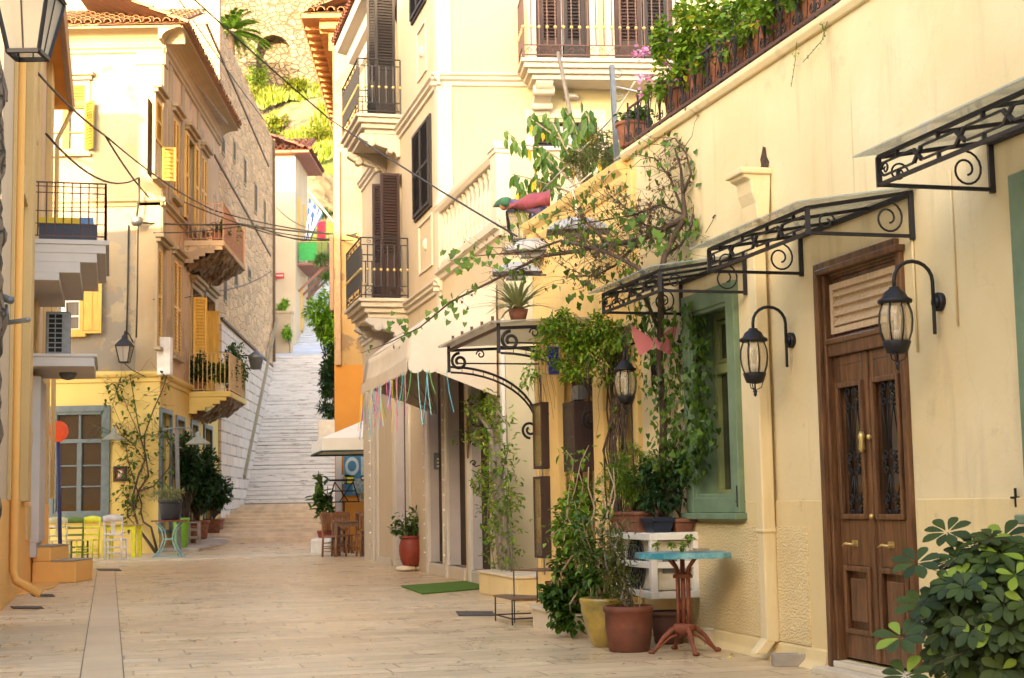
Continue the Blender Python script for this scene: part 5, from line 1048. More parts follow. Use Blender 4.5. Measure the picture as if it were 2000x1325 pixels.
m = MB(); m.tube([c+Vector((0,0,.66)), c+Vector((.0,.0,.78)), c+Vector((.06,.2,.72)), c+Vector((.1,.44,.55))], .014, 6); m.tube([c+Vector((0,0,-.02)), c+Vector((.15,.1,-.18)), c+Vector((.45,.40,-.35))], .012, 5); m.build('arm', M['iron'], t_)
# tubular lamp with metal hood on the stone wall
u, z = FS.hit(498, 690, .0); lp = atY(500, 700, 47.0); t_ = thing('hooded_lamp', lp, 'grey metal hooded street lamp on two arms above the planted balcony', 'lamp')
m = MB(); m.lathe([(.16,-.35),(.24,.0),(.26,.02),(.24,.08),(.06,.22),(.02,.26)], lp, 14); m.build('hood', M['grey_metal'], t_)
m = MB(); m.bar(lp+Vector((0,0,.1)), lp+Vector((-1.1,.6,.12)), .04); m.bar(lp+Vector((-.1,0,-.3)), lp+Vector((-1.1,.6,-.3)), .04); m.build('arm', M['iron'], t_)

# ================================================================ awning over the arcade
aw = thing('awning', F2.P(uA+2.4, 2.5, 0), 'large cream folding awning with scalloped valance and coloured ribbons over the arcade', 'awning')
un = F2.U(978, 770)+.05; q = 1.15
prof = []
for (x, y) in ((975,562),(913,567),(808,643),(797,706)):
    lo, hi = 0.0, 2.5
    for _ in range(40):
        mid = (lo+hi)/2
        # offset at which the end plane u=un projects to this pixel column
        if F2.hit(x, y, mid)[0] > un: lo = mid
        else: hi = mid
    prof.append((lo, F2.hit(x, y, lo)[1]))
print('AWNING', prof)
zp_ = F2.Z(980, 773); za_ = prof[3][1]; oa = prof[3][0]
prof[0] = (0.03, prof[1][1]+.10)
uf = F2.hit(707, 768, oa)[0]
P = lambda u, o, z: F2.P(u, z, o)
m = MB(); NN = 10
full = [prof[0], prof[1], ((prof[1][0]*.55+prof[2][0]*.45)+.03, (prof[1][1]*.5+prof[2][1]*.5)+.04), prof[2], prof[3]]
for i in range(len(full)-1):
    (oA, zA), (oB, zB) = full[i], full[i+1]
    m.grid(lambda a, b, oA=oA, zA=zA, oB=oB, zB=zB: P(un+(uf-un)*a, oA+(oB-oA)*b - .04*math.sin(a*math.pi)*math.sin(b*math.pi), zA+(zB-zA)*b - .03*math.sin(a*math.pi*1)*(b if i == 0 else 1)), NN, 4)
for u in (un, uf):   # fan-shaped ends gathered at the pivot
    piv = P(u, .04, zp_)
    sidep = [P(u, o_, z_) for o_, z_ in full]
    last = P(u, oa*.42, za_+.0)
    for i in range(len(sidep)-1): m.add([sidep[i], sidep[i+1], piv.lerp(sidep[i+1], .45)+Vector((0,0,.0)), piv.lerp(sidep[i], .45)], [(0,1,2,3)]); m.add([piv, piv.lerp(sidep[i], .45), piv.lerp(sidep[i+1], .45)], [(0,1,2)])
m.build('canopy', M['awning'], aw, solid=.012)
m = MB(); n = 26
for (a0, a1, fn) in ((un, uf, lambda k: P(un+(uf-un)*k, oa+.01, 0)), (0, 1, lambda k: P(un-.01, oa*(1-.62*k), 0))):
    nn = n if a0 == un else 4; vv = []; kk = nn*6
    for i in range(kk+1):
        k = i/kk; b = fn(k); dz = .20 - .055*abs(math.sin(k*nn*math.pi))**.7*-1 - .05; b1 = Vector((b.x, b.y, za_+.02)); vv += [b1, Vector((b.x, b.y, za_-.10-.06*abs(math.sin(k*nn*math.pi))**.6))]
    m.add(vv, [(2*i, 2*i+1, 2*i+3, 2*i+2) for i in range(kk)])
m.build('valance', M['awning'], aw, solid=.006)
m = MB()
for k in range(3): o_, z_ = full[1+k if k < 2 else 3]; m.tube([P(un+.02, o_-.01, z_-.02), P(uf-.02, o_-.01, z_-.02)], .014, 6); m.tube([P(un+.015, .05, zp_), P(un+.015, o_-.02, z_-.02)], .012, 5); m.tube([P(uf-.015, .05, zp_), P(uf-.015, o_-.02, z_-.02)], .012, 5)
m.build('rib', M['trim'], aw)
cols = [(.75,.10,.35),(.10,.45,.55),(.75,.50,.02),(.12,.35,.08),(.20,.08,.40),(.30,.60,.60)]
for i, c_ in enumerate(cols):
    m = MB(); m_ = flat('ribbon_%d' % i, c_, .7)
    for k in range(7):
        if k % 3 == 2 and i % 2: p = P(un-.02, oa*(1-.55*rnd.random()), za_-.12)
        else: p = P(un+(uf-un)*rnd.random()**.8, oa+.02, za_-.14)
        L = rnd.uniform(.3,.75); d_ = Vector((rnd.uniform(-.07,.07), rnd.uniform(-.05,.05), 0)); w_ = Vector((.0045, 0, 0))
        pts = [p, p+d_*.5+Vector((0,0,-L*.5)), p+d_*1.5+Vector((0,0,-L))]
        m.add([pts[0]-w_, pts[0]+w_, pts[1]-w_, pts[1]+w_, pts[2]-w_, pts[2]+w_], [(0,1,3,2),(2,3,5,4)]); m.build('ribbon', m_, aw); m = MB()
# far small awning by the orange building
q0 = atY(629, 880, 33.2); q1 = atY(604, 888, 35.6); zv = q0.z; zt2 = zv+.27; X1 = q0.x+2.2; pk = Vector((X1-.6, 34.6, zv+1.05))
A_ = [Vector((q0.x,33.2,zv)), Vector((X1,33.2,zv)), Vector((X1,36.2,zv)), Vector((q1.x,36.0,zv))]
t_ = thing('parasol', (X1-.6, 34.6, 0), 'white square parasol over the wooden cafe tables by the orange wall', 'parasol')
m = MB(); up = [p+Vector((0,0,.27)) for p in A_]
for i in range(4): m.add([up[i], up[(i+1)%4], pk], [(0,1,2)])
m.build('canopy', M['parasol'], t_, solid=.01)
m = MB()
for i in range(4): m.add([A_[i], A_[(i+1)%4], up[(i+1)%4], up[i]], [(0,1,2,3)])
m.build('valance', M['parasol'], t_, solid=.012)
m = MB(); 
for i in range(4): m.bar(A_[i]+Vector((0,0,-.02)), A_[(i+1)%4]+Vector((0,0,-.02)), .04)
m.build('edge_trim', flat('dark_green', (.02,.05,.03), .7), t_); m = MB(); m.tube([(pk.x,pk.y,.0), (pk.x,pk.y,pk.z)], .03, 8); m.box(pk.x,pk.y,.05,.5,.5,.1); m.build('pole', M['grey_metal'], t_)

# ================================================================ chairs and tables
def ladder_chair(name, mat, label, cat='chair', splat='vase', group=None, seatm=None):
    t_ = thing(name, (0,0,0), label, cat, group); W = .42; D = .40; H = .98; sh = .46
    m = MB(); m.box(0, 0, sh, W, D, .035); m.build('seat', seatm or mat, t_, bevel=.01)
    for s_ in (-1, 1):
        m = MB(); m.tube([(s_*W*.46, -D*.46, 0), (s_*W*.46, -D*.46, sh)], .023, 8); m.build('leg', mat, t_)
        m = MB(); m.tube([(s_*W*.44, D*.50, 0), (s_*W*.45, D*.45, sh), (s_*W*.47, D*.47, .7), (s_*W*.50, D*.60, H)], [.023,.025,.022,.019], 8); m.build('leg', mat, t_)
    m = MB(); hb = .12
    m.grid(lambda a, b: ((a-.5)*W*1.02, D*.58+.02*math.cos((a-.5)*3), H-hb+.0+(hb*b)+.035*math.cos((a-.5)*math.pi)*b), 8, 2); m.grid(lambda a, b: ((a-.5)*W*1.0, D*.49+.02*math.cos((a-.5)*3), .56+.05*b), 8, 1)
    if splat == 'vase':
        pr = [(.035,.60),(.05,.66),(.035,.72),(.055,.80),(.03,.88)]
        for (wa, za), (wb_, zb_) in zip(pr, pr[1:]): m.add([(-wa,D*.52+.04*(za-.6),za),(wa,D*.52+.04*(za-.6),za),(wb_,D*.52+.04*(zb_-.6),zb_),(-wb_,D*.52+.04*(zb_-.6),zb_)], [(0,1,2,3)])
    elif splat == 'slats':
        for i in range(5): x = (i-2)*.065; m.bar((x, D*.51, .60), (x*1.15, D*.57, .90), .03, .01)
    else: m.grid(lambda a, b: ((a-.5)*W, D*.53, .72+.05*b), 6, 1)
    m.build('backrest', mat, t_, solid=.016)
    m = MB()
    for z in (.16, .28): m.tube([(-W*.45,-D*.46,z),(W*.45,-D*.46,z)], .011, 6); m.tube([(-W*.45,D*.47,z+.03),(W*.45,D*.47,z+.03)], .011, 6)
    for s_ in (-1, 1):
        for z in (.12, .24): m.tube([(s_*W*.46,-D*.46,z),(s_*W*.45,D*.47,z)], .011, 6)
    m.build('stretcher', mat, t_); return t_
def flipz(x, y, Y=None): p = G(x, y); return (p.x, p.y, 0)
cw_ = flat('chair_white', (.74,.72,.68), .5); cc_ = flat('chair_cream', (.70,.66,.36), .5); cg_ = flat('chair_green', (.12,.20,.03), .5); cy_ = flat('chair_yellow', (.78,.74,.03), .5); cb_ = wood('chair_brown', (.30,.13,.045), (.20,.08,.03)); straw = flat('straw', (.42,.28,.12), .8)
def atg(x, Y): return ((x-1000)/F_PX*Y, Y, 0)
p = flipz(225, 1096); o_ = ladder_chair('cafe_chair', cw_, 'white wooden chair pushed against the yellow table by the cafe wall', group='painted cafe chairs'); place(o_, p, R(180)); o_.scale = (1,1,1.03)
p = flipz(115, 1097); o_ = ladder_chair('cafe_chair', cc_, 'pale cream wooden chair partly hidden behind the blue sign pole', group='painted cafe chairs'); place(o_, (p[0], p[1], 0), R(186))
p = flipz(150, 1094); o_ = ladder_chair('cafe_chair', cg_, 'green wooden chair with its back to the street at the white cafe table', group='painted cafe chairs', splat='rail', seatm=straw); place(o_, p, R(178))
p = flipz(172, 1083); o_ = ladder_chair('cafe_chair', cy_, 'bright yellow wooden chair close to the cafe window', group='painted cafe chairs', splat='rail'); place(o_, (atg(171, 35.6)[0], 35.6, 0), R(-8))
def leg_table(w, d, h, top, leg, label, name='cafe_table', lw=.05):
    t_ = thing(name, (0,0,0), label, 'table'); m = MB(); m.box(0,0,h-.015,w,d,.03); m.build('tabletop', top, t_, bevel=.006)
    for a in (-1,1):
        for b in (-1,1): m = MB(); m.box(a*(w/2-lw*.8), b*(d/2-lw*.8), (h-.03)/2, lw, lw, h-.03); m.build('leg', leg, t_)
    m = MB()
    for b in (-1,1): m.box(0, b*(d/2-lw*.8), h-.075, w-lw*2.6, .022, .09); m.box(b*(w/2-lw*.8), 0, h-.075, .022, d-lw*2.6, .09)
    m.build('apron', leg, t_); return t_
p = G(229, 1093); place(leg_table(.82, .7, .80, straw, cy_, 'yellow painted square table under the climbing plant at the cafe', lw=.085), (p.x, p.y+.45, 0))
def pedestal_table(w, d, h, top, mat, label):
    t_ = thing('pedestal_table', (0,0,0), label, 'table'); m = MB(); m.box(0,0,h-.015,w,d,.03); m.build('tabletop', top, t_, bevel=.006)
    m = MB(); m.tube([(0,0,.06),(0,0,h-.03)], .03, 8); m.box(0,0,h-.045,.35,.35,.02)
    for k in range(4): a = k*math.pi/2+.6; m.tube([(0,0,.12),(.15*math.cos(a),.15*math.sin(a),.08),(.28*math.cos(a),.28*math.sin(a),.02)], .018, 6)
    m.build('pedestal', mat, t_); return t_
p = G(148, 1088); place(pedestal_table(.95, .65, .79, M['white_paint'], M['iron'], 'white topped table on a black pedestal between the painted chairs'), (p.x-.05, 35.7, 0))
# right-hand cafe
bt = wood('dark_table', (.20,.10,.05), (.11,.055,.03)); Yc = 34.6
def atg(x, Y): return ((x-1000)/F_PX*Y, Y, 0)
place(leg_table(.75, .7, .80, bt, bt, 'dark wooden square table between brown cafe chairs by the orange wall', lw=.09), atg(680, 34.8))
c0 = ladder_chair('wooden_chair', cb_, 'brown slat-back chair nearest the steps, seen from its side', group='brown cafe chairs', splat='slats'); place(c0, atg(649, 34.6), R(62))
dup(c0, atg(712, 34.5), R(200), 'brown slat-back chair with its back to the street beside the white pillar', 'brown cafe chairs')
dup(c0, atg(664, 35.9), R(15), 'brown slat-back chair behind the dark cafe table on the stair side', 'brown cafe chairs')
dup(c0, atg(702, 36.1), R(-10), 'brown slat-back chair against the orange wall behind the dark table', 'brown cafe chairs')
bx = atg(668, 36.6); t_ = thing('display_easel', bx, 'folded black metal display easel standing on a thin pole by the posters', 'easel')
m = MB(); b0 = Vector((bx[0], bx[1], 0)); 
for s_ in (-1,1): m.bar(b0+Vector((s_*.22,0,1.72)), b0+Vector((s_*.36,0,1.25)), .03); m.bar(b0+Vector((-s_*.10,.02,1.25)), b0+Vector((s_*.22,.02,1.72)), .025)
m.bar(b0+Vector((-.38,0,1.24)), b0+Vector((.38,0,1.24)), .03); m.bar(b0+Vector((-.28,0,1.5)), b0+Vector((.28,0,1.5)), .025); m.box(b0.x-.05, b0.y, 1.76, .62, .05, .05); m.build('frame', M['iron'], t_)
m = MB(); m.tube([b0, b0+Vector((0,0,1.25))], .02, 6); m.tube([b0+Vector((-.25,-.1,0)), b0+Vector((0,0,.3)), b0+Vector((.25,-.1,0))], .015, 6); m.build('pole', M['iron'], t_)
# posters on the orange wall
def poster(xa, xb, ya, yb, cat, label, parts, base):
    a, b, c, d = FO.rect(xa, xb, ya, yb, .03); m = MB(); m.fb(FO, a, b, c, d, .02, .05); o_ = m.build('poster', base); tag(o_, label, 'poster')
    for (fx0, fx1, fz0, fz1, mm, shape) in parts:
        m = MB(); x0, x1, z0, z1 = a+(b-a)*fx0, a+(b-a)*fx1, c+(d-c)*fz0, c+(d-c)*fz1
        if shape == 'o': m.add([FO.P((x0+x1)/2+(x1-x0)/2*math.cos(k*math.pi/12), (z0+z1)/2+(z1-z0)/2*math.sin(k*math.pi/12), .056) for k in range(24)], [tuple(range(24))])
        elif shape == 'o2': m.add([FO.P((x0+x1)/2+(x1-x0)/2*math.cos(k*math.pi/12), (z0+z1)/2+(z1-z0)/2*math.sin(k*math.pi/12), .059) for k in range(24)], [tuple(range(24))])
        else: m.add([FO.P(x0,z0,.054), FO.P(x1,z0,.054), FO.P(x1,z1,.054), FO.P(x0,z1,.054)], [(0,1,2,3)])
        m.build('print', mm, o_)
pb = flat('poster_blue', (.05,.20,.30), .4, c2=(.03,.10,.18), scale=5); pw = flat('poster_pale', (.45,.50,.48), .4, c2=(.25,.38,.42), scale=6); py = flat('poster_yellow', (.70,.62,.05), .5)
poster(672, 721, 891, 968, 'poster', 'blue poster showing a plate of food on the orange cafe wall', [(.05,.60,.50,.97,pw,'o'), (.15,.50,.60,.88,pb,'o2'), (.68,.95,.50,.97,pw,'q'), (.35,.95,.04,.42,flat('poster_food', (.38,.42,.38), .4, c2=(.08,.16,.18), scale=18),'q'), (.66,.92,.36,.50,M['black'],'o'), (.70,.80,.40,.46,M['white_paint'],'o2')], pb)
poster(668, 692, 928, 946, 'poster', 'small yellow notice overlapping the left of the blue poster', [(.42,.95,.1,.75,py,'q'), (.06,.38,.1,.9,flat('notice_dark', (.30,.22,.05), .6),'o')], pw)
poster(703, 726, 961, 978, 'poster', 'small yellow notice under the right of the blue poster', [(.42,.95,.1,.75,py,'q'), (.06,.38,.1,.9,M['notice_dark'],'o')], pw)
# round red sign on a blue pole
p = G(118, 1100); t_ = thing('round_sign', (p.x, p.y, 0), 'round red sign on a leaning dark blue pole in front of the cafe chairs', 'sign')
top = atY(113, 850, p.y-.05); m = MB(); m.tube([(p.x, p.y, 0), Vector((p.x,p.y,0)).lerp(top, .5), top], .045, 10); m.build('pole', flat('navy_pole', (.015,.02,.11), .5), t_)
ctr = atY(113, 843, p.y-.12); r_ = 20.5/F_PX*p.y; m = MB(); m.tube([ctr, ctr+Vector((0,.02,0))], r_, 40); m.build('disc', flat('sign_orange', (.78,.09,.02), .45), t_, bevel=.004)
# grey metal post with wall lamps
p = atg(349, 35.6); t_ = thing('lamp_post', p, 'thin grey steel post with two wide enamel lampshades by the corner cafe', 'lamp post'); zt = atY(345, 838, 35.6).z; b0 = Vector(p); dx = atY(345, 838, 35.6).x
m = MB(); m.bar(b0, (dx, 35.6, zt), .08); m.tube([(dx-.35,35.7,zt), (dx,35.6,zt+.02), (dx+.3,35.55,zt+.02), (dx+.45,35.5,zt-.15)], .018, 6); m.build('post', M['grey_metal'], t_)
m = MB(); m.lathe([(.30,-.38),(.28,-.36),(.12,-.24),(.07,-.20),(.06,-.10),(.02,-.08)], (dx+.55, 35.4, zt), 18); m.build('lampshade', M.setdefault('enamel', clear_glass('enamel', (.30,.31,.24), .6, .3)), t_)
p = FH.P(FH.U(231,850), FH.Z(231,838), .0); t_ = thing('wall_lamp', p, 'small enamel-shaded lamp on the yellow cafe wall above the picture', 'lamp'); m = MB(); m.tube([p, p+Vector((0,-.25,.1)), p+Vector((0,-.42,.0))], .015, 6); m.build('arm', M['grey_metal'], t_)
m = MB(); m.lathe([(.32,-.28),(.30,-.26),(.13,-.14),(.07,-.10),(.06,0),(.02,.02)], p+Vector((0,-.42,-.02)), 18); m.build('lampshade', M['enamel'], t_)
# air conditioners
ux = ua2+.45; p = FL.P(ux, zl_, .25); t_ = thing('air_conditioner', p, 'grey slatted air conditioner standing on the white entrance canopy at left', 'air conditioner'); m = MB(); hA = .80*1.0; 
m.fb(FL, ux, ux+.35, zl_+.02, zl_+.72, .22, .60); m.build('casing', M['grey_metal'], t_, bevel=.02); m = MB(); m.fb(FL, ux-.015, ux, zl_+.06, zl_+.68, .27, .47); m.build('grille', M['black'], t_)
m = MB()
for k in range(9): z = zl_+.06+k*.0775; m.fb(FL, ux-.025, ux-.012, z-.008, z+.008, .26, .48)
m.fb(FL, ux-.025, ux-.012, zl_+.06, zl_+.68, .36, .375); m.build('slat', M['grey_metal'], t_)
# security camera and bracket on the stone corner
p = atY(16, 590, 17.5); t_ = thing('security_camera', p, 'small grey security camera fixed to the rough stone at the left edge', 'camera'); m = MB(); m.tube([p+Vector((-.08,.05,.06)), p+Vector((.07,-.12,.0))], .045, 10); m.box(p.x, p.y, p.z+.04, .10, .2, .02, rz=.5); m.build('body', M['grey_metal'], t_); m = MB(); m.tube([p+Vector((-.02,0,-.03)), p+Vector((0,0,-.2)), p+Vector((-.15,.1,-.2))], .02, 6); m.build('mount', M['grey_metal'], t_)
a = atY(-10, 634, 17.5); b = atY(55, 625, 17.3); m = MB(); m.bar(a, b, .04, .05); m.ball(b, .03); o_ = m.build('sign_bracket', M['grey_metal']); tag(o_, 'short grey steel bracket sticking out from the left edge above head height', 'bracket')
# intercom on the arcade, door pull, hooks, light strings
u, z = F2.hit(849, 908, -.02); 
ic = F2.rect(841, 856, 897, 920); 
m = MB(); m.fb(F2, ops[2][1]-.02-.0, ops[2][1]+.0, 1.72, 2.0, -.28, -.06); o_ = m.build('intercom', M['grey_metal'], bevel=.004); tag(o_, 'grey door intercom panel on the arcade pillar beside the red urn', 'intercom')
m = MB(); 
for k in range(3): m.fb(F2, ops[2][1]-.03, ops[2][1]-.02, 1.76+k*.06, 1.79+k*.06, -.24, -.11)
m.build('button', M['white_paint'], o_)
u, z = F2.hit(912, 845, .07); m = MB(); m.fprism(F2, [(u+.055*math.cos(k*math.pi/8), z+.38*math.sin(k*math.pi/8)*1.0) for k in range(16)], .055, .075); o_ = m.build('oval_plaque', flat('plaque', (.25,.13,.06), .6)); tag(o_, 'long narrow oval brown plaque on a white arcade pillar', 'plaque')
for k, (x, y) in enumerate(((938, 828), (938, 866), (938, 905), (938, 950))):
    u, z = F2.hit(x, y, .05); m = MB(); m.tube(scroll(lambda a, b: F2.P(u, b, .05+a), .10, z, .045, 1.0, 0, 1, 14, .3), .010, 5); m.tube([F2.P(u,z-.03,.05), F2.P(u,z-.045,.12), F2.P(u,z,.16)], .010, 5); o_ = m.build('scroll_hook', M['iron']); tag(o_, 'black wrought scroll hook on the white pillar next to the climbing tree', 'hook', 'scroll hooks on the pillar')
for k, (u, nm) in enumerate(((uE+.05, 'string of small bulbs down the end pillar by the brown cafe chairs'), (ops[2][1]+.1, 'string of small bulbs down the pillar behind the red urn'), (ops[3][1]+.03, 'string of small bulbs down the pillar between the dark openings'))):
    m = MB(); m.tube([F2.P(u, .2, .07), F2.P(u+.01, 3.0, .07)], .006, 4); s_ = m.build('light_string', M['rope']); tag(s_, nm, 'string lights'); m = MB()
    for j in range(12): m.ball(F2.P(u, .35+j*.235, .09), .02, 6, 5)
    m.build('bulb', M['white_paint'], s_)
# green doormat and floor grates
m = MB(); q = [G(783,1147), G(910,1137.5), G(957,1150.5), G(825,1162)]; m.prism([Vector((p.x,p.y,.003)) for p in q], (0,0,.02)); o_ = m.build('doormat', flat('turf_mat', (.10,.20,.01), .95, c2=(.06,.14,.01), scale=40, bump=.8, bscale=200)); tag(o_, 'green artificial turf mat on the paving in front of the arcade', 'mat')
for (x0, y0, x1, y1, nm) in ((890,1196,962,1204,'dark rectangular drain grate between the green mat and the metal plant stand'), (60,1162,102,1166,'dark drain slot nearest the ochre wall at left'), (20,1186,80,1190,'long dark drain slot near the rough stone corner'), (188,1112,232,1116,'dark drain slot at the far end of the smooth paving strip'), (1252,1072,1254,1073,None)):
    if not nm: continue
    q = [G(x0,y0), G(x0+(x1-x0)*.0+6, y1), G(x1+6, y1), G(x1, y0)]; m = MB(); m.prism([Vector((p.x,p.y,.004)) for p in q], (0,0,.008)); o_ = m.build('drain_grate', flat('grate', (.06,.05,.045), .7)); tag(o_, nm, 'drain grate', 'drain grates in the paving')
# ================================================================ AC in a white frame with planters, marble step
ax = F1.U(1366, 1100)-.06; L_ = .94; zs_ = F1.Z(1366, 1166); zt = F1.Z(1366, 1040); o_f = .44
fr = thing('shelf_frame', F1.P(ax+L_/2, zs_, 0), 'white wooden shelf frame on the wall holding the fan unit below the planters', 'shelf')
m = MB(); w_ = .055
for u in (ax, ax+L_-w_):
    for o_ in (0.02, o_f-w_): m.fb(F1, u, u+w_, zs_, zt, o_, o_+w_)
zm = (zs_+zt)/2-.02
for z in (zs_, zt-.055): m.fb(F1, ax-.01, ax+L_+.01, z, z+.055, o_f-w_-.005, o_f+.006); m.fb(F1, ax-.012, ax+.05, z, z+.055, .0, o_f-w_-.005); m.fb(F1, ax+L_-.05, ax+L_+.01, z, z+.055, 0, o_f-w_-.005)
m.fb(F1, ax+.055, ax+L_-.055, zm, zm+.05, o_f-w_+.003, o_f-.003); m.fb(F1, ax+.004, ax+.05, zm, zm+.05, .075, o_f-w_)
m.build('frame', M['white_paint'], fr, bevel=.004)
m = MB(); m.fb(F1, ax, ax+L_, zt-.05, zt+.004, .0, o_f-.06); m.build('shelf', M['white_paint'], fr)
m = MB(); m.fb(F1, ax+.06, ax+L_-.06, zs_+.06, zt-.06, .05, o_f-.07); acu = m.build('fan_unit', M['plastic_white'], bevel=.01); tag(acu, 'cream outdoor fan unit with a round grille inside the white shelf frame', 'air conditioner')
m = MB(); cu = ax+L_*.56; cz = (zs_+zt)/2; Q = lambda a, b: F1.P(cu+a, cz+b, o_f-.064)
m.add([Q(.225*math.cos(k*math.pi/16), .225*math.sin(k*math.pi/16)) for k in range(32)], [tuple(range(32))]); m.build('fan_opening', M['black'], acu)
m = MB()
for r_ in (.06,.11,.16,.225): m.tube([F1.P(cu+r_*math.cos(k*math.pi/14), cz+r_*math.sin(k*math.pi/14), o_f-.055) for k in range(29)], .0035, 4)
for k in range(14): a = k*math.pi/7; m.bar(F1.P(cu+.03*math.cos(a), cz+.03*math.sin(a), o_f-.055), F1.P(cu+.225*math.cos(a), cz+.225*math.sin(a), o_f-.055), .004)
m.build('fan_grille', M['grey_metal'], acu)
m = MB()
for k in range(5): m.fb(F1, ax+.052, ax+.06, zt-.15-k*.014, zt-.145-k*.014, .15, .30)
m.fb(F1, ax+.050, ax+.06, zs_+.2, zs_+.33, .2, .32); m.build('vent', M['grey_metal'], acu)
def trough(P0, L, W, H, mat, name, label, cat='planter'):
    t_ = thing(name, P0, label, cat, None); return t_
def planter(u0, u1, z, o0, o1, h, mat, label, grp=None):
    t_ = thing('planter', F1.P((u0+u1)/2, z, (o0+o1)/2), label, 'planter', grp); m = MB(); t = .03
    m.prism([F1.P(u0+t,z,o0+t*.5),F1.P(u1-t,z,o0+t*.5),F1.P(u1-t,z,o1-t*.5),F1.P(u0+t,z,o1-t*.5)], (0,0,.01))
    lo = [F1.P(u0+t,z+.01,o0+t*.5),F1.P(u1-t,z+.01,o0+t*.5),F1.P(u1-t,z+.01,o1-t*.5),F1.P(u0+t,z+.01,o1-t*.5)]; hi = [F1.P(u0,z+h-.03,o0),F1.P(u1,z+h-.03,o0),F1.P(u1,z+h-.03,o1),F1.P(u0,z+h-.03,o1)]
    m.hexa(lo+hi); m.build('trough', mat, t_, bevel=.004); m = MB(); m.fb(F1, u0-.012, u1+.012, z+h-.03, z+h, o0-.012, o1+.012); m.build('rim', mat, t_, bevel=.006)
    m = MB(); m.fb(F1, u0+.01, u1-.01, z+h, z+h+.004, o0+.01, o1-.01); m.build('soil', M['soil'], t_); return t_
planter(ax+.33, ax+.99, zt+.004, .22, .43, .17, M['terracotta'], 'long terracotta planter in front on the white shelf above the fan unit')
planter(ax+.72, ax+1.25, zt-.0, .0, .20, .19, M['terracotta'], 'terracotta planter behind, at the far end of the white shelf')
planter(ax+.05, ax+.42, zt+.004, .03, .20, .11, M['terracotta'], 'shallow terracotta tray at the near corner of the white shelf')
planter(ax+.04, ax+.30, zt+.004, .22, .40, .12, flat('navy_pot', (.01,.018,.045), .35), 'dark blue oval planter on the white shelf by the window')
# marble doorstep platform
q0 = G(1035, 1226); q1 = G(1290, 1262); m = MB(); a = Vector((q0.x, q0.y)); oS = (a-F1.p).dot(F1.n); us0 = (a-F1.p).dot(F1.d); us1 = F1.U(1300, 1200)
m.fb(F1, us1, us0, 0, .175, 0, oS-.03); m.build('riser', M['marble']); 
o_ = bpy.data.objects['riser']; o_.name = 'marble_step'; tag(o_, 'low marble doorstep platform under the green bushes at the shop entrance', 'step'); m = MB(); m.fb(F1, us1, us0+.02, .175, .205, 0, oS); m.build('tread', M['marble'], o_, bevel=.004)
o_.location = o_.location
# stone step block with the climbing tree
q0 = G(1010, 1176); q1 = Vector((q0.x-.249*1.95, q0.y+1.95, 0)); bs = Face((q0.x,q0.y), (q1.x-q0.x, q1.y-q0.y)); m = MB(); m.fb(bs, 0, (q1-Vector((q0.x,q0.y,0))).length, 0, .265, -.75, 0); o_ = m.build('step_block', M['plinth'], bevel=.01); tag(o_, 'pale stone block with marble top where the climbing tree grows by the arcade', 'step')
m = MB(); m.fb(bs, -.02, (q1-Vector((q0.x,q0.y,0))).length, .265, .295, -.77, .02); m.build('top_slab', M['marble'], o_, bevel=.004)
# stepped iron plant stand
a0 = G(968, 1213); a1 = G(1001, 1222); t_ = thing('plant_stand', (a1.x, a1.y, 0), 'two-level black iron plant stand with thin wooden shelves at the shop step', 'plant stand')
s1_ = atY(965, 1163, a0.y); z1_ = 1.15 - (1168-981)/F_PX*a1.y; e = Vector((a1.x-a0.x, a1.y-a0.y, 0)); r = Vector((.36, .05, 0))
A0 = Vector((a0.x, a0.y, 0)); A1 = Vector((a1.x, a1.y, 0)); m = MB()
for p in (A0, A1): m.bar(p, p+Vector((0,0,z1_)), .014)
B1 = A1+Vector((.24,.02,0)); B0 = A0+Vector((.28,.3,0)); z2_ = z1_+.26; B2 = A1+Vector((.02,.30,0))
m.bar(B1+Vector((0,0,z1_-.02)), B1+Vector((0,0,z2_)), .014); m.bar(B2+Vector((0,0,0)), B2+Vector((0,0,z2_)), .012); m.bar(A1+Vector((0,0,.06)), B1+Vector((.05,.1,.06)), .012); m.bar(A0+Vector((0,0,.06)), A1+Vector((0,0,.06)), .012); m.bar(A0+Vector((0,0,.06)), A0+Vector((.35,.12,.06)), .012); m.bar(B1, B1+Vector((0,0,.08)), .012)
m.bar(A1+Vector((0,0,z1_)), B1+Vector((0,0,z1_)), .016); m.build('frame', M['iron'], t_)
m = MB(); m.prism([A0+Vector((-.02,-.0,z1_)), A1+Vector((0,-.02,z1_)), B1+Vector((.0,-.02,z1_)), B1+Vector((.04,.35,z1_)), A0+Vector((.1,.12,z1_))], (0,0,.016)); m.prism([A1+Vector((.0,.32,z2_)), B1+Vector((.0,-.0,z2_)), B1+Vector((.28,.02,z2_)), B1+Vector((.3,.4,z2_)), B1+Vector((0,.45,z2_))], (0,0,.016)); m.build('shelf', bt, t_)
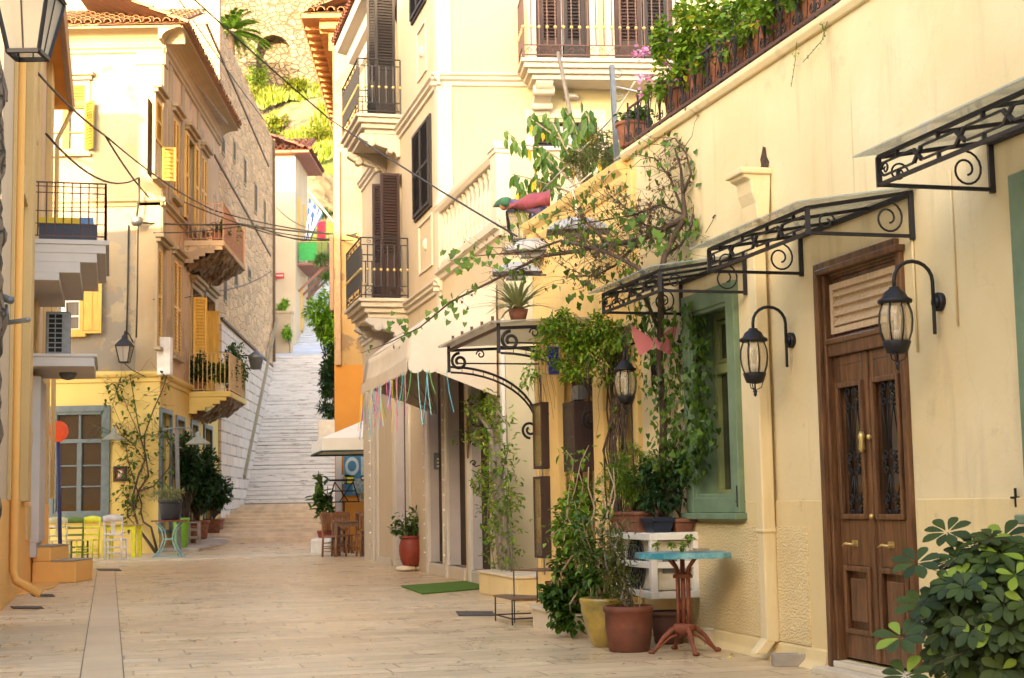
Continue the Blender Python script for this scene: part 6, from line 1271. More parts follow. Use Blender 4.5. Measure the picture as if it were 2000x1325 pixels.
# cast iron table with the blue top
tc = Vector((1.262, 11.58, 0)); t_ = thing('bistro_table', tc, 'blue marble-topped cafe table on a rusty cast iron base by the cream wall', 'table', rz=0); rz_ = 0
m = MB(); ax1 = Vector((1, .03, 0)).normalized(); ax2 = Vector((-ax1.y, ax1.x, 0)); zt3 = .752
pts = [(-.37,-.10),(-.20,-.31),(.29,-.31),(.37,-.24),(.37,.22),(.30,.30),(-.28,.30),(-.37,.2)]
m.prism([tc+ax1*a*.92+ax2*b*.92+Vector((0,0,zt3-.042)) for a, b in pts], (0,0,.042)); m.build('tabletop', M['blue_top'], t_, bevel=.004)
m = MB()
for k in range(4):
    a = k*math.pi/2+.55; d_ = Vector((math.cos(a), math.sin(a), 0))
    m.tube([tc+d_*.055+Vector((0,0,z)) for z in (.20,.35,.5,.62)], .012, 6); m.tube([tc+d_*.055+Vector((0,0,.58)), tc+d_*.07+Vector((0,0,.64)), tc+d_*.13+Vector((0,0,.70)), tc+d_*.19+Vector((0,0,.722))], .010, 6)
m.tube([tc+Vector((0,0,.14)), tc+Vector((0,0,.70))], .018, 8); m.lathe([(.075,.56),(.075,.58),(.055,.60)], tc, 12); m.lathe([(.03,.12),(.085,.17),(.09,.20),(.07,.22)], tc, 12); m.lathe([(.16,.705),(.16,.722)], tc, 12)
m.build('column', M['rust'], t_)
for k in range(4):
    a = k*math.pi/2+.55-.35; d_ = Vector((math.cos(a), math.sin(a), 0)); m = MB()
    m.tube([tc+d_*q+Vector((0,0,z)) for q, z in ((.04,.19),(.10,.175),(.165,.12),(.215,.05),(.24,.022),(.265,.018))], [.018,.019,.017,.015,.015,.018], 7); m.tube([tc+d_*q+Vector((0,0,z)) for q, z in ((.04,.14),(.11,.12),(.175,.07),(.22,.035))], .009, 5); m.ball(tc+d_*.26+Vector((0,0,.016)), .028, 8, 6, .6); m.build('leg', M['rust'], t_)
m = MB(); p = tc+ax1*.16+ax2*.1; m.box(p.x, p.y, zt3+.012, .11, .08, .024, rz=.2); m.box(p.x-.05, p.y-.02, zt3+.006, .09, .07, .012, rz=-.1); o_ = m.build('ashtray', flat('ashtray', (.35,.28,.20), .5), bevel=.003); tag(o_, 'small square brown ashtray left on the blue marble tabletop', 'ashtray')
# open box at the drainpipe foot, yellow dot
p = G(1545, 1302); m = MB(); b0 = Face((p.x-.10, p.y), F1.n); L_, W_, H_ = .20, .11, .085
d1_ = Vector((F1.d.x, F1.d.y, 0)); n1_ = Vector((1, -.05, 0)); c0_ = Vector((p.x, p.y+.03, 0)); 
for (a, b, sa, sb) in ((0,-.055,.24,.014),(0,.055,.24,.014),(-.113,0,.014,.096),(.113,0,.014,.096)): q = c0_+n1_*a+Vector((0,1,0))*b; m.box(q.x, q.y, H_/2, sa, sb, H_)
m.box(c0_.x, c0_.y, .006, .21, .094, .012); o_ = m.build('catch_box', M['concrete'], bevel=.006); tag(o_, 'small open concrete box under the drainpipe outlet', 'box')
# corner shelf bracket above junction: breeze blocks
# ================================================================ plants
def V3(*a): return Vector(a)
def rv(s=1.0): return Vector((rnd.gauss(0,1), rnd.gauss(0,1), rnd.gauss(0,1))) * s
def FP(F, x, y, o=0.0): return F.P(*F.hit(x, y, o), o)
def twig(mb, a, b, r0, r1, wig=.08, seg=6, n=5):
    a = Vector(a); b = Vector(b); L = (b-a).length; pts = [a]
    for i in range(1, seg): pts.append(a.lerp(b, i/seg) + rv(wig*L*.35))
    pts.append(b)
    if mb is not None: mb.tube(pts, [r0+(r1-r0)*i/seg for i in range(seg+1)], n)
    return pts
def along(pts, k):
    k = max(0, min(.999, k))*(len(pts)-1); i = int(k); return pts[i].lerp(pts[i+1], k-i)
def leaves(ml, pts, n, L, W, spread=.04, out=None, down=.3, fold=.25, lo=0.0):
    for _ in range(n):
        p = along(pts, lo+(1-lo)*rnd.random()) + rv(spread); d = rv(1); d.z -= down
        if out is not None: d += out
        ml.leaf(p, d, L*rnd.uniform(.6,1.15), W*rnd.uniform(.7,1.1), fold, droop=.2)
def cloud(ml, c, rad, n, L, W, down=.2, clumps=10, cs=.38, outw=.6):
    c = Vector(c); rad = Vector(rad); cc = []
    for _ in range(clumps):
        d = rv().normalized(); q = rnd.uniform(.25, .85); cc.append((Vector((d.x*rad.x*q, d.y*rad.y*q, d.z*rad.z*q)), rnd.uniform(.6,1.25)))
    for _ in range(n):
        b, s = rnd.choice(cc); o = rv().normalized()*(rnd.random()**.4)*cs*s; o = Vector((o.x*rad.x, o.y*rad.y, o.z*rad.z)); p = c+b+o
        d = rv(.6) + (o.normalized() if o.length else rv())*outw + (b.normalized()*.3); d.z -= down
        ml.leaf(p, d, L*rnd.uniform(.6,1.15), W*rnd.uniform(.7,1.1), .25, droop=.15)
    return [c+b for b, s in cc]
def pot(P0, r, h, mat, label, name='potted_plant', cat='potted plant', group=None, shape='pot', soil=True):
    t_ = thing(name, P0, label, cat, group); c = Vector(P0)
    pr = {'pot': [(r*.72,0),(r*.78,.02),(r*.95,h*.82),(r*.95,h*.86),(r*1.04,h*.87),(r*1.04,h),(r*.94,h),(r*.92,h*.93)],
          'tub': [(r*.80,0),(r*.86,h*.04),(r*.98,h*.55),(r*.99,h*.85),(r*1.05,h*.88),(r*1.06,h*.97),(r*1.0,h),(r*.94,h),(r*.93,h*.94)],
          'urn': [(r*.50,0),(r*.55,h*.03),(r*.85,h*.40),(r*1.02,h*.75),(r*1.03,h*.86),(r*1.10,h*.93),(r*1.08,h),(r*.96,h),(r*.92,h*.93)],
          'jar': [(r*.62,0),(r*.66,h*.03),(r*.9,h*.22),(r*1.0,h*.50),(r*.98,h*.68),(r*.84,h*.86),(r*.80,h*.92),(r*.86,h*.95),(r*.86,h),(r*.76,h),(r*.74,h*.93)]}[shape]
    m = MB(); m.lathe(pr, c, 28); m.build('pot', mat, t_)
    if soil: m = MB(); m.lathe([(r*.88,h*.90),(r*.80,h*.925),(.01,h*.93)], c, 16); m.build('soil', M['soil'], t_)
    return t_, c+V3(0,0,h)
def add_plant(t_, wood_, ml, wm='bark', lm='leaf_mid'):
    wood_.build('stem', M[wm], t_); ml.build('foliage', M[lm], t_)

# --- schefflera, lower right foreground
c = V3(2.36, 7.60, 0); t_, top = pot(c, .19, .14, M['terracotta'], 'glossy dark schefflera bush with hand-shaped leaves in the lower right corner', 'schefflera', 'bush')
w = MB(); ml = MB(); tips = []
for k in range(9):
    e = c + V3(rnd.uniform(-.22,.34), rnd.uniform(-.25,.15), rnd.uniform(.35,.80)); pts = twig(w, top+V3(rnd.uniform(-.07,.07), rnd.uniform(-.06,.06), -.03), e, .013, .006, .10, 6); tips.append(pts)
def palm_leaf(p, d, L, n=8):
    d = d.normalized(); x = d.orthogonal().normalized(); y = d.cross(x)
    for i in range(n):
        a = 2*math.pi*i/n+rnd.uniform(-.1,.1); q = (x*math.cos(a)+y*math.sin(a))*.9 + d*.30; q.z -= .18
        b = p + q.normalized()*L*.12; l_ = L*rnd.uniform(.85,1.1)
        ww = l_*.50; dd = q.normalized(); xx = dd.cross(d); xx = xx.normalized() if xx.length > .01 else x; dr = V3(0,0,-.12*l_)
        L_ = []; R_ = []
        for q_, w_ in ((.18,.18),(.4,.38),(.62,.49),(.82,.40),(.95,.17)): c_ = b+dd*l_*q_+dr*q_*q_; L_.append(c_-xx*ww*w_+d*ww*.12*w_*2); R_.append(c_+xx*ww*w_+d*ww*.12*w_*2)
        mid_ = [b+dd*l_*q_+dr*q_*q_ for q_ in (.18,.4,.62,.82,.95)]; vv_ = [b]+mid_+[b+dd*l_+dr]+L_+R_; ml.add(vv_, [(0,1,7),(0,12,1)]+[(1+i_,2+i_,8+i_,7+i_) for i_ in range(4)]+[(2+i_,1+i_,12+i_,13+i_) for i_ in range(4)]+[(5,6,11),(6,5,16)], True)
centers = []
for _ in range(300):
    th = rnd.uniform(0, 2*math.pi); ph = math.acos(rnd.uniform(-.75,1)); rr_ = rnd.uniform(.72,1.06)
    p = c + V3(.08+.40*math.sin(ph)*math.cos(th)*rr_, -.05+.36*math.sin(ph)*math.sin(th)*rr_, .53+.40*math.cos(ph)*rr_)
    d = (p - (c+V3(.05,0,.38))).normalized() + V3(-.05,-.35,.35)
    q = along(rnd.choice(tips), rnd.uniform(.5,1)); w.tube([q, q.lerp(p,.5)+rv(.01), p], .0028, 4); palm_leaf(p, d, rnd.uniform(.072,.108))
for (x, y, Y) in ((1760,1245,7.4),(1790,1100,7.6),(1850,1040,7.7),(1900,1070,7.6),(1800,1180,7.5),(1960,1050,7.6),(1770,1320,7.3)):
    p = atY(x, y, Y); q = along(rnd.choice(tips), .8); w.tube([q, q.lerp(p,.6)+V3(0,0,.03), p], .003, 4); palm_leaf(p, V3(-.3,-.5,.8), .12)
add_plant(t_, w, ml, 'bark', 'leaf_scheff')

# --- shop corner: red tub, yellow urn and the rest
g_ = 'pots on the step by the planters'
t_, top = pot(V3(.86, 11.80, 0), .185, .345, M['terracotta_dark'], 'large round terracotta tub with a grey-stemmed shrub, biggest of the pots by the blue table', shape='tub', group=g_)
w = MB(); ml = MB()
for k in range(5): pts = twig(w, top+rv(.03), top+V3(rnd.uniform(-.20,-.02), rnd.uniform(-.1,.1), rnd.uniform(.34,.66)), .011, .004, .12); leaves(ml, pts, 120, .08, .019, .05, None, -.4, lo=.2)
m = MB()
for k in range(3): p = top+V3(rnd.uniform(-.1,.1), -.02, -.05); m.tube([p, p+V3(rnd.uniform(-.03,.03),0,.2)], .005, 5)
m.build('cane', M['bark_pale'], t_); add_plant(t_, w, ml, 'pole_wood', 'leaf_olive')
t_, top = pot(V3(.70, 12.20, 0), .185, .385, M['glazed_yellow'], 'yellow glazed urn with thin leafy stems, left of the big terracotta tub', shape='urn', group=g_)
w = MB(); ml = MB()
for k in range(7): pts = twig(w, top+rv(.03), top+V3(rnd.uniform(-.25,.2), rnd.uniform(-.1,.1), rnd.uniform(.35,.9)), .008, .003, .12); leaves(ml, pts, 60, .085, .04, .06, None, -.1, lo=.15)
for k in range(5): twig(w, top+rv(.03), top+V3(-.1+.05*k, .05, .95+.1*rnd.random()), .012, .005, .10, 7)
add_plant(t_, w, ml, 'bark_pale', 'leaf_mid')
t_, top = pot(V3(1.22, 12.35, 0), .15, .26, flat('dark_clay', (.10,.04,.025), .8), 'dark clay pot standing in the shade under the white shelf frame', shape='pot', group=g_)
t_, top = pot(V3(1.515, 12.12, .0), .055, .14, M['plastic_white'], 'small white plastic pot on the ground behind the cast iron table', shape='pot', group=g_)
t_, top = pot(FP(F1, 1082, 1130, .5)*1.0, .085, .19, M['terracotta'], 'small ribbed terracotta pot on the marble step beside the plant stand', shape='pot', group=g_); t_.location.z = .205
w = MB(); ml = MB(); top = Vector(t_.location)+V3(0,0,.19)
t_.children[0].location = (0,0,0)
# leafy geranium-like bush on the step
for (x, y, Y, rad, n, lab, L_, mt_) in ((1120,1150,13.1,(.28,.3,.36),1500,'low spreading green bush growing over the marble doorstep', .075, 'leaf_mid'), (1115,1015,13.4,(.24,.25,.36),800,'taller light green shrub with bare grey stems above the doorstep bush', .075, 'leaf_bright')):
    p = atY(x, y, Y); t_ = thing('shrub', (p.x, p.y, .2), lab, 'shrub'); w = MB(); ml = MB(); cs = cloud(ml, p, rad, n, L_, L_*.72, .2, 16, .34)
    for q in cs: twig(w, (p.x+rnd.uniform(-.05,.05), p.y, .2), q, .009, .003, .10)
    add_plant(t_, w, ml, 'bark_pale', mt_)
p = V3(.42, 13.0, .2); t_ = thing('shrub', p, 'tall thin grey-stemmed shrub with sparse bright leaves reaching above the doorstep', 'shrub'); w = MB(); ml = MB()
for (x, y) in ((1105,880),(1150,870),(1130,920),(1195,960),(1090,1000),(1150,990)): pts = twig(w, p+rv(.05), atY(x, y, 13.0), .011, .004, .10, 8); leaves(ml, pts, 45, .07, .045, .06, None, .1, lo=.4)
add_plant(t_, w, ml, 'bark_pale', 'leaf_bright')
def spiky(c, n, L, W, up, label, name='yucca', mat='leaf_bright', parent=None):
    t_ = parent or thing(name, c, label, 'plant'); ml = MB()
    for k in range(n):
        a = rnd.uniform(0, 2*math.pi); e = rnd.uniform(.1, 1.2); d = V3(math.cos(a)*math.cos(e), math.sin(a)*math.cos(e), math.sin(e)+up); d.normalize(); l_ = L*rnd.uniform(.7,1.1); pts = []
        for i in range(5): q = i/4; pts.append(c + d*l_*q + V3(0,0,-l_*.38*q*q))
        x = d.cross(V3(0,0,1)).normalized()*W/2; vv = []
        for i, p in enumerate(pts): s_ = 1-(i/4)**2; vv += [p-x*s_-x*.05, p+x*s_+x*.05]
        ml.add(vv, [(2*i, 2*i+1, 2*i+3, 2*i+2) for i in range(4)])
    ml.build('foliage', M[mat], t_); return t_
c = atY(1150, 1010, 12.6); t_ = spiky(c, 34, .30, .02, .1, 'spiky pale yucca rosette above the yellow urn'); m = MB(); twig(m, (c.x, c.y, .2), c, .014, .010, .05); m.build('stem', M['bark_pale'], t_)
c = atY(1165, 1095, 12.3); t_ = spiky(c, 26, .28, .016, .1, 'lower spiky green yucca between the urn and the tub', mat='leaf_mid'); m = MB(); twig(m, (c.x, c.y, .3), c, .012, .009, .05); m.build('stem', M['bark_pale'], t_)
# asparagus fern in the long planter, dark shrubs behind
def fern(c, rad, n, label, hang=.3):
    t_ = thing('fern', c, label, 'plant'); w = MB(); ml = MB()
    for k in range(n):
        d = rv(); d.z = abs(d.z)*.8+.25; d.normalize(); e = c+V3(d.x*rad[0], d.y*rad[1], d.z*rad[2]); mid = c.lerp(e,.55)+V3(0,0,rad[2]*.28); e = e - V3(0,0,rad[2]*hang*rnd.random()); pts = [c, c.lerp(mid,.5)+V3(0,0,.03), mid, mid.lerp(e,.5)+V3(0,0,.01), e]; w.tube(pts, .0018, 3)
        for _ in range(120): p = along(pts, rnd.uniform(.15,1))+rv(.018); ml.leaf(p, rv(), .042*rnd.uniform(.6,1.2), .007, 0)
    w.build('stem', M['leaf_mid'], t_); ml.build('foliage', M['leaf_fern'], t_); return t_
M['leaf_fern'] = foliage('leaf_fern', (.20,.29,.018), (.09,.17,.012), None, .6)
fern(F1.P(ax+.80, zt+.16, .28), (.46,.32,.62), 44, 'feathery asparagus fern spilling over the long terracotta planter'); fern(F1.P(ax+1.1, zt+.17, .1), (.36,.28,.42), 24, 'second feathery fern in the far terracotta planter')
for (u_, o_, rad, n, lab) in ((ax+.45, .30, (.20,.14,.26), 330, 'dark leafy herb clump in the near half of the long planter'), (ax+.16, .12, (.14,.12,.30), 300, 'dark ivy-like plant in the tray beside the green window'), (ax+.18, .31, (.10,.08,.10), 120, 'small trailing plant in the dark blue planter')):
    p = F1.P(u_, zt+.17+rad[2]*.7, o_); t_ = thing('herb', F1.P(u_, zt+.15, o_), lab, 'plant'); w = MB(); ml = MB(); cs = cloud(ml, p, rad, n, .06, .038, .2, 10)
    for q in cs: twig(w, F1.P(u_, zt+.12, o_), q, .004, .002, .1, 4)
    add_plant(t_, w, ml, 'bark', 'leaf_dark')
p = F1.P(ax+.0, .88, .5); t_ = thing('herb', p, 'small sprigs of pale green leaves poking out below the blue tabletop', 'plant'); w = MB(); ml = MB()
for (x, y) in ((1283,1068),(1312,1068),(1335,1062),(1345,1050)): q = FP(F1, x, y, .42); twig(w, FP(F1, x, y+20, .40), q, .003, .002); cloud(ml, q, (.04,.04,.035), 26, .035, .028, 0, 4)
add_plant(t_, w, ml, 'leaf_mid', 'leaf_bright')

# --- climbing ivy and the old vine beside the green window
M['leaf_pale'] = foliage('leaf_pale', (.42,.40,.18), (.20,.23,.08)); LI = MB(); LB = MB(); iv = thing('climbing_vine', FP(F1, 1290, 1195, .1), 'old climbing vine with a dark trunk and heart-shaped ivy leaves left of the green window', 'climber')
trunk = [FP(F1, x, y, o) for x, y, o in ((1296,1030,.10),(1293,930,.10),(1296,820,.12),(1288,700,.14),(1291,600,.22),(1290,540,.30),(1298,500,.25),(1320,455,.15),(1338,425,.10),(1334,380,.08),(1330,330,.08),(1318,290,.08))]
LB.tube(trunk, [.034,.034,.032,.030,.027,.025,.024,.026,.024,.016,.012,.008], 8)
t2 = [FP(F1, x, y, o) for x, y, o in ((1284,640,.2),(1262,585,.45),(1235,570,.6),(1200,545,.75))]; LB.tube(t2, [.02,.016,.012,.007], 6)
def pxline(F, pts, r0, r1, mb=LB, n=6):
    q = [F.P(*F.hit(x, y, o), o) for x, y, o in pts]; mb.tube(q, [r0+(r1-r0)*i/(len(q)-1) for i in range(len(q))], n); return q
def heart(ml, p, d, s, nrm=None):
    d = d.normalized(); n_ = (nrm or V3(F1.n.x, F1.n.y, .2)+rv(.35)).normalized(); x = d.cross(n_)
    if x.length < .05: return
    x.normalize(); ml.add([p, p-x*s*.5-d*s*.1, p-x*s*.42+d*s*.42, p+d*s, p+x*s*.42+d*s*.42, p+x*s*.5-d*s*.1], [(0,1,2,3),(0,3,4,5)])
def hearts(ml, pts, n, s, spread, lo=0): 
    for _ in range(n): heart(ml, along(pts, lo+(1-lo)*rnd.random())+rv(spread), V3(rnd.uniform(-.5,.5), rnd.uniform(-.5,.5), -1)+rv(.3), s*rnd.uniform(.6,1.25))
for line, n, sp in (((( 1350,600,.05),(1365,680,.05),(1362,760,.05),(1372,850,.06),(1350,930,.06)), 520, .055), (((1270,590,.2),(1262,660,.2),(1280,740,.15),(1300,800,.12),(1320,880,.1),(1310,960,.1)), 400, .09), (((1320,610,.1),(1310,680,.1),(1330,740,.08),(1340,820,.08),(1300,900,.1)), 340, .08), (((1330,860,.08),(1290,920,.1),(1270,960,.12)), 240, .10), (((1255,560,.3),(1240,640,.2),(1252,700,.2)), 120, .08)):
    q = pxline(F1, line, .004, .002, n=4); hearts(LI, q, n, .052, sp)
LB.build('trunk', M['bark'], iv); LI.build('ivy_leaf', foliage('leaf_ivy', (.11,.20,.016), (.025,.065,.007)), iv)
# dry tangled canopy over the wall
m = MB(); ml = MB(); md = MB()
mains = [((1338,425,.1),(1300,445,.2),(1250,470,.35),(1190,478,.5),(1130,490,.65),(1060,500,.8),(1000,530,.95),(940,560,1.15),(880,590,1.3),(820,640,1.45),(760,670,1.55),(705,690,1.65)),
 ((1290,560,.3),(1240,520,.5),(1190,495,.65),(1140,480,.75),(1095,470,.8),(1040,490,.9),(990,495,1.0),(930,500,1.1),(875,510,1.2)),
 ((1336,420,.1),(1290,400,.15),(1240,420,.3),(1180,430,.4),(1120,440,.5),(1070,455,.6)),
 ((1334,380,.08),(1350,340,.05),(1340,300,.05),(1318,270,.05),(1290,280,.05)),
 ((1338,425,.1),(1310,350,.1),(1280,310,.1),(1235,300,.15)), ((1298,500,.25),(1330,480,.1),(1352,440,.05),(1355,400,.04)),
 ((1320,455,.15),(1260,440,.3),(1215,400,.3),(1180,375,.3)), ((1250,470,.35),(1200,520,.5),(1160,540,.6),(1100,540,.7)), ((1190,478,.5),(1150,440,.5),(1130,410,.5),(1150,380,.4))]
for k, ln in enumerate(mains):
    q = pxline(F1, ln, (.030, .019)[k] if k < 2 else .013, .0035, m); L_ = len(q)
    for j in range(46 if k < 2 else 12 if k in (3,4,5) else 26):
        a = along(q, rnd.uniform(.03,.62 if k == 0 else .8)); e = a + V3(rnd.uniform(-.45,.30), rnd.uniform(-.3,.3), rnd.uniform(-.26,.32)); s_ = twig(m, a, e, .004, .0015, .14, 4, 3)
        for _ in range(2): b = along(s_, rnd.random()); e2 = b+V3(rnd.uniform(-.2,.2), rnd.uniform(-.1,.1), rnd.uniform(-.14,.16)); s2 = twig(m, b, e2, .002, .001, .14, 3, 3); hearts(md, s2, 3, .026, .02)
        if rnd.random() < .8: hearts(ml, s_, rnd.randint(1,4), .052, .03, .5)
    hearts(ml, q, 26, .058, .06, .2)
for cl in ((1075,430),(1155,545),(1110,590),(905,510),(880,505),(920,520),(770,630),(790,640),(855,600),(880,600),(965,500),(1230,440),(1290,460),(1140,470)):
    p = FP(F1, cl[0], cl[1], .5 if cl[0] > 1000 else 1.25)
    for _ in range(9): heart(ml, p+rv(.07), V3(rnd.uniform(-.6,.6),0,-1), .06*rnd.uniform(.7,1.2), V3(0,-1,.2)+rv(.3))
o_ = thing('bougainvillea', FP(F1, 1330, 440, .05), 'half-bare tangled climber reaching over the cornice and far out to the left across the street', 'climber'); m.build('branch', M['bark'], o_); M['leaf_vine'] = foliage('leaf_vine', (.12,.22,.018), (.035,.09,.008)); ml.build('foliage', M['leaf_vine'], o_); md.build('dry_bract', M['leaf_dry'], o_)
# creeper on the arched canopy + vine stems on the pillar
cr = thing('creeper', FP(F1, 1205, 1100, .1), 'green creeper hanging from the arched shop canopy with its tangled stems on the pillar', 'climber'); ml = MB(); m = MB()
for (x, y, o_, r_, n) in ((1165,660,.35,.26,900),(1120,665,.55,.26,900),(1075,650,.75,.2,480),(1150,715,.4,.26,700),(1190,690,.2,.22,460),(1060,690,.75,.14,150),(1120,730,.5,.18,190),(1040,730,.9,.10,70),(1090,625,.7,.14,240),(1180,640,.3,.2,300),(1028,750,.95,.08,40)): cloud(ml, FP(F1, x, y, o_), (r_*1.2, r_*1.2, r_*.8), n, .055, .024, .3, 11)
for _ in range(22): a = FP(F1, rnd.uniform(1040,1190), rnd.uniform(660,720), .5); twig(m, a, a+V3(rnd.uniform(-.1,.1), 0, -rnd.uniform(.25,.7)), .0025, .0015, .08, 4, 3)
for _ in range(26):
    x = rnd.uniform(1185,1222); o0_ = .14; pts = [FP(F1, x+rnd.uniform(-14,14)+ (y-640)*.02, y, rnd.uniform(.10,.17)) for y in (640,720,800,880,960,1060,1120)]; m.tube(pts, rnd.uniform(.005,.014), 4)
for _ in range(16): x = rnd.uniform(1185,1225); y = rnd.uniform(640,900); cloud(ml, FP(F1, x, y, .16), (.06,.06,.08), 14, .04, .02, .3, 3)
m.build('stem', M['bark'], cr); ml.build('foliage', M['leaf_bright'], cr)
m = MB(); p = FP(F1, 1081, 707, .6); m.box(p.x, p.y, p.z, .10, .10, .24); m.box(p.x, p.y, p.z+.13, .12, .12, .02); o_ = m.build('hanging_lantern', flat('cobalt', (.02,.02,.20), .3), bevel=.01); tag(o_, 'small cobalt blue box lantern hanging under the creeper', 'lantern')
m = MB(); m.tube([p+V3(0,0,.13), p+V3(0,0,.5)], .004, 4); m.build('cord', M['cable'], o_)
# small grey meter box, white board at the cabinets
p = F1.rect(1125, 1143, 757, 785, .12); m = MB(); m.fb(F1, p[0], p[0]+.2, p[2], p[3], .1, .2); o_ = m.build('meter_box', M['grey_metal'], bevel=.006); tag(o_, 'small plain grey box above the brown cabinets', 'box')
# spider plant on the canopy
c = FP(F1, 1012, 605, .75); t_ = thing('spider_plant', c, 'spider plant with arching striped leaves in a brown pot on top of the arched canopy', 'potted plant'); m = MB(); m.lathe([(.07,-.12),(.10,0),(.09,.0)], c, 14); m.build('pot', M['terracotta'], t_); spiky(c, 80, .62, .034, .15, '', parent=t_, mat='leaf_pale')
# climbing tree on the step block by the arcade
tp = lambda x, y, o=.18: FP(F2, x, y, o)
t_ = thing('climbing_tree', tp(985,1118), 'gnarled pale-trunked climbing tree with small leaves on the stone block by the arcade', 'tree'); m = MB(); ml = MB()
tr = [tp(*q) for q in ((985,1120),(978,1060),(975,1000),(966,940),(963,880),(958,840),(940,815),(920,790))]; m.tube(tr, [.055,.05,.055,.05,.045,.042,.038,.028], 8)
tr2 = [tp(*q) for q in ((995,1120),(988,1060),(985,1010),(978,950),(975,905),(970,870))]; m.tube(tr2, [.05,.045,.04,.042,.04,.03], 8)
for ln in (((968,1118),(958,1060),(952,1010),(960,950),(966,900)), ((976,1120),(968,1050),(962,1000),(955,960)), ((1003,1118),(1000,1070),(996,1020),(990,960),(985,900)), ((958,840),(970,800),(990,830),(992,880),(980,930)), ((963,880),(945,860),(925,850),(905,850)), ((966,940),(940,930),(935,960)), ((975,1000),(995,980),(1005,960)), ((940,815),(955,790),(960,780))):
    q = [tp(*z) for z in ln]; m.tube(q, .009, 5); leaves(ml, q, 105, .10, .042, .08, None, -.1)
leaves(ml, tr, 260, .10, .042, .10, None, -.1, lo=.15); leaves(ml, tr2, 200, .10, .042, .10, None, -.1)
add_plant(t_, m, ml, 'pole_wood', 'leaf_bright')
# red urn on stones
p = G(803, 1116); p = V3(p.x, p.y, 0); g = (24.8/F_PX)
t_, top = pot(p+V3(0,0,.09), 23.5/F_PX*p.y, 58/F_PX*p.y*1.0, M['terracotta_red'], 'dark red urn with a leafy shrub, standing on flat stones before the arcade', shape='jar'); m = MB(); w = MB(); ml = MB()
for k, (dx, dy) in enumerate(((-.09,-.05),(.16,.1))): m.lathe([(.02,0),(.16,.02),(.19,.05),(.15,.09),(.02,.105)], p+V3(dx,dy,0), 14, .8)
m.build('stone', M['marble'], t_)
for (x, y) in ((775,1010),(830,985),(800,1000),(815,1010),(790,1020),(828,1025),(768,1035)): q = twig(w, top+rv(.02)+V3(0,0,-.05), atY(x, y, p.y), .010, .004, .12); leaves(ml, q, 42, .105, .06, .055, None, .1, lo=.3)
add_plant(t_, w, ml, 'bark', 'leaf_mid')
# --- rubber plant by the far parasol
p = V3(*atg(636, 37.4)[:2], .1); t_, top = pot(p, .25, .45, M['terracotta_red'], 'tall rubber plant in a red pot at the foot of the steps beside the cafe', shape='pot'); w = MB(); ml = MB()
for (x, y) in ((622,920),(628,935),(640,950),(618,960),(632,985)): q = twig(w, top, atY(x, y, 37.4), .02, .01, .08); leaves(ml, q, 22, .30, .14, .08, None, -.2, lo=.35)
add_plant(t_, w, ml, 'bark', 'leaf_mid'); m = MB(); b0 = G(632, 1080); m.box(b0.x+.1, 36.9, .1, .5, 1.1, .55, ry=-.0); o_ = m.build('whitewashed_block', M['white_paint'], bevel=.06); tag(o_, 'small whitewashed block at the kerb beside the brown cafe chairs', 'block')
# --- trees and ivy at the right of the steps
def bush(name, x, y, Y, rad, n, L, W, mat, label, base=None, cat='bush', clumps=14, trunk=.04):
    p = atY(x, y, Y); b = V3(p.x+rad[0]*.3, Y, base if base is not None else p.z-rad[2]); t_ = thing(name, b, label, cat); w = MB(); ml = MB(); cs = cloud(ml, p, rad, n, L, W, .1, clumps)
    w.tube([b, b.lerp(p,.5)+rv(.05), p], [trunk, trunk*.8, trunk*.4], 6)
    for q in cs: twig(w, b.lerp(p, rnd.uniform(.4,.9)), q, trunk*.4, trunk*.12, .1, 4, 4)
    w.build('trunk', M['bark'], t_); ml.build('crown', M[mat], t_); return t_
bush('tree', 642, 628, 55, (1.0,1.0,1.6), 3000, .22, .10, 'leaf_lit', 'bright green young tree beside the upper part of the white steps', 4.0, 'tree', 22, .08)
bush('dark_shrub', 647, 730, 52, (.65,.8,.9), 1500, .2, .11, 'leaf_dark', 'dark green shrub hanging beside the steps below the bright tree', 2.5, 'shrub')
bush('step_plant', 641, 802, 50, (.38,.4,.30), 300, .26, .06, 'leaf_dark', 'small dark spiky plant in a pot on the edge of the white steps', 3.6, 'plant')
m = MB(); p = atY(640, 822, 50); m.box(p.x+.3, 50, p.z-.35, 1.1, 1.2, .7); o_ = m.build('white_ledge', M['white_paint'], bevel=.04); tag(o_, 'whitewashed ledge under the dark potted plant at the right of the steps', 'ledge')
for k, (x, y, s_) in enumerate(((632,418,.6),(628,508,.7),(640,535,.5))): bush('pine_branch', x, y, 46, (.5*s_,.3,.16), 300, .22, .02, 'leaf_dark', ['dark pine sprig in the lane beside the flag','dark pine sprig below the wooden hill balcony','lowest dark pine sprig above the bright tree'][k], None, 'branch', 6, .015)
bush('lane_plant', 549, 600, 66, (.35,.3,.35), 220, .25, .09, 'leaf_lit', 'small leafy plant on top of the low garden wall above the steps', 9.7, 'plant', 6, .015); bush('lane_plant', 563, 658, 65.5, (.22,.25,.55), 300, .16, .08, 'leaf_lit', 'narrow green bush at the end of the low garden wall', 7.8, 'plant', 6, .015)
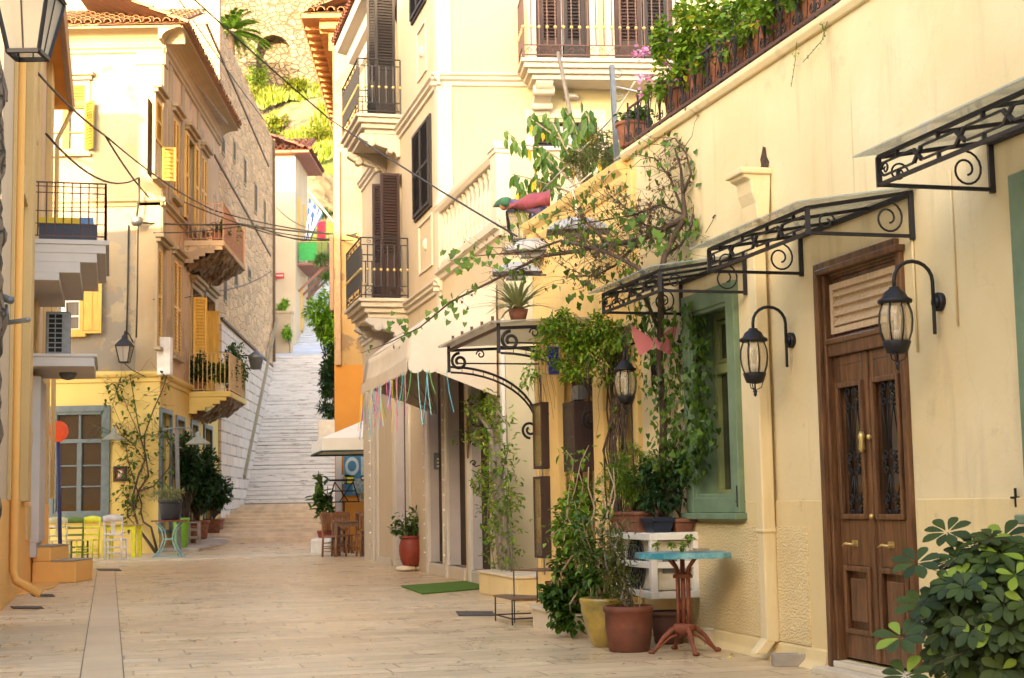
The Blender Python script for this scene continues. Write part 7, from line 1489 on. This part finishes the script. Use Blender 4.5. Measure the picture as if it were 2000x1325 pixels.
# --- cafe climber on the corner house
cc = thing('cafe_climber', FH.P(-.05, .1, .2), 'twisted leafless climber with few green leaves on the yellow cafe corner', 'climber'); m = MB(); ml = MB(); hf_ = lambda x, y, o=.15: FP(FH, x, y, o)
base = [(310,1088),(292,1062),(272,1035),(262,1000),(258,975)]
for ln, r in ((base,.05), (((310,1088),(300,1050),(295,1030),(280,1020),(275,1000),(277,985)),.04), (((262,1000),(270,960),(290,930),(285,890),(276,860),(268,820),(262,780),(255,740)),.03), (((258,975),(270,930),(283,900),(282,850),(300,800),(318,760),(330,720)),.03), (((277,985),(262,940),(250,900),(246,870),(240,850)),.02), (((270,960),(300,950),(330,915),(338,880),(320,850)),.025), (((283,900),(262,870),(240,852),(210,840),(180,830)),.014), (((262,1000),(240,960),(245,930),(228,920)),.014), (((276,860),(250,800),(235,760),(225,745)),.012), (((255,740),(232,750),(220,790),(245,850)),.010), (((282,850),(310,850),(350,860)),.010), (((272,1035),(250,1010),(248,985),(270,980)),.018)):
    q = [hf_(x, y, .12+rnd.uniform(0,.12)) for x, y in ln]; m.tube(q, [r*(1-.6*i/(len(q)-1)) for i in range(len(q))], 6)
    if r < .035:
        leaves(ml, q, int(34+r*500), .14, .09, .14, None, .2, lo=.1)
        for _ in range(16): a = along(q, rnd.random()); twig(m, a, a+V3(rnd.uniform(-.6,.6), 0, rnd.uniform(-.4,.6)), .006, .003, .15, 4, 3)
m.build('branch', M['bark'], cc); ml.build('foliage', M['leaf_mid'], cc)
# --- bushes and pots on the kerb pavement
pots_ = 'potted bushes along the side of the corner house'
for (x, Y, y, rad, n, lab, L, mt_, hp) in ((388, 42.0, 935, (.75,.8,1.0), 5200, 'largest dark glossy bush in a terracotta pot beside the corner house', .15, 'leaf_dark', .55), (418, 44.5, 962, (.46,.5,.72), 2400, 'smaller rounded dark bush at the end of the row of pots', .12, 'leaf_dark', .45), (365, 40.2, 905, (.45,.5,.8), 1900, 'dark leafy shrub behind the thin steel lamp post', .14, 'leaf_dark', .5)):
    p = atY(x, y, Y); zb = .16+max(0, Y-40)*.045+.02; t_, top = pot(V3(p.x, p.y, zb), .30, hp, M['terracotta'], lab, 'potted_bush', 'potted bush', pots_); w = MB(); ml = MB(); cs = cloud(ml, p, rad, n, L, L*.6, .1, 22)
    w.tube([top-V3(0,0,.1), top.lerp(p,.6)], .04, 6)
    for q in cs: twig(w, top, q, .015, .006, .08, 4, 4)
    add_plant(t_, w, ml, 'bark', mt_)
p = atg(369, 39.6); m = MB(); 
for k in range(3):
    z = .2+k*.20
    for xx in (-.27, -.02, .24): m.box(p[0]+xx, p[1], z+.1, .045, .22, .19)
    m.box(p[0]-.015, p[1], z+.01, .55, .22, .035); m.box(p[0]-.015, p[1], z+.185, .55, .22, .03)
o_ = m.build('breeze_blocks', M['concrete']); tag(o_, 'stack of hollow concrete blocks between the green pot and the terracotta pots', 'blocks')
p = atg(352, 37.6); t_, top = pot(V3(p[0], p[1], .2), .20, .72, flat('lime', (.16,.36,.02), .5), 'tall lime green plastic pot behind the steel lamp post', 'tall_pot', 'pot', shape='pot')
# turquoise iron stand with pale plant
p = atg(329, 35.4); t_ = thing('iron_stand', p, 'turquoise iron table stand with a wooden top at the cafe corner', 'stand'); m = MB(); b0 = Vector(p)
for yy in (-.15,.15):
    for s_ in (-1,1): m.tube([b0+V3(s_*.36,yy,.0), b0+V3(s_*.18,yy,.22), b0+V3(s_*.10,yy,.45), b0+V3(s_*.14,yy,.65), b0+V3(s_*.28,yy,.84)], .020, 6)
    m.bar(b0+V3(-.10,yy,.45), b0+V3(.10,yy,.45), .03); m.bar(b0+V3(-.30,yy,.06), b0+V3(.30,yy,.06), .02)
m.build('legs', flat('turquoise', (.28,.48,.45), .5), t_); m = MB(); m.box(b0.x, b0.y, .87, .74, .5, .035); m.build('tabletop', M['rust'], t_)
t_, top = pot(b0+V3(.02,0,.89), .27, .46, flat('charcoal', (.03,.03,.035), .6), 'charcoal pot of pale dry-looking succulent on the turquoise stand'); ml = MB(); w = MB(); cs = cloud(ml, top+V3(0,0,.12), (.46,.3,.16), 700, .11, .03, .1, 12); 
for q in cs: twig(w, top, q, .008, .004)
add_plant(t_, w, ml, 'bark', 'leaf_pale')
# ================================================================ terrace of the near house
rg = 'wrought iron terrace railing'
P0x, P1x = F1.U(1228, 290), F1.U(1700, 0)-.6
tr_ = thing('terrace_railing', F1.P((P0x+P1x)/2, ztop, 0), 'dark wrought iron railing with scrolls along the top of the near cream wall', 'railing')
m = MB(); zr0 = ztop+.06; P = lambda u, z: F1.P(u, z, .0); m.bar(P(P0x, zr0+.03), P(P1x, zr0+.03), .024); m.bar(P(P0x, zr0+.36), P(P1x, zr0+.36), .016); m.build('rail', M['iron_brown'], tr_)
n = int(abs(P0x-P1x)/.26)
for i in range(n+1):
    u = P0x+(P1x-P0x)*i/n; m = MB(); m.bar(P(u, zr0-.05), P(u, zr0+.42), .018)
    for s_ in (-1,1):
        m.tube(scroll(P, u+s_*.045, zr0+.09, .040, 1.3, math.pi/2, -s_, 16), .005, 4); m.tube(scroll(P, u+s_*.04, zr0+.32, .035, 1.2, -math.pi/2, s_, 14), .004, 4)
        m.tube([P(u+s_*.015, zr0+.14), P(u+s_*.05, zr0+.24), P(u+s_*.10, zr0+.36)], .005, 4)
    m.tube([P(u-.02, zr0+.36), P(u+.10, zr0+.20), P(u+.13, zr0+.03)], .004, 4); m.build('scroll_panel', M['iron'], tr_)
labs = ['first terracotta pot of geraniums from the far end of the terrace railing','second terracotta geranium pot on the terrace, under the pink flowers','third terrace pot, thick with pale pelargonium leaves','fourth terrace pot, with yellowing leaves','fifth terracotta pot along the terrace railing','sixth terracotta pot along the terrace railing','seventh terracotta pot, nearest the top edge of the picture','last terrace pot cut off by the top edge of the picture']
px_ = (1245, 1340, 1390, 1430, 1475, 1520, 1570, 1620)
for k, x in enumerate(px_):
    u = F1.hit(x, 250 if k < 1 else 200, -.22)[0]; c = F1.P(u, ztop+.14, -.17); t_, top = pot(c, .16, .24, M['terracotta'], labs[k], 'geranium_pot', 'potted plant', 'geranium pots on the terrace')
    w = MB(); ml = MB(); hgt = (.10,.62,.52,.40,.30,.28,.30,.3)[k]; n_ = (200,560,520,460,330,300,300,200)[k]
    cs = cloud(ml, top+V3(-.03,0,hgt*.6), (.25,.22,.12+hgt*.62), int(n_*1.5), .055, .06, .1, 14 if k else 6)
    for q in cs: twig(w, top-V3(0,0,.03), q, .006, .003, .12, 4, 4)
    if k: cloud(ml, F1.P(u+rnd.uniform(-.1,.1), ztop+.36, .0), (.20,.20,.13), 130, .05, .055, .3, 7)
    add_plant(t_, w, ml, 'bark_pale', 'leaf_bright' if k else 'leaf_mid')
    if k in (1, 2):
        fl = MB()
        for (x_, y_) in (((1245,105),(1262,100),(1250,150),(1265,148),(1288,95),(1300,105),(1252,185)) if k == 1 else ((1318,138),(1325,150),(1345,35),(1300,125))):
            p = F1.P(*F1.hit(x_, y_, -.1), -.1); twig(w, top, p, .004, .002, .1)
            for _ in range(16): fl.leaf(p+rv(.022), rv(), .048, .042, .1)
            fl.build('flower', M['pink'], t_); fl = MB()
        w2 = MB()
        for (x_, y_) in ((1252,104),(1258,150),(1290,96),(1320,140)): twig(w2, top, F1.P(*F1.hit(x_, y_, -.1), -.1), .004, .002, .1)
        w2.build('flower_stalk', M['leaf_mid'], t_)
# bare pole, steel post and ficus behind the wall
p0 = FP(F1, 1170, 420, -.45); p1 = FP(F1, 1090, 103, -.45); m = MB(); twig(m, p0-V3(0,0,.4), p1, .030, .024, .012, 5, 7); o_ = m.build('wooden_pole', M['pole_wood']); tag(o_, 'leaning bare grey wooden pole rising through the ficus tree', 'pole')
p0 = FP(F1, 1205, 300, -.12); p1 = FP(F1, 1195, 128, -.12); m = MB(); m.bar(p0-V3(0,0,.3), p1, .045); m.tube(scroll(lambda a, b: p1+V3(a,0,b), .06, -.08, .05, .8, math.pi, 1, 10, .6), .007, 4); m.tube(scroll(lambda a, b: p1+V3(a,0,b), .06, -.32, .05, .8, math.pi, 1, 10, .6), .007, 4); o_ = m.build('steel_post', M['grey_metal']); tag(o_, 'upright dark steel post with hooks at the far end of the terrace railing', 'post')
fc = FP(F1, 1150, 440, -.35); t_ = thing('ficus', fc-V3(0,0,.3), 'ficus tree with drooping green and yellow leaves growing on the roof terrace', 'tree'); m = MB(); ml = MB(); hub = FP(F1, 1155, 400, -.35)
m.tube([fc-V3(0,0,.35), hub], [.035,.03], 7)
for ln in (((1155,400),(1120,330),(1060,290),(1010,280),(985,250)), ((1155,400),(1100,370),(1040,350),(1000,340)), ((1150,380),(1140,300),(1120,240),(1100,210)), ((1150,380),(1110,300),(1080,240),(1060,230)), ((1150,380),(1160,300),(1150,230),(1140,215)), ((1155,390),(1180,320),(1195,280)), ((1150,390),(1090,330),(1060,300),(1050,320)), ((1140,300),(1090,270),(1040,235),(1035,225)), ((1120,330),(1070,340),(1030,375),(1010,370))):
    q = [FP(F1, x, y, -.35+rnd.uniform(-.15,.15)) for x, y in ln]; m.tube(q, [.016*(1-.7*i/(len(q)-1)) for i in range(len(q))], 5)
    for _ in range(34): p = along(q, rnd.uniform(.25,1))+rv(.04); ml.leaf(p, V3(rnd.uniform(-.5,.5), rnd.uniform(-.4,.4), -1), rnd.uniform(.11,.17), .062, .15, up=V3(rnd.gauss(0,.6),-1,0.1), droop=.1)
m.build('trunk', M['bark_pale'], t_); ml.build('crown', M['leaf_ficus'], t_)
bush('wispy_shrub', 1140, 310, 15.2, (.22,.3,.28), 1300, .07, .008, 'leaf_olive', 'wispy needle-leaved shrub behind the ficus trunk', ztop, 'shrub', 12, .012); bush('wispy_shrub', 1185, 290, 14.8, (.28,.3,.30), 700, .07, .010, 'leaf_olive', 'thin twiggy shrub tangled round the steel post', ztop, 'shrub', 12, .010)
# cloth puppet leaning over the cornice
p = lambda x, y, o=-.05: FP(F1, x, y, o); pz = thing('cloth_puppet', p(1045,430), 'weathered cloth puppet with green cap, red cape and blue trousers leaning over the wall end', 'puppet')
m = MB(); m.tube([p(1000,395),p(1015,400),p(1040,405),p(1062,412)], [.035,.06,.075,.06], 10); m.build('body', flat('faded_purple', (.16,.10,.20), .9), pz)
m = MB(); m.grid(lambda a, b: p(995+80*a, 396-(26*a)+ (14+18*a)*b + 3*math.sin(a*9+b*4), -.05+.10*math.sin(b*2.6)), 10, 6); m.build('cape', flat('faded_red', (.34,.06,.07), .9, c2=(.20,.04,.06)), pz, solid=.012)
m = MB(); m.ball(p(985,402), .060, 12, 8); m.build('head', flat('faded_skin', (.45,.20,.10), .9), pz); m = MB(); m.tube([p(992,394),p(984,396),p(975,398),p(964,404)], [.055,.068,.05,.008], 10); m.build('cap', flat('cap_green', (.04,.14,.07), .9), pz)
for a, b, c_ in (((1052,415),(1042,428),(1045,446)), ((1064,412),(1070,420),(1076,416))):
    m = MB(); m.tube([p(*a),p(*b),p(*c_)], [.045,.038,.028], 8); m.build('trouser_leg', flat('cloth_blue', (.03,.09,.25), .9), pz)
for a, b in (((1008,408),(1020,445)), ((1018,408),(1034,440))): m = MB(); m.tube([p(*a),p(*b)], [.026,.018], 7); m.build('arm', flat('cap_green2', (.20,.22,.04), .9), pz)
# lantern behind the corner, white metal hoods
c_ = F4.P(.20, 0, .25); q = atY(1014, 470, c_.y); t_, c, h = street_lantern(q, .85, 'dark hooded lantern on the pale wall end behind the puppet', M['iron'], M['lamp_glass'], 'corner_lantern'); m = MB(); m.tube([c+V3(0,0,-.02), c+V3(-.14,0,.12), c+V3(-.16,.2,.35)], .012, 5); m.build('arm', M['iron'], t_)
for k, (x, y, s_, lab) in enumerate(((1043,492,1.0,'upper white metal floodlight hood under the tangled branches'), (1010,534,.75,'lower white metal floodlight hood on the pale wall'), (1130,452,.9,'far white metal hood seen through the branches over the yellow wall'))):
    p_ = FP(F1, x, y, .35 if k != 1 else .6) if k else atY(x, y, 16.6); t_ = thing('floodlight', p_, lab, 'floodlight', 'white floodlight hoods'); m = MB(); m.grid(lambda a, b: p_+V3((a-.5)*.68*s_, (b-.5)*.34, .15*s_*math.sin(a*math.pi)**.6*math.sin(b*math.pi)**.5), 14, 8); m.build('hood', flat('enamel_white', (.40,.40,.41), .7), t_, solid=.012)
    m = MB(); m.box(p_.x-.02, p_.y, p_.z-.03, .26*s_, .16, .07); m.bar(p_, p_+V3(.3,.3,.02), .02); m.build('lamp_body', M['grey_metal'], t_)
# white rope strung across
m = MB()
for ln in (((1060,372,-.1),(1120,310,-.15),(1170,258,-.15)), ((1200,312,.05),(1240,285,.05),(1275,262,.05)), ((1110,368,.05),(1135,355,.05),(1155,338,.05)), ((1105,366,.1),(1118,372,.12),(1125,400,.12),(1126,480,.12)), ((1205,170,-.1),(1250,180,-.1),(1270,185,-.1)), ((1170,258,-.12),(1205,220,-.12),(1240,160,-.12))): m.tube([FP(F1, *q) for q in ln], .008, 5)
o_ = m.build('rope', M['rope']); tag(o_, 'pale rope tied between the terrace railing, the posts and the cornice', 'rope')
# trailing weeds on the wall top
m = MB(); ml = MB()
for ln in (((1558,60),(1553,120),(1545,170)), ((1622,20),(1605,80),(1568,122)), ((1600,30),(1612,70))): q = [FP(F1, x, y, .04) for x, y in ln]; m.tube(q, .0025, 4); leaves(ml, q, 22, .02, .012, .012)
o_ = m.build('trailing_weed', M['leaf_mid']); tag(o_, 'thin weeds trailing down the cream wall from the terrace pots', 'plant'); ml.build('foliage', M['leaf_bright'], o_)
m = MB(); m.tube([FP(F1, 1397, 420, .01), FP(F1, 1390, 435, .02), FP(F1, 1378, 455, .02)], .003, 4); m.tube([FP(F1, 1397, 420, .01), FP(F1, 1392, 426, .02)], .006, 4); o_ = m.build('wire_hook', M['cable']); tag(o_, 'loose bit of black wire hooked on the wall left of the drainpipe head', 'wire')
# pink paper butterfly among the ivy
b_ = FP(F1, 1278, 665, .22); m = MB()
for s_ in (-1,1): m.add([b_, b_+V3(s_*.20,0,.14), b_+V3(s_*.17,0,.0), b_+V3(s_*.13,0,-.13), b_+V3(s_*.02,0,-.07)], [(0,1,2,3,4)])
o_ = m.build('butterfly', clear_glass('pink_mesh', (.80,.22,.25), .6, .8), solid=.004); tag(o_, 'pink cloth butterfly decoration tied into the ivy above the wall lantern', 'decoration')
# ================================================================ balcony plants on the corner house
def box_planter(F, u0, u1, z, o, mat, label, lm, n, hh, name='window_box'):
    t_ = thing(name, F.P((u0+u1)/2, z, o), label, 'planter'); m = MB(); m.fb(F, u0, u1, z, z+.24, o-.12, o+.12); m.build('trough', mat, t_, bevel=.01); ml = MB(); w = MB()
    for k in range(6): 
        p = F.P(u0+(u1-u0)*(k+.5)/6, z+.24, o); q = p+V3(rnd.uniform(-.1,.1), 0, hh*rnd.uniform(.5,1)); twig(w, p, q, .008, .004); cloud(ml, p.lerp(q,.6), (.28,.3,hh*.7), n//6, .13, .07, .1, 5)
    add_plant(t_, w, ml, 'bark', lm)
u0_, o0_, z0_, h0_ = ub1; box_planter(FS, u0_+.2, u0_+1.8, z0_+.02, o0_-.25, M['terracotta'], 'terracotta trough of green plants on the upper side balcony', 'leaf_mid', 300, .35); box_planter(FS, u0_+2.2, u0_+4.2, z0_+.02, o0_-.25, M['terracotta'], 'second trough with taller leaves at the far end of the upper side balcony', 'leaf_bright', 240, .7)
u0_, o0_, z0_, h0_ = ub2
for k, (uu, oo_, hh, lab) in enumerate(((.3,.25,.9,'tall leafy pot plant near the wall on the lower side balcony'), (.5,.8,.6,'bushy pot plant at the near rail of the lower side balcony'), (1.6,1.0,1.1,'trailing creeper pot at the outer rail of the lower side balcony'), (2.9,1.0,1.3,'tallest tangled plant at the far corner of the lower side balcony'))):
    c = FS.P(u0_+uu, z0_+.01, min(oo_, o0_-.2)); t_, top = pot(c, .15, .26, M['terracotta'] if k != 1 else M['white_paint'], lab, 'balcony_plant', 'potted plant', 'pots on the lower side balcony'); w = MB(); ml = MB(); cs = cloud(ml, top+V3(0,0,hh*.5), (.38,.45,hh*.6), 800, .12, .07, .25, 14)
    for q in cs: twig(w, top, q, .008, .004, .12, 4, 4)
    add_plant(t_, w, ml, 'bark', 'leaf_mid' if k % 2 else 'leaf_dark')
m = MB(); p = FP(FH, 308, 716, .15); m.box(p.x+.18, p.y, p.z+.25, .34, .3, .95); o_ = m.build('meter_cabinet', M['white_paint'], bevel=.02); tag(o_, 'white upright meter box on the corner of the old house above the yellow cornice', 'meter box')
# ================================================================ flag, wires
fp = atY(601, 372, 44); fe = atY(651, 433, 44); m = MB(); m.tube([fp, fe], .03, 6); t_ = m.build('flagpole', M['white_paint']); tag(t_, 'white slanting flagpole projecting over the lane', 'flagpole')
a0_, a1_ = atY(603, 385, 44), atY(631, 417, 44); b0_ = atY(596, 475, 44)
fl = MB(); blue, white = flat('flag_blue', (.02,.08,.32), .8), flat('flag_white', (.75,.75,.75), .8); U_, Vn = a1_-a0_, V3(0,0,0)
hgt = 85/F_PX*44; NX, NY = 30, 36
def fpnt(i, j):
    a, b = i/NX, j/NY; p = a0_.lerp(a1_, a); q = p + V3(-.12*b-.28*a*b, .10*math.sin(a*9+b*5)*(.3+b), -hgt*b*(1-.35*a)); return q
for j in range(NY):
    for i in range(NX):
        a, b = (i+.5)/NX, (j+.5)/NY   # b along the fly, a along the hoist
        st_ = int(a*9); canton = a < 5/9 and b < .38
        if canton: ca, cb = a/(5/9), b/.38; w_ = abs(ca-.5) < .11 or abs(cb-.5) < .11
        else: w_ = st_ % 2 == 1
        fl.mi = 1 if w_ else 0; fl.add([fpnt(i,j), fpnt(i+1,j), fpnt(i+1,j+1), fpnt(i,j+1)], [(0,1,2,3)], True)
o_ = fl.build('flag', [blue, white], solid=.006); tag(o_, 'blue and white striped flag with a white cross hanging over the lane', 'flag')
def wire(pts, r, sag, label, name='cable'):
    m = MB(); q = []
    for (a, b) in zip(pts, pts[1:]):
        for k in range(13): t = k/12; p = a.lerp(b, t); p.z -= sag*4*t*(1-t)*(b-a).length; q.append(p)
    m.tube(q, r, 5); o = m.build(name, M['cable']); tag(o, label, 'cable', 'overhead cables')
box0 = atY(267, 432, 37.6)
wire([atY(62,130,22.5), atY(205,265,30), box0+V3(.3,0,.6)], .022, .01, 'thick twisted cable from the cream building down to the corner house')
wire([atY(90,262,24), atY(272,347,37.7)], .022, .03, 'short sagging cable ending at the corner house belt course')
wire([atY(-150,-160,18), atY(380,0,22), atY(640,230,26), atY(1010,462,17.5)], .013, .004, 'long thin cable slanting from the top left to the puppet corner')
wire([atY(205,265,30), atY(420,412,42), atY(655,458,37.4)], .018, .012, 'cable crossing the lane above the upper side balcony')
wire([atY(270,435,37.6), atY(470,438,40), atY(695,460,37.0)], .024, .01, 'cable running level across the lane to the orange building')
wire([atY(360,395,40), atY(520,455,42), atY(655,470,37.3)], .016, .012, 'lower sagging cable over the lane beneath the level one')
wire([atY(350,0,40), atY(520,240,60), atY(600,330,72)], .020, .004, 'faint cable climbing past the stone building')
wire([atY(300,585,37.5), atY(400,570,45), atY(530,530,62)], .018, .012, 'thin low cable from the corner house to the end of the stone wall')
wire([atY(500,440,41), atY(590,470,39), atY(700,455,36.9)], .018, .02, 'slack cable joining the bundle on the orange building corner')
wire([atY(300,455,37.7), atY(480,440,40), atY(690,470,36.9)], .015, .02, 'second slack cable into the bundle on the orange building')
wire([atY(540,405,62), atY(620,450,45), atY(700,462,36.9)], .014, .01, 'cable from the stone wall end to the orange building')
m = MB(); m.lathe([(.10,-.12),(.15,-.05),(.15,.08),(.08,.12)], box0, 12); o_ = m.build('cable_box', M['grey_metal']); tag(o_, 'round grey cable junction on the corner of the old house', 'junction box'); m = MB(); m.tube([box0+V3(0,0,.1), box0+V3(.06,0,.6), box0+V3(.05,0,1.1)], .03, 6); m.build('conduit', M['cable'], o_)
m = MB(); 
for x in (251, 270): m.tube([FP(FH, x, 440, .04), FP(FH, x-2, 580, .05), FP(FH, x-4, 660, .05)], .022, 5)
o_ = m.build('wall_cable', M['cable']); tag(o_, 'pair of cables running down the old front wall to the small dark lantern', 'cable')
p = G(1425,1284); m = MB()
for k in range(3): m.leaf(p+V3(rnd.uniform(-.015,.015), rnd.uniform(-.02,.02), .012), rv(), .03, .022, .2)
o_ = m.build('fallen_flower', flat('petal_yellow', (.75,.62,.02), .7)); tag(o_, 'tiny bright yellow flower lying on the paving in front of the drainpipe', 'flower')
m = MB()
for _ in range(90):
    x, y = rnd.choice(((rnd.uniform(900,1600), rnd.uniform(1235,1300)), (rnd.uniform(200,1200), rnd.uniform(1130,1320)))); q = G(x, y); 
    if (Vector((q.x,q.y))-F1.p).dot(F1.n) > .05: m.leaf(q+V3(0,0,.008), V3(rnd.gauss(0,1), rnd.gauss(0,1), .05), rnd.uniform(.02,.045), .016, .1)
o_ = m.build('leaf_litter', M['leaf_dry']); tag(o_, 'scattered dry leaf bits on the paving', 'leaf litter', kind='stuff')
# ================================================================ hillside plants
gm = MB(); hz_ = lambda x, y: hz(x, y)
for _ in range(11000):
    x = rnd.uniform(-19.5,-11.5); y = rnd.choice((rnd.uniform(95.5,103), rnd.uniform(103,111))); 
    q = mn.noise(V3(x*.35, y*.35, 5))
    if q < .0: continue
    z = hz(x, y)+mn.fractal(Vector((x*.25, y*.25, 1.3)), 1.0, 2.0, 5)*1.1; L = rnd.uniform(.35,.8)
    gm.leaf(V3(x, y-.2, z), V3(rnd.gauss(0,.5), rnd.gauss(0,.4)-.3, 1), L, .13, .1, up=V3(0,-1,0), droop=-.1)
o_ = gm.build('hillside_grass', M['grass']); tag(o_, 'yellow-green grass on the rocky ledges of the hillside', 'grass', kind='stuff')
for k, (x, y, Y, r, lab) in enumerate(((575,160,107,.95,'thin yellow-flowered shrub in front of the arched niche'),(545,235,103,.8,'small yellow-green shrub on the middle ledge of the hill'),(620,260,101,.9,'pale shrub at the right of the grassy ledge'),(500,150,108,1.1,'rounded green bush left of the arched niche'),(630,205,105,.6,'bright green weed clump near the orange eave'),(530,260,100,.6,'little orange-tinged bush at the end of the stone building'))):
    bush('hill_shrub', x, y, Y, (r*1.1,r,r*.8), 520, .26, .12, 'grass' if k != 3 else 'leaf_bright', lab, None, 'shrub', 12, .04)
pc = atY(450, 62, 103); t_ = thing('palm', (pc.x, pc.y, pc.z-5), 'blue-green palm behind the roof edge of the stone building', 'palm'); m = MB(); m.tube([pc-V3(0,0,6), pc], [.35,.3], 8); m.build('trunk', M['bark'], t_); ml = MB()
for k in range(46):
    a = rnd.uniform(0, 2*math.pi); e = rnd.uniform(-.3,1.2); d = V3(math.cos(a)*math.cos(e), math.sin(a)*math.cos(e), math.sin(e)); L = rnd.uniform(2.2,3.1); pts = [pc+d*L*q/6+V3(0,0,-L*.45*(q/6)**2) for q in range(7)]
    for q in range(60): 
        p = along(pts, .15+.85*q/60); s_ = 1 if q % 2 else -1; side = d.cross(V3(0,0,1)).normalized()*s_; ml.leaf(p, side+d*.6+V3(0,0,-.35), .5, .05, 0)
ml.build('crown', M['leaf_palm'] if 'leaf_palm' in M else M['leaf_mid'], t_)
